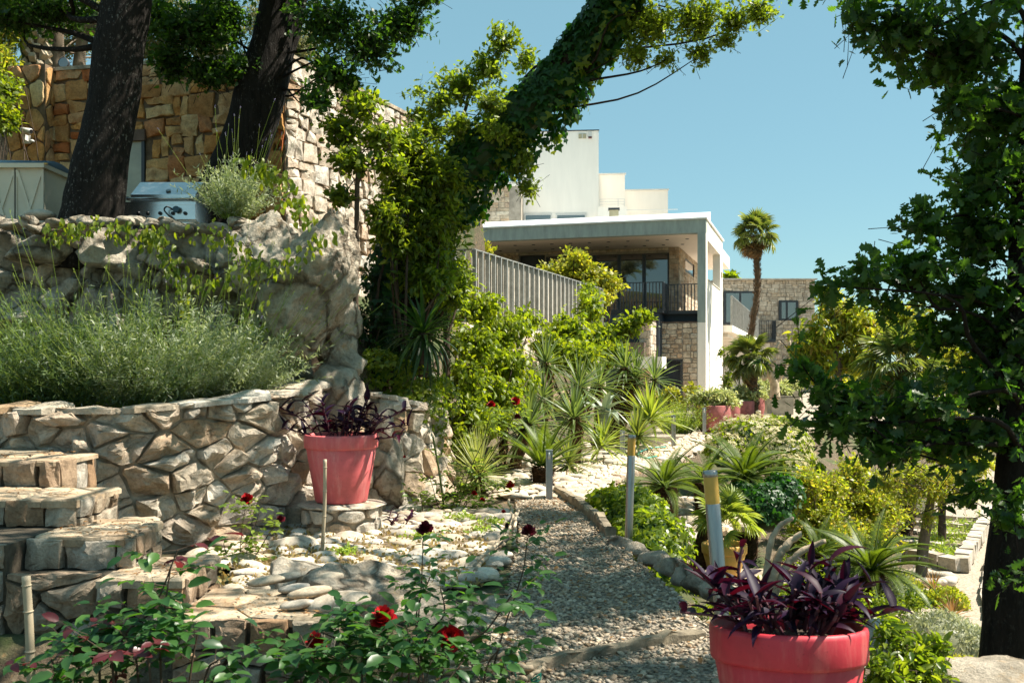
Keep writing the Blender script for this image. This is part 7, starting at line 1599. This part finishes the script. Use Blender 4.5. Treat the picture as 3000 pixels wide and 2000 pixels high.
def bin_():
    Y = 11.15; z = lambda v: P(0, v, Y)[2]; x1 = P(137, 0, Y)[0]; x0 = x1 - 1.1; root = thing('storage_bin', 'beige resin storage bin with blue grey lid at the left edge', 'storage bin', ((x0 + x1) / 2, Y + .3, TZ))
    zt = z(484); zb = TZ
    V = np.array([(x0 + .02, Y + .02, zb), (x1 - .0, Y + .02, zb), (x1 - .0, Y + .62, zb), (x0 + .02, Y + .62, zb), (x0, Y, zt), (x1 - .05, Y, zt), (x1 - .05, Y + .64, zt), (x0, Y + .64, zt)]); mk('body', V, BF, MATS['beige_resin'], root)
    a, b = x1 - .36, x1 - .07; h0, h1 = zb + .28, zt - .06
    for xa, xb in ((x1 - .33, x1 - .06), (x1 - .66, x1 - .37), (x1 - .99, x1 - .70)):
        for s in (1, -1):
            c = ((xa + xb) / 2, Y - .004, (h0 + h1) / 2); L = math.hypot(xb - xa, h1 - h0); V, _ = box((0, 0, 0), (L, .018, .035)); an = s * math.atan2(h1 - h0, xb - xa); V = np.column_stack([V[:, 0] * math.cos(an) - V[:, 2] * math.sin(an), V[:, 1], V[:, 0] * math.sin(an) + V[:, 2] * math.cos(an)]); mk('cross_rib', V + np.array(c) + [0, .002 * s, 0], BF, MATS['beige_resin'], root)
        for xx in (xa - .015, xb + .015): mk('upright_rib', *box((xx, Y - .001, (h0 + h1) / 2), (.025, .022, h1 - h0 + .04)), MATS['beige_resin'], root)
    mk('rim', *box(((x0 + x1) / 2 - .02, Y + .3, zt - .01), (1.12, .70, .05)), MATS['beige_resin'], root)
    n = 12; V = []
    for i in range(n + 1):
        t = i / n; V += [(x0 - .04, Y - .04 + t * .72, zt + .015 + .10 * math.sin(math.pi * t) ** .6), (x1 - .01, Y - .04 + t * .72, zt + .015 + .075 * math.sin(math.pi * t) ** .6)]
    k = len(V); V += [(p[0], p[1], zt + .012) for p in V[:]]
    Fc = [(2 * i, 2 * i + 1, 2 * i + 3, 2 * i + 2) for i in range(n)] + [(2 * i, 2 * i + 2, k + 2 * i + 2, k + 2 * i) for i in range(n)] + [(2 * i + 1, k + 2 * i + 1, k + 2 * i + 3, 2 * i + 3) for i in range(n)]; mk('lid', V, Fc, MATS['blue_lid'], root, True)
    mk('latch', *box((x1 + .0, Y - .03, zt + .01), (.04, .03, .015)), MATS['amber'], root)
bin_()
V, T = rock_geo(P(118, 630, 10.9), (.17, .14, .06), 330, 3, 3, .05, 0, .9, 1); tag(mk('flat_pebble', V, T, MATS['cobble'], None, True), 'smooth grey stone lying in front of the storage bin', 'stone')

# ------------------------------------------------------------------ lavender and low plants
def lavender(label, base, rx, ry, n, L, mat, seed, lean=(0, 0), nl=34, ls=.062, spikes=30, name='lavender', open_=.75, group='lavender in the planter', cat='lavender', spike_mat='lavender_flower', sl=1.35):
    g = np.random.default_rng(seed); base = np.asarray(base, float); root = thing(name, label, cat, base, group)
    q = rdir(n, g)[:, :2] * np.sqrt(g.random((n, 1))) * .6; b = base + np.column_stack([q[:, 0] * rx, q[:, 1] * ry, np.zeros(n)])
    d = unit(np.column_stack([q[:, 0] * open_ * 1.5 + lean[0] + .28 * g.normal(size=n), q[:, 1] * open_ * 1.5 + lean[1] + .28 * g.normal(size=n), .55 + .35 * g.random(n)])); Ls = L * (.35 + .75 * g.random(n)); tip = b + d * Ls[:, None]; mid = b + d * Ls[:, None] * .5 + np.array([0, 0, .06]) * L
    t = np.linspace(.12, 1, nl)[None, :, None]; cur = (1 - t) ** 2 * b[:, None] + 2 * t * (1 - t) * mid[:, None] + t ** 2 * tip[:, None]; pos = cur.reshape(-1, 3) + g.normal(size=(n * nl, 3)) * .004
    dd = unit(np.repeat(d, nl, 0) * .6 + .95 * rdir(n * nl, g) + [0, 0, .1]); V, T = scatter('dia', pos, dd, rdir(n * nl, g) + [0, 0, .6], ls * (.6 + .7 * g.random(n * nl)), .2); tag(mk('foliage', V, T, MATS[mat], root), kind='stuff')
    parts = [sticks(b, mid * .98 + .02 * b, .003, .002), sticks(mid, tip, .002, .0012)]
    k = g.integers(0, n, spikes); st = tip[k] + d[k] * L * .0; en = st + unit(d[k] + [0, 0, .25] + .15 * rdir(spikes, g)) * L * (sl - 1) * (.6 + .8 * g.random((spikes, 1))) * 1.3; parts.append(sticks(st, en, .0018, .0014)); V, T = join(parts); tag(mk('stems', V, T, MATS['grass_leaf'], root), kind='stuff')
    ns = 7; fp = (en[:, None] + (unit(en - st) * .035)[:, None] * (np.arange(ns) / ns - .6)[None, :, None]).reshape(-1, 3); V, T = scatter('dia', fp, unit(rdir(len(fp), g) + [0, 0, .6]), rdir(len(fp), g), .011, .8); tag(mk('flower_spikes', V, T, MATS[spike_mat], root), kind='stuff')
    return root
PZ = 1.14
def plz(u, Y): return np.array([P(u, 0, Y)[0], Y, PZ])
lavender('dark green lavender at the left end of the planter', plz(60, 9.0), .42, .3, 230, 1.0, 'lavender_dark', 341, (-.05, -.15), spikes=40, spike_mat='grass_leaf')
lavender('dark green lavender second from the left, behind the upper step', plz(230, 9.0), .42, .3, 240, 1.05, 'lavender_dark', 342, (.0, -.18), spikes=46, spike_mat='grass_leaf')
lavender('mixed green lavender in the middle of the planter', plz(400, 8.8), .42, .3, 260, 1.0, 'lavender_mid', 343, (.12, -.2), spikes=46, spike_mat='grass_leaf')
lavender('silver grey lavender right of the middle, before the rock', plz(530, 9.2), .42, .3, 280, 1.02, 'lavender_leaf', 344, (.22, -.1), spikes=36)
lavender('silver lavender spilling to the right end of the planter', plz(660, 9.4), .34, .3, 240, .9, 'lavender_leaf', 345, (.45, -.1), spikes=60, sl=1.7, spike_mat='yucca_lime')
lavender('silvery shrub with long stalks on the rock beside the grill', P(690, 640, 10.5), .28, .25, 170, .62, 'lavender_leaf', 346, (.1, -.05), spikes=34, group=None, sl=1.6)
lavender('pale lavender grass beside the paved path before the villa', atY(1995, 23.5), .75, .6, 420, .85, 'grass_leaf', 347, (.05, -.05), nl=18, ls=.06, spikes=60, group=None, sl=1.2, open_=.9)
lavender('flowering lavender cushion behind the red pot', GH(2555, 1770), .40, .35, 170, .50, 'lavender_leaf', 348, (.05, -.1), spikes=150, group=None)
def cushion(name, label, u, v, rx, rz, mat, n, size, seed, Y=None, kind='dia', cat='plant'):
    c = GH(u, v) if Y is None else atY(u, Y); s = c[1] / F; return cover(name, label, [(c + [0, 0, .02], (rx * s, rx * s * .9, rz * s)), (c + [-.5 * rx * s, .1, 0], (rx * s * .6, rx * s * .6, rz * s * .75)), (c + [.5 * rx * s, -.1, 0], (rx * s * .6, rx * s * .6, rz * s * .7))], n, size, kind, mat, wr=.45, seed=seed, cat=cat, hang=-.6, core=mat, base=c)
cushion('silver_cushion', 'large silver grey cushion plant on the lower slope', 2760, 1900, 125, 95, 'silver_leaf', 5200, .045, 351)
cushion('lime_cushion', 'small lime green cushion plant by the garden path', 2775, 1775, 50, 45, 'lime_leaf', 1500, .05, 352)
cushion('yellow_stonecrop', 'yellow stonecrop below the silver cushion', 2800, 1980, 95, 40, 'yellow_leaf', 1500, .045, 353)
cushion('yellow_stonecrop', 'yellow green stonecrop in front of the broad cycad', 2630, 1720, 55, 32, 'yellow_leaf', 1200, .05, 354)
cushion('ivy_mound', 'ivy carpet around the flowering lavender', 2620, 1760, 80, 35, 'ivy_leaf', 1100, .05, 355, kind='ivy', cat='ivy')
for i, (u, v, lab) in enumerate([(2640, 1735, 'spiky bronze rosette left of the lime cushion'), (2735, 1735, 'spiky bronze rosette nearest the small tree'), (2690, 1760, 'small green spiky rosette between two bronze ones'), (2790, 1815, 'spiky rosette below the lime cushion')]):
    g = np.random.default_rng(360 + i); c = GH(u, v); r_ = thing('spiky_rosette', lab, 'succulent', c, 'spiky rosettes on the lower slope'); rosette(r_, c + [0, 0, .05], .28, 46, .022, ('yucca_leaf', 'dead_palm', 'yucca_lime', 'dead_palm')[i], g, 0, 1.4, (.05, .3)); V, Fc = rock_geo(c, (.06, .06, .07), 3, 2, 3); mk('crown_base', V, Fc, MATS['twig'], r_)
bush('laurel_shrub', 'dark leafy shrub right of the red foreground pot', [blob(2600, 1960, 90, 60, 5.0, .2), blob(2680, 1920, 80, 60, 5.1, .2), blob(2620, 1850, 70, 45, 5.2, .2), blob(2740, 1900, 50, 35, 5.2, .15), blob(2700, 1990, 90, 40, 5, .2)], 170, 9, .06, 'rose', 'privet_leaf', base=atY(2600, 5.1), wr=.45, nst=9, sr=.008, seed=365, twig=.16)
bush('yellow_shrub', 'yellow flowering shrub in front of the stone doorway', [blob(1920, 1165, 40, 28, 28, .4), blob(1965, 1150, 35, 25, 28, .4), blob(2030, 1145, 30, 30, 28, .4), blob(1990, 1175, 50, 20, 28, .4)], 220, 8, .11, 'ovate', 'yellow_leaf', nst=8, sr=.015, seed=366, twig=.3)
bush('ground_cover', 'low weeds along the stones right of the gravel', [(np.array([x, y, float(H(np.array([x]), np.array([y]))[0]) + .06]), (.22, .22, .12)) for x, y in ((1.25, 7.9), (1.35, 7.3), (1.45, 6.6), (1.6, 8.5), (1.7, 7.6), (1.5, 6.0), (1.9, 8.8))], 260, 8, .03, 'ovate', 'vine_leaf', nst=0, seed=367, twig=.1, cat='ground cover')
bush('slope_shrub', 'mixed green bushes filling the slope below the cycads', [(np.array([x, y, float(H(np.array([x]), np.array([y]))[0]) + .2]), (.4, .4, .3)) for x, y in ((2.6, 9.6), (3.2, 10.4), (3.4, 9.4), (3.9, 10.6), (3.0, 8.6), (2.4, 8.2), (3.6, 12.2), (4.4, 12.5), (4.6, 11.4))], 620, 9, .05, 'ovate', 'privet_leaf', nst=0, seed=368, twig=.2, cat='shrub')
# climbing rose with white blossom by the white wall
bush('climbing_rose', 'climbing rose with white and red blossom beside the white wall', [blob(2140, 1060, 20, 30, 33, .3), blob(2130, 1120, 22, 40, 33, .3), blob(2145, 1020, 22, 15, 33, .25), blob(2115, 1030, 14, 16, 33, .2)], 150, 8, .10, 'ovate', 'privet_leaf', nst=6, seed=369, twig=.3, flowers=('cream_flower', 90, .13), cat='rose')
# vines over the rock face
def rock_vine(label, pts, Y, n, size, seed, spread=.10, mat='vine_leaf'):
    g = np.random.default_rng(seed); ln = smoothline([P(u, v, Y) for u, v in pts], 60); root = thing('rock_vine', label, 'vine', ln[0], 'vines on the rock face'); V, Fc = tube(ln + g.normal(size=(60, 3)) * .008, np.linspace(.006, .003, 60), 5); mk('stem', V, Fc, MATS['twig'], root)
    k = g.integers(0, 60, n); pos = ln[k] + g.normal(size=(n, 3)) * [spread, .05, spread * .6] + [0, -.05, -.02]; d = unit(np.array([0, -.25, -.8]) + .55 * rdir(n, g)); nn = unit(np.array([.1, -.8, .5]) + .6 * rdir(n, g)); s = size * (.6 + .7 * g.random(n)); me = mesh('leaf', *(lambda q: (q[0] * [.62, 1, 1], q[1]))(TM['rose']), MATS[mat])
    for i in range(min(n, 290)): inst('leaf', me, orient(pos[i], d[i], nn[i], float(s[i])), root)
rock_vine('leafy vine along the top of the rock face below the grill', [(140, 680), (230, 665), (330, 660), (420, 680), (500, 690)], 9.9, 190, .075, 371)
rock_vine('vine hanging down the middle of the rock face', [(440, 670), (470, 720), (520, 790), (545, 850), (530, 920)], 9.85, 130, .07, 372, .07)
rock_vine('vine crossing the big boulder', [(600, 830), (680, 790), (760, 760), (820, 790), (900, 720), (960, 690)], 9.6, 150, .075, 373, .09)
rock_vine('light green vine draped over the boulder top near the silvery shrub', [(740, 470), (790, 500), (840, 540), (870, 590), (900, 640)], 9.7, 130, .085, 374, .08)
rock_vine('vine running down the left of the boulder to the lavender', [(600, 660), (660, 700), (720, 720), (760, 830), (730, 920), (740, 1000)], 9.7, 150, .07, 375, .10)

# ------------------------------------------------------------------ roses
def rose_bloom(r, g):
    V = []; Fc = []; n = 0
    for k in range(20):
        t = k / 19; rr = r * (.18 + .85 * t); a = k * 2.39996; up = 1.25 - 1.05 * t; w_ = r * (.35 + .5 * t)
        d = np.array([math.cos(a), math.sin(a), 0]); s = np.array([-d[1], d[0], 0])
        for i in range(4):
            for j in range(4):
                y = i / 3; x = (j / 3 - .5) * 2; cup = (1 - x * x * .45); p = d * rr * (.25 + .75 * y ** 1.3) * cup + s * x * w_ * (.35 + .65 * math.sin(math.pi * min(.9, .25 + .6 * y))) + np.array([0, 0, r * up * y * 1.0 - .1 * r * x * x * y])
                if i == 3: p = p + d * r * .12 + g.normal(size=3) * r * .05
                V.append(p + g.normal(size=3) * r * .02)
        for i in range(3):
            for j in range(3): q = n + i * 4 + j; Fc.append((q, q + 1, q + 5, q + 4))
        n += 16
    return np.array(V), Fc
_rg = np.random.default_rng(380); BL = {m: [mesh('bloom', *rose_bloom(1.0, _rg), MATS[m], True) for _ in range(3)] for m in ('rose_red', 'dark_rose')}
def rose_bush(label, canes, nleaf, ls, mat, seed, blooms=(), young=0, group='red rose bushes', spread=.10, cane_r=.006):
    """canes [(points)]; leaflets are parts; blooms [(u, v, Y, r, colour)]"""
    g = np.random.default_rng(seed); root = thing('rose_bush', label, 'rose bush', canes[0][0], group); lns = []
    mb = MB()
    for pts in canes: ln = smoothline(pts, 24); lns.append(ln); mb.add(*tube(ln, np.linspace(cane_r, cane_r * .5, 24), 6))
    me = mesh('leaf', *(lambda q: (q[0] * [.66, 1, 1], q[1]))(TM['rose']), MATS[mat]); my = mesh('leaf', *(lambda q: (q[0] * [.66, 1, 1], q[1]))(TM['rose']), MATS['young_rose_leaf'])
    tot = 0; rest = []
    while tot < nleaf:
        ln = lns[g.integers(0, len(lns))]; t = .12 + .88 * g.random() ** .8; p = ln[min(23, int(t * 24))]; a = g.random() * 6.283; ax = unit(np.array([math.cos(a), math.sin(a) * .8, .25 + .3 * g.normal()])); tip = p + ax * ls * 2.6
        mb.add(*sticks(p[None], tip[None], .0016, .001)); yg = young and t > .86
        for k, (f, s_) in enumerate(((1.0, 0), (.72, 1), (.72, -1), (.38, 1), (.38, -1))):
            q = p + (tip - p) * f; sd = np.cross(ax, [0, 0, 1.]); d = unit(ax * (1.0 if s_ == 0 else .35) + sd * s_ + np.array([0, 0, -.25]) + .25 * rdir(1, g)[0]); nn = unit(np.array([0, -.25, 1.]) + .45 * rdir(1, g)[0]); s = ls * (.75 + .5 * g.random()) * (1 if s_ == 0 else .85)
            if tot < 295: inst('leaf', my if yg else me, orient(q, d, nn, float(s)), root)
            else: rest.append((q, d, nn, s))
            tot += 1
    mb.build('canes', MATS['twig'], root)
    if rest:
        V, T = scatter('rose', *[np.array([r[i] for r in rest]) for i in range(4)], .66); tag(mk('foliage', V, T, MATS[mat], root), kind='stuff')
    for i, (u, v, Y, r, m) in enumerate(blooms):
        c = P(u, v, Y); M = Matrix.Translation(c) @ Matrix.Rotation(g.normal() * .3 + .5, 4, 'X') @ Matrix.Rotation(g.random() * 6, 4, 'Z') @ Matrix.Scale(r, 4); inst('bloom', BL[m][i % 3], M, root)
    return root
def cane(u0, Y, *pts, z=-.28): return [np.array([P(u0, 0, Y)[0], Y, z])] + [P(u, v, Y) for u, v in pts]
rose_bush('dark leaved rose with red young shoots at the lower left', [cane(330, 4.3, (350, 1900), (450, 1780), (520, 1610)), cane(480, 4.3, (470, 1900), (480, 1800), (500, 1660)), cane(300, 4.2, (290, 1930), (280, 1860)), cane(250, 4.3, (230, 1950), (190, 1880)), cane(420, 4.25, (400, 1940), (360, 1850)), cane(520, 4.3, (560, 1960), (580, 1850)), cane(150, 4.2, (160, 1990), (150, 1930)), cane(350, 4.1, (330, 1960), (300, 1900)), cane(450, 4.1, (440, 1980), (420, 1900)), cane(560, 4.2, (600, 1990), (640, 1930))], 600, .086, 'rose_leaf', 381, young=1, cane_r=.007)
rose_bush('foreground rose bush with three large red blooms at the bottom', [cane(1100, 4.3, (1080, 1960), (1000, 1880), (940, 1850)), cane(1120, 4.3, (1120, 1950), (1130, 1860)), cane(1200, 4.4, (1240, 1900), (1300, 1800), (1290, 1720)), cane(1250, 4.4, (1300, 1950), (1330, 1880)), cane(1000, 4.2, (960, 1970), (900, 1920)), cane(1300, 4.4, (1350, 1930), (1430, 1840), (1500, 1740)), cane(1150, 4.2, (1180, 1960), (1220, 1900)), cane(1080, 4.4, (1060, 1940), (1090, 1830)), cane(900, 4.3, (880, 1980), (860, 1900)), cane(1400, 4.4, (1420, 1980), (1460, 1900)), cane(950, 4.1, (930, 1990), (880, 1860)), cane(1050, 4.1, (1030, 1990), (1010, 1930)), cane(1250, 4.1, (1240, 1990), (1200, 1930)), cane(1350, 4.15, (1340, 1990), (1360, 1930)), cane(1180, 4.2, (1200, 1920), (1190, 1830))],
          950, .078, 'rose_leaf', 382, blooms=[(1122, 1820, 4.25, .062, 'rose_red'), (1318, 1868, 4.3, .060, 'rose_red'), (925, 1895, 4.2, .055, 'rose_red')], cane_r=.006)
rose_bush('tall thin rose canes with two dark wilting blooms beside the gravel', [cane(1240, 4.8, (1225, 1850), (1235, 1700), (1240, 1570), z=.0), cane(1230, 4.85, (1220, 1800), (1260, 1690), z=.0), cane(1440, 4.9, (1480, 1830), (1530, 1680), (1545, 1575), z=.0)], 240, .06, 'rose_leaf', 383, blooms=[(1246, 1553, 4.8, .042, 'dark_rose'), (1548, 1560, 4.9, .040, 'dark_rose')], cane_r=.005)
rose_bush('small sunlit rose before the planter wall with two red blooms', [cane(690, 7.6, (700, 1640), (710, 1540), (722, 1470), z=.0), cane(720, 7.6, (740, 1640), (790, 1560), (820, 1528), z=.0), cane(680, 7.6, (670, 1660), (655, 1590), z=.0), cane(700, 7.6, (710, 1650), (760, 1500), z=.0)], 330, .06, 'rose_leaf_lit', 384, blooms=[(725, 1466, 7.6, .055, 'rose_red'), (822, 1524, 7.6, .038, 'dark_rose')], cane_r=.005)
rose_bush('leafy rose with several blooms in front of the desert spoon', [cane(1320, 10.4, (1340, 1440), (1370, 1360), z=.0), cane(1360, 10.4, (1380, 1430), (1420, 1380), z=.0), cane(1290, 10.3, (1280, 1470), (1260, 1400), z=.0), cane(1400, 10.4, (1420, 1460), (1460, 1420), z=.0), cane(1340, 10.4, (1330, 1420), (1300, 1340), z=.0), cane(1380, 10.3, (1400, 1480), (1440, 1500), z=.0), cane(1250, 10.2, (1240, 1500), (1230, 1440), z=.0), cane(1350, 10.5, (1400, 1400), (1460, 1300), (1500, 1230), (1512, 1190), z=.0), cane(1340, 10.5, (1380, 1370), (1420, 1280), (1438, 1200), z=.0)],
          800, .07, 'rose_leaf_lit', 385, blooms=[(1440, 1187, 10.5, .045, 'rose_red'), (1510, 1178, 10.5, .055, 'rose_red'), (1516, 1226, 10.5, .05, 'dark_rose'), (1495, 1424, 10.3, .05, 'rose_red'), (1390, 1445, 10.3, .032, 'rose_red'), (1413, 1466, 10.3, .032, 'rose_red'), (1185, 1340, 10.2, .022, 'rose_red'), (1475, 1500, 9.6, .025, 'rose_red')])
purple('purple_heart', 'small purple plant on the ground right of the pedestal', np.array([-1.1, 9.35, .02]), .14, 10, .12, 386, hl=.09)
bush('weeds', 'small weeds between the white cobbles', [(np.array([x, y, .08]), (.22, .16, .06)) for x, y in ((-.5, 9.6), (-.3, 8.8), (-.8, 8.5), (-.2, 9.3), (-1.3, 7.8))], 150, 7, .035, 'ovate', 'grass_leaf', nst=0, seed=387, twig=.08, cat='weeds')
g = np.random.default_rng(388); n = 3000; q = np.column_stack([-2.1 + 1.9 * g.random(n), 6.6 + 2.6 * g.random(n), np.full(n, .05)]); V, T = scatter('dia', q, unit(rdir(n, g) + [0, 0, .8]), rdir(n, g), .03 * (.5 + g.random(n)), .7); tag(mk('moss_cover', V, T, MATS['moss_leaf']), 'brownish dry ground cover between the cobbles', 'ground cover', kind='stuff')
# ------------------------------------------------------------------ kitchen garden
def garden():
    z = -1.42; g = np.random.default_rng(391)
    A = G(2815, 1648, -1.3); B = G(2905, 1490, -1.3); C = G(2655, 1618, -1.3)
    def block_row(label, a, b, h=.20, w_=.2):
        root = thing('bed_edging', label, 'edging', (a[0], a[1], z), 'stone edging of the kitchen garden'); L = np.linalg.norm((b - a)[:2]); d = (b - a)[:2] / L; n = int(L / .26); rz = math.atan2(d[1], d[0])
        for i in range(n):
            p = a[:2] + d * L * (i + .5) / n; V, T = box((0, 0, 0), (L / n * .97 * (1 - .1 * g.random()), w_, h * (1 + .15 * g.normal())), rz); V = V + g.normal(size=V.shape) * .008; mk('block', V + [p[0], p[1], z + h * .45], T, MATS['bed_block'], root, loc=(p[0], p[1], z + h * .45))
    block_row('pale stone edging on the path side of the vegetable bed', A, B); block_row('pale stone edging at the near end of the vegetable bed', C, A)
    for i, v in enumerate((1592, 1560, 1535, 1512)): block_row('pale stone row %s across the vegetable bed' % ('nearest', 'second', 'third', 'farthest')[i], G(2640 - 4 * i, v - 8, -1.35), G(2815 + 22 * (i + .6), v + 6, -1.35), .10, .12)
    bl = []
    for i in range(26):
        t, s = g.random(), g.random(); p = C + (A - C) * (.04 + s * .80) + (B - A) * (.08 + t * .8); bl.append((np.array([p[0], p[1], -1.36]), (.26, .26, .09)))
    bush('vegetable_plants', 'feathery green vegetables growing in the stone edged bed', bl, 420, 9, .06, 'dia', 'grass_leaf', base=np.array([*(C + A)[:2] / 2, -1.45]), wr=.35, nst=0, seed=392, twig=.2, cat='vegetables', up=.2)
    q = smoothline([G(2905, 1800, -1.35)[:2], G(2895, 1720, -1.38)[:2], G(2905, 1650, -1.4)[:2], G(2925, 1590, -1.42)[:2]], 14)
    root = thing('path_edging', 'pale stone edging on the right side of the garden path by the oak', 'edging', (*q[0], -1.4))
    for i in range(13):
        p = (q[i] + q[i + 1]) / 2; hz_ = float(H(p[:1], p[1:2])[0]); t_ = q[i + 1] - q[i]; V, T = box((*p, hz_ + .01), (np.linalg.norm(t_) * .96, .16, .12), math.atan2(t_[1], t_[0])); V = V + g.normal(size=V.shape) * .012; mk('block', V, T, MATS['bed_block'], root, loc=(*p, hz_))
    root = thing('pebble_ring', 'ring of grey pebbles around the foot of the small tree', 'pebbles', GH(2700, 1690))
    for i in range(22):
        a = i * .285; c = atY(2700, 13.6) + [.38 * math.cos(a), .3 * math.sin(a), .04]; V, T = cobble_geo(g); s = .07 + .05 * g.random(); mk('pebble', V * (s * 1.2, s, s * .6) + c, T, MATS['cobble'], root, True, loc=c)
garden()
hp = [G(1925, 1345), G(1890, 1352), G(1870, 1338), G(1905, 1322), G(1950, 1318)]
hr = thing('garden_hose', 'thin turquoise garden hose lying on the paved path', 'hose', hp[0]); V, Fc = tube(smoothline([p + [0, 0, .06] for p in hp], 40), np.full(40, .013), 8); mk('tube', V, Fc, MATS['hose'], hr, True)
V, Fc = tube([hp[0] + [.03, 0, .06], hp[0] + [-.05, .0, .06]], .02, 8); mk('nozzle', V, Fc, MATS['amber'], hr)
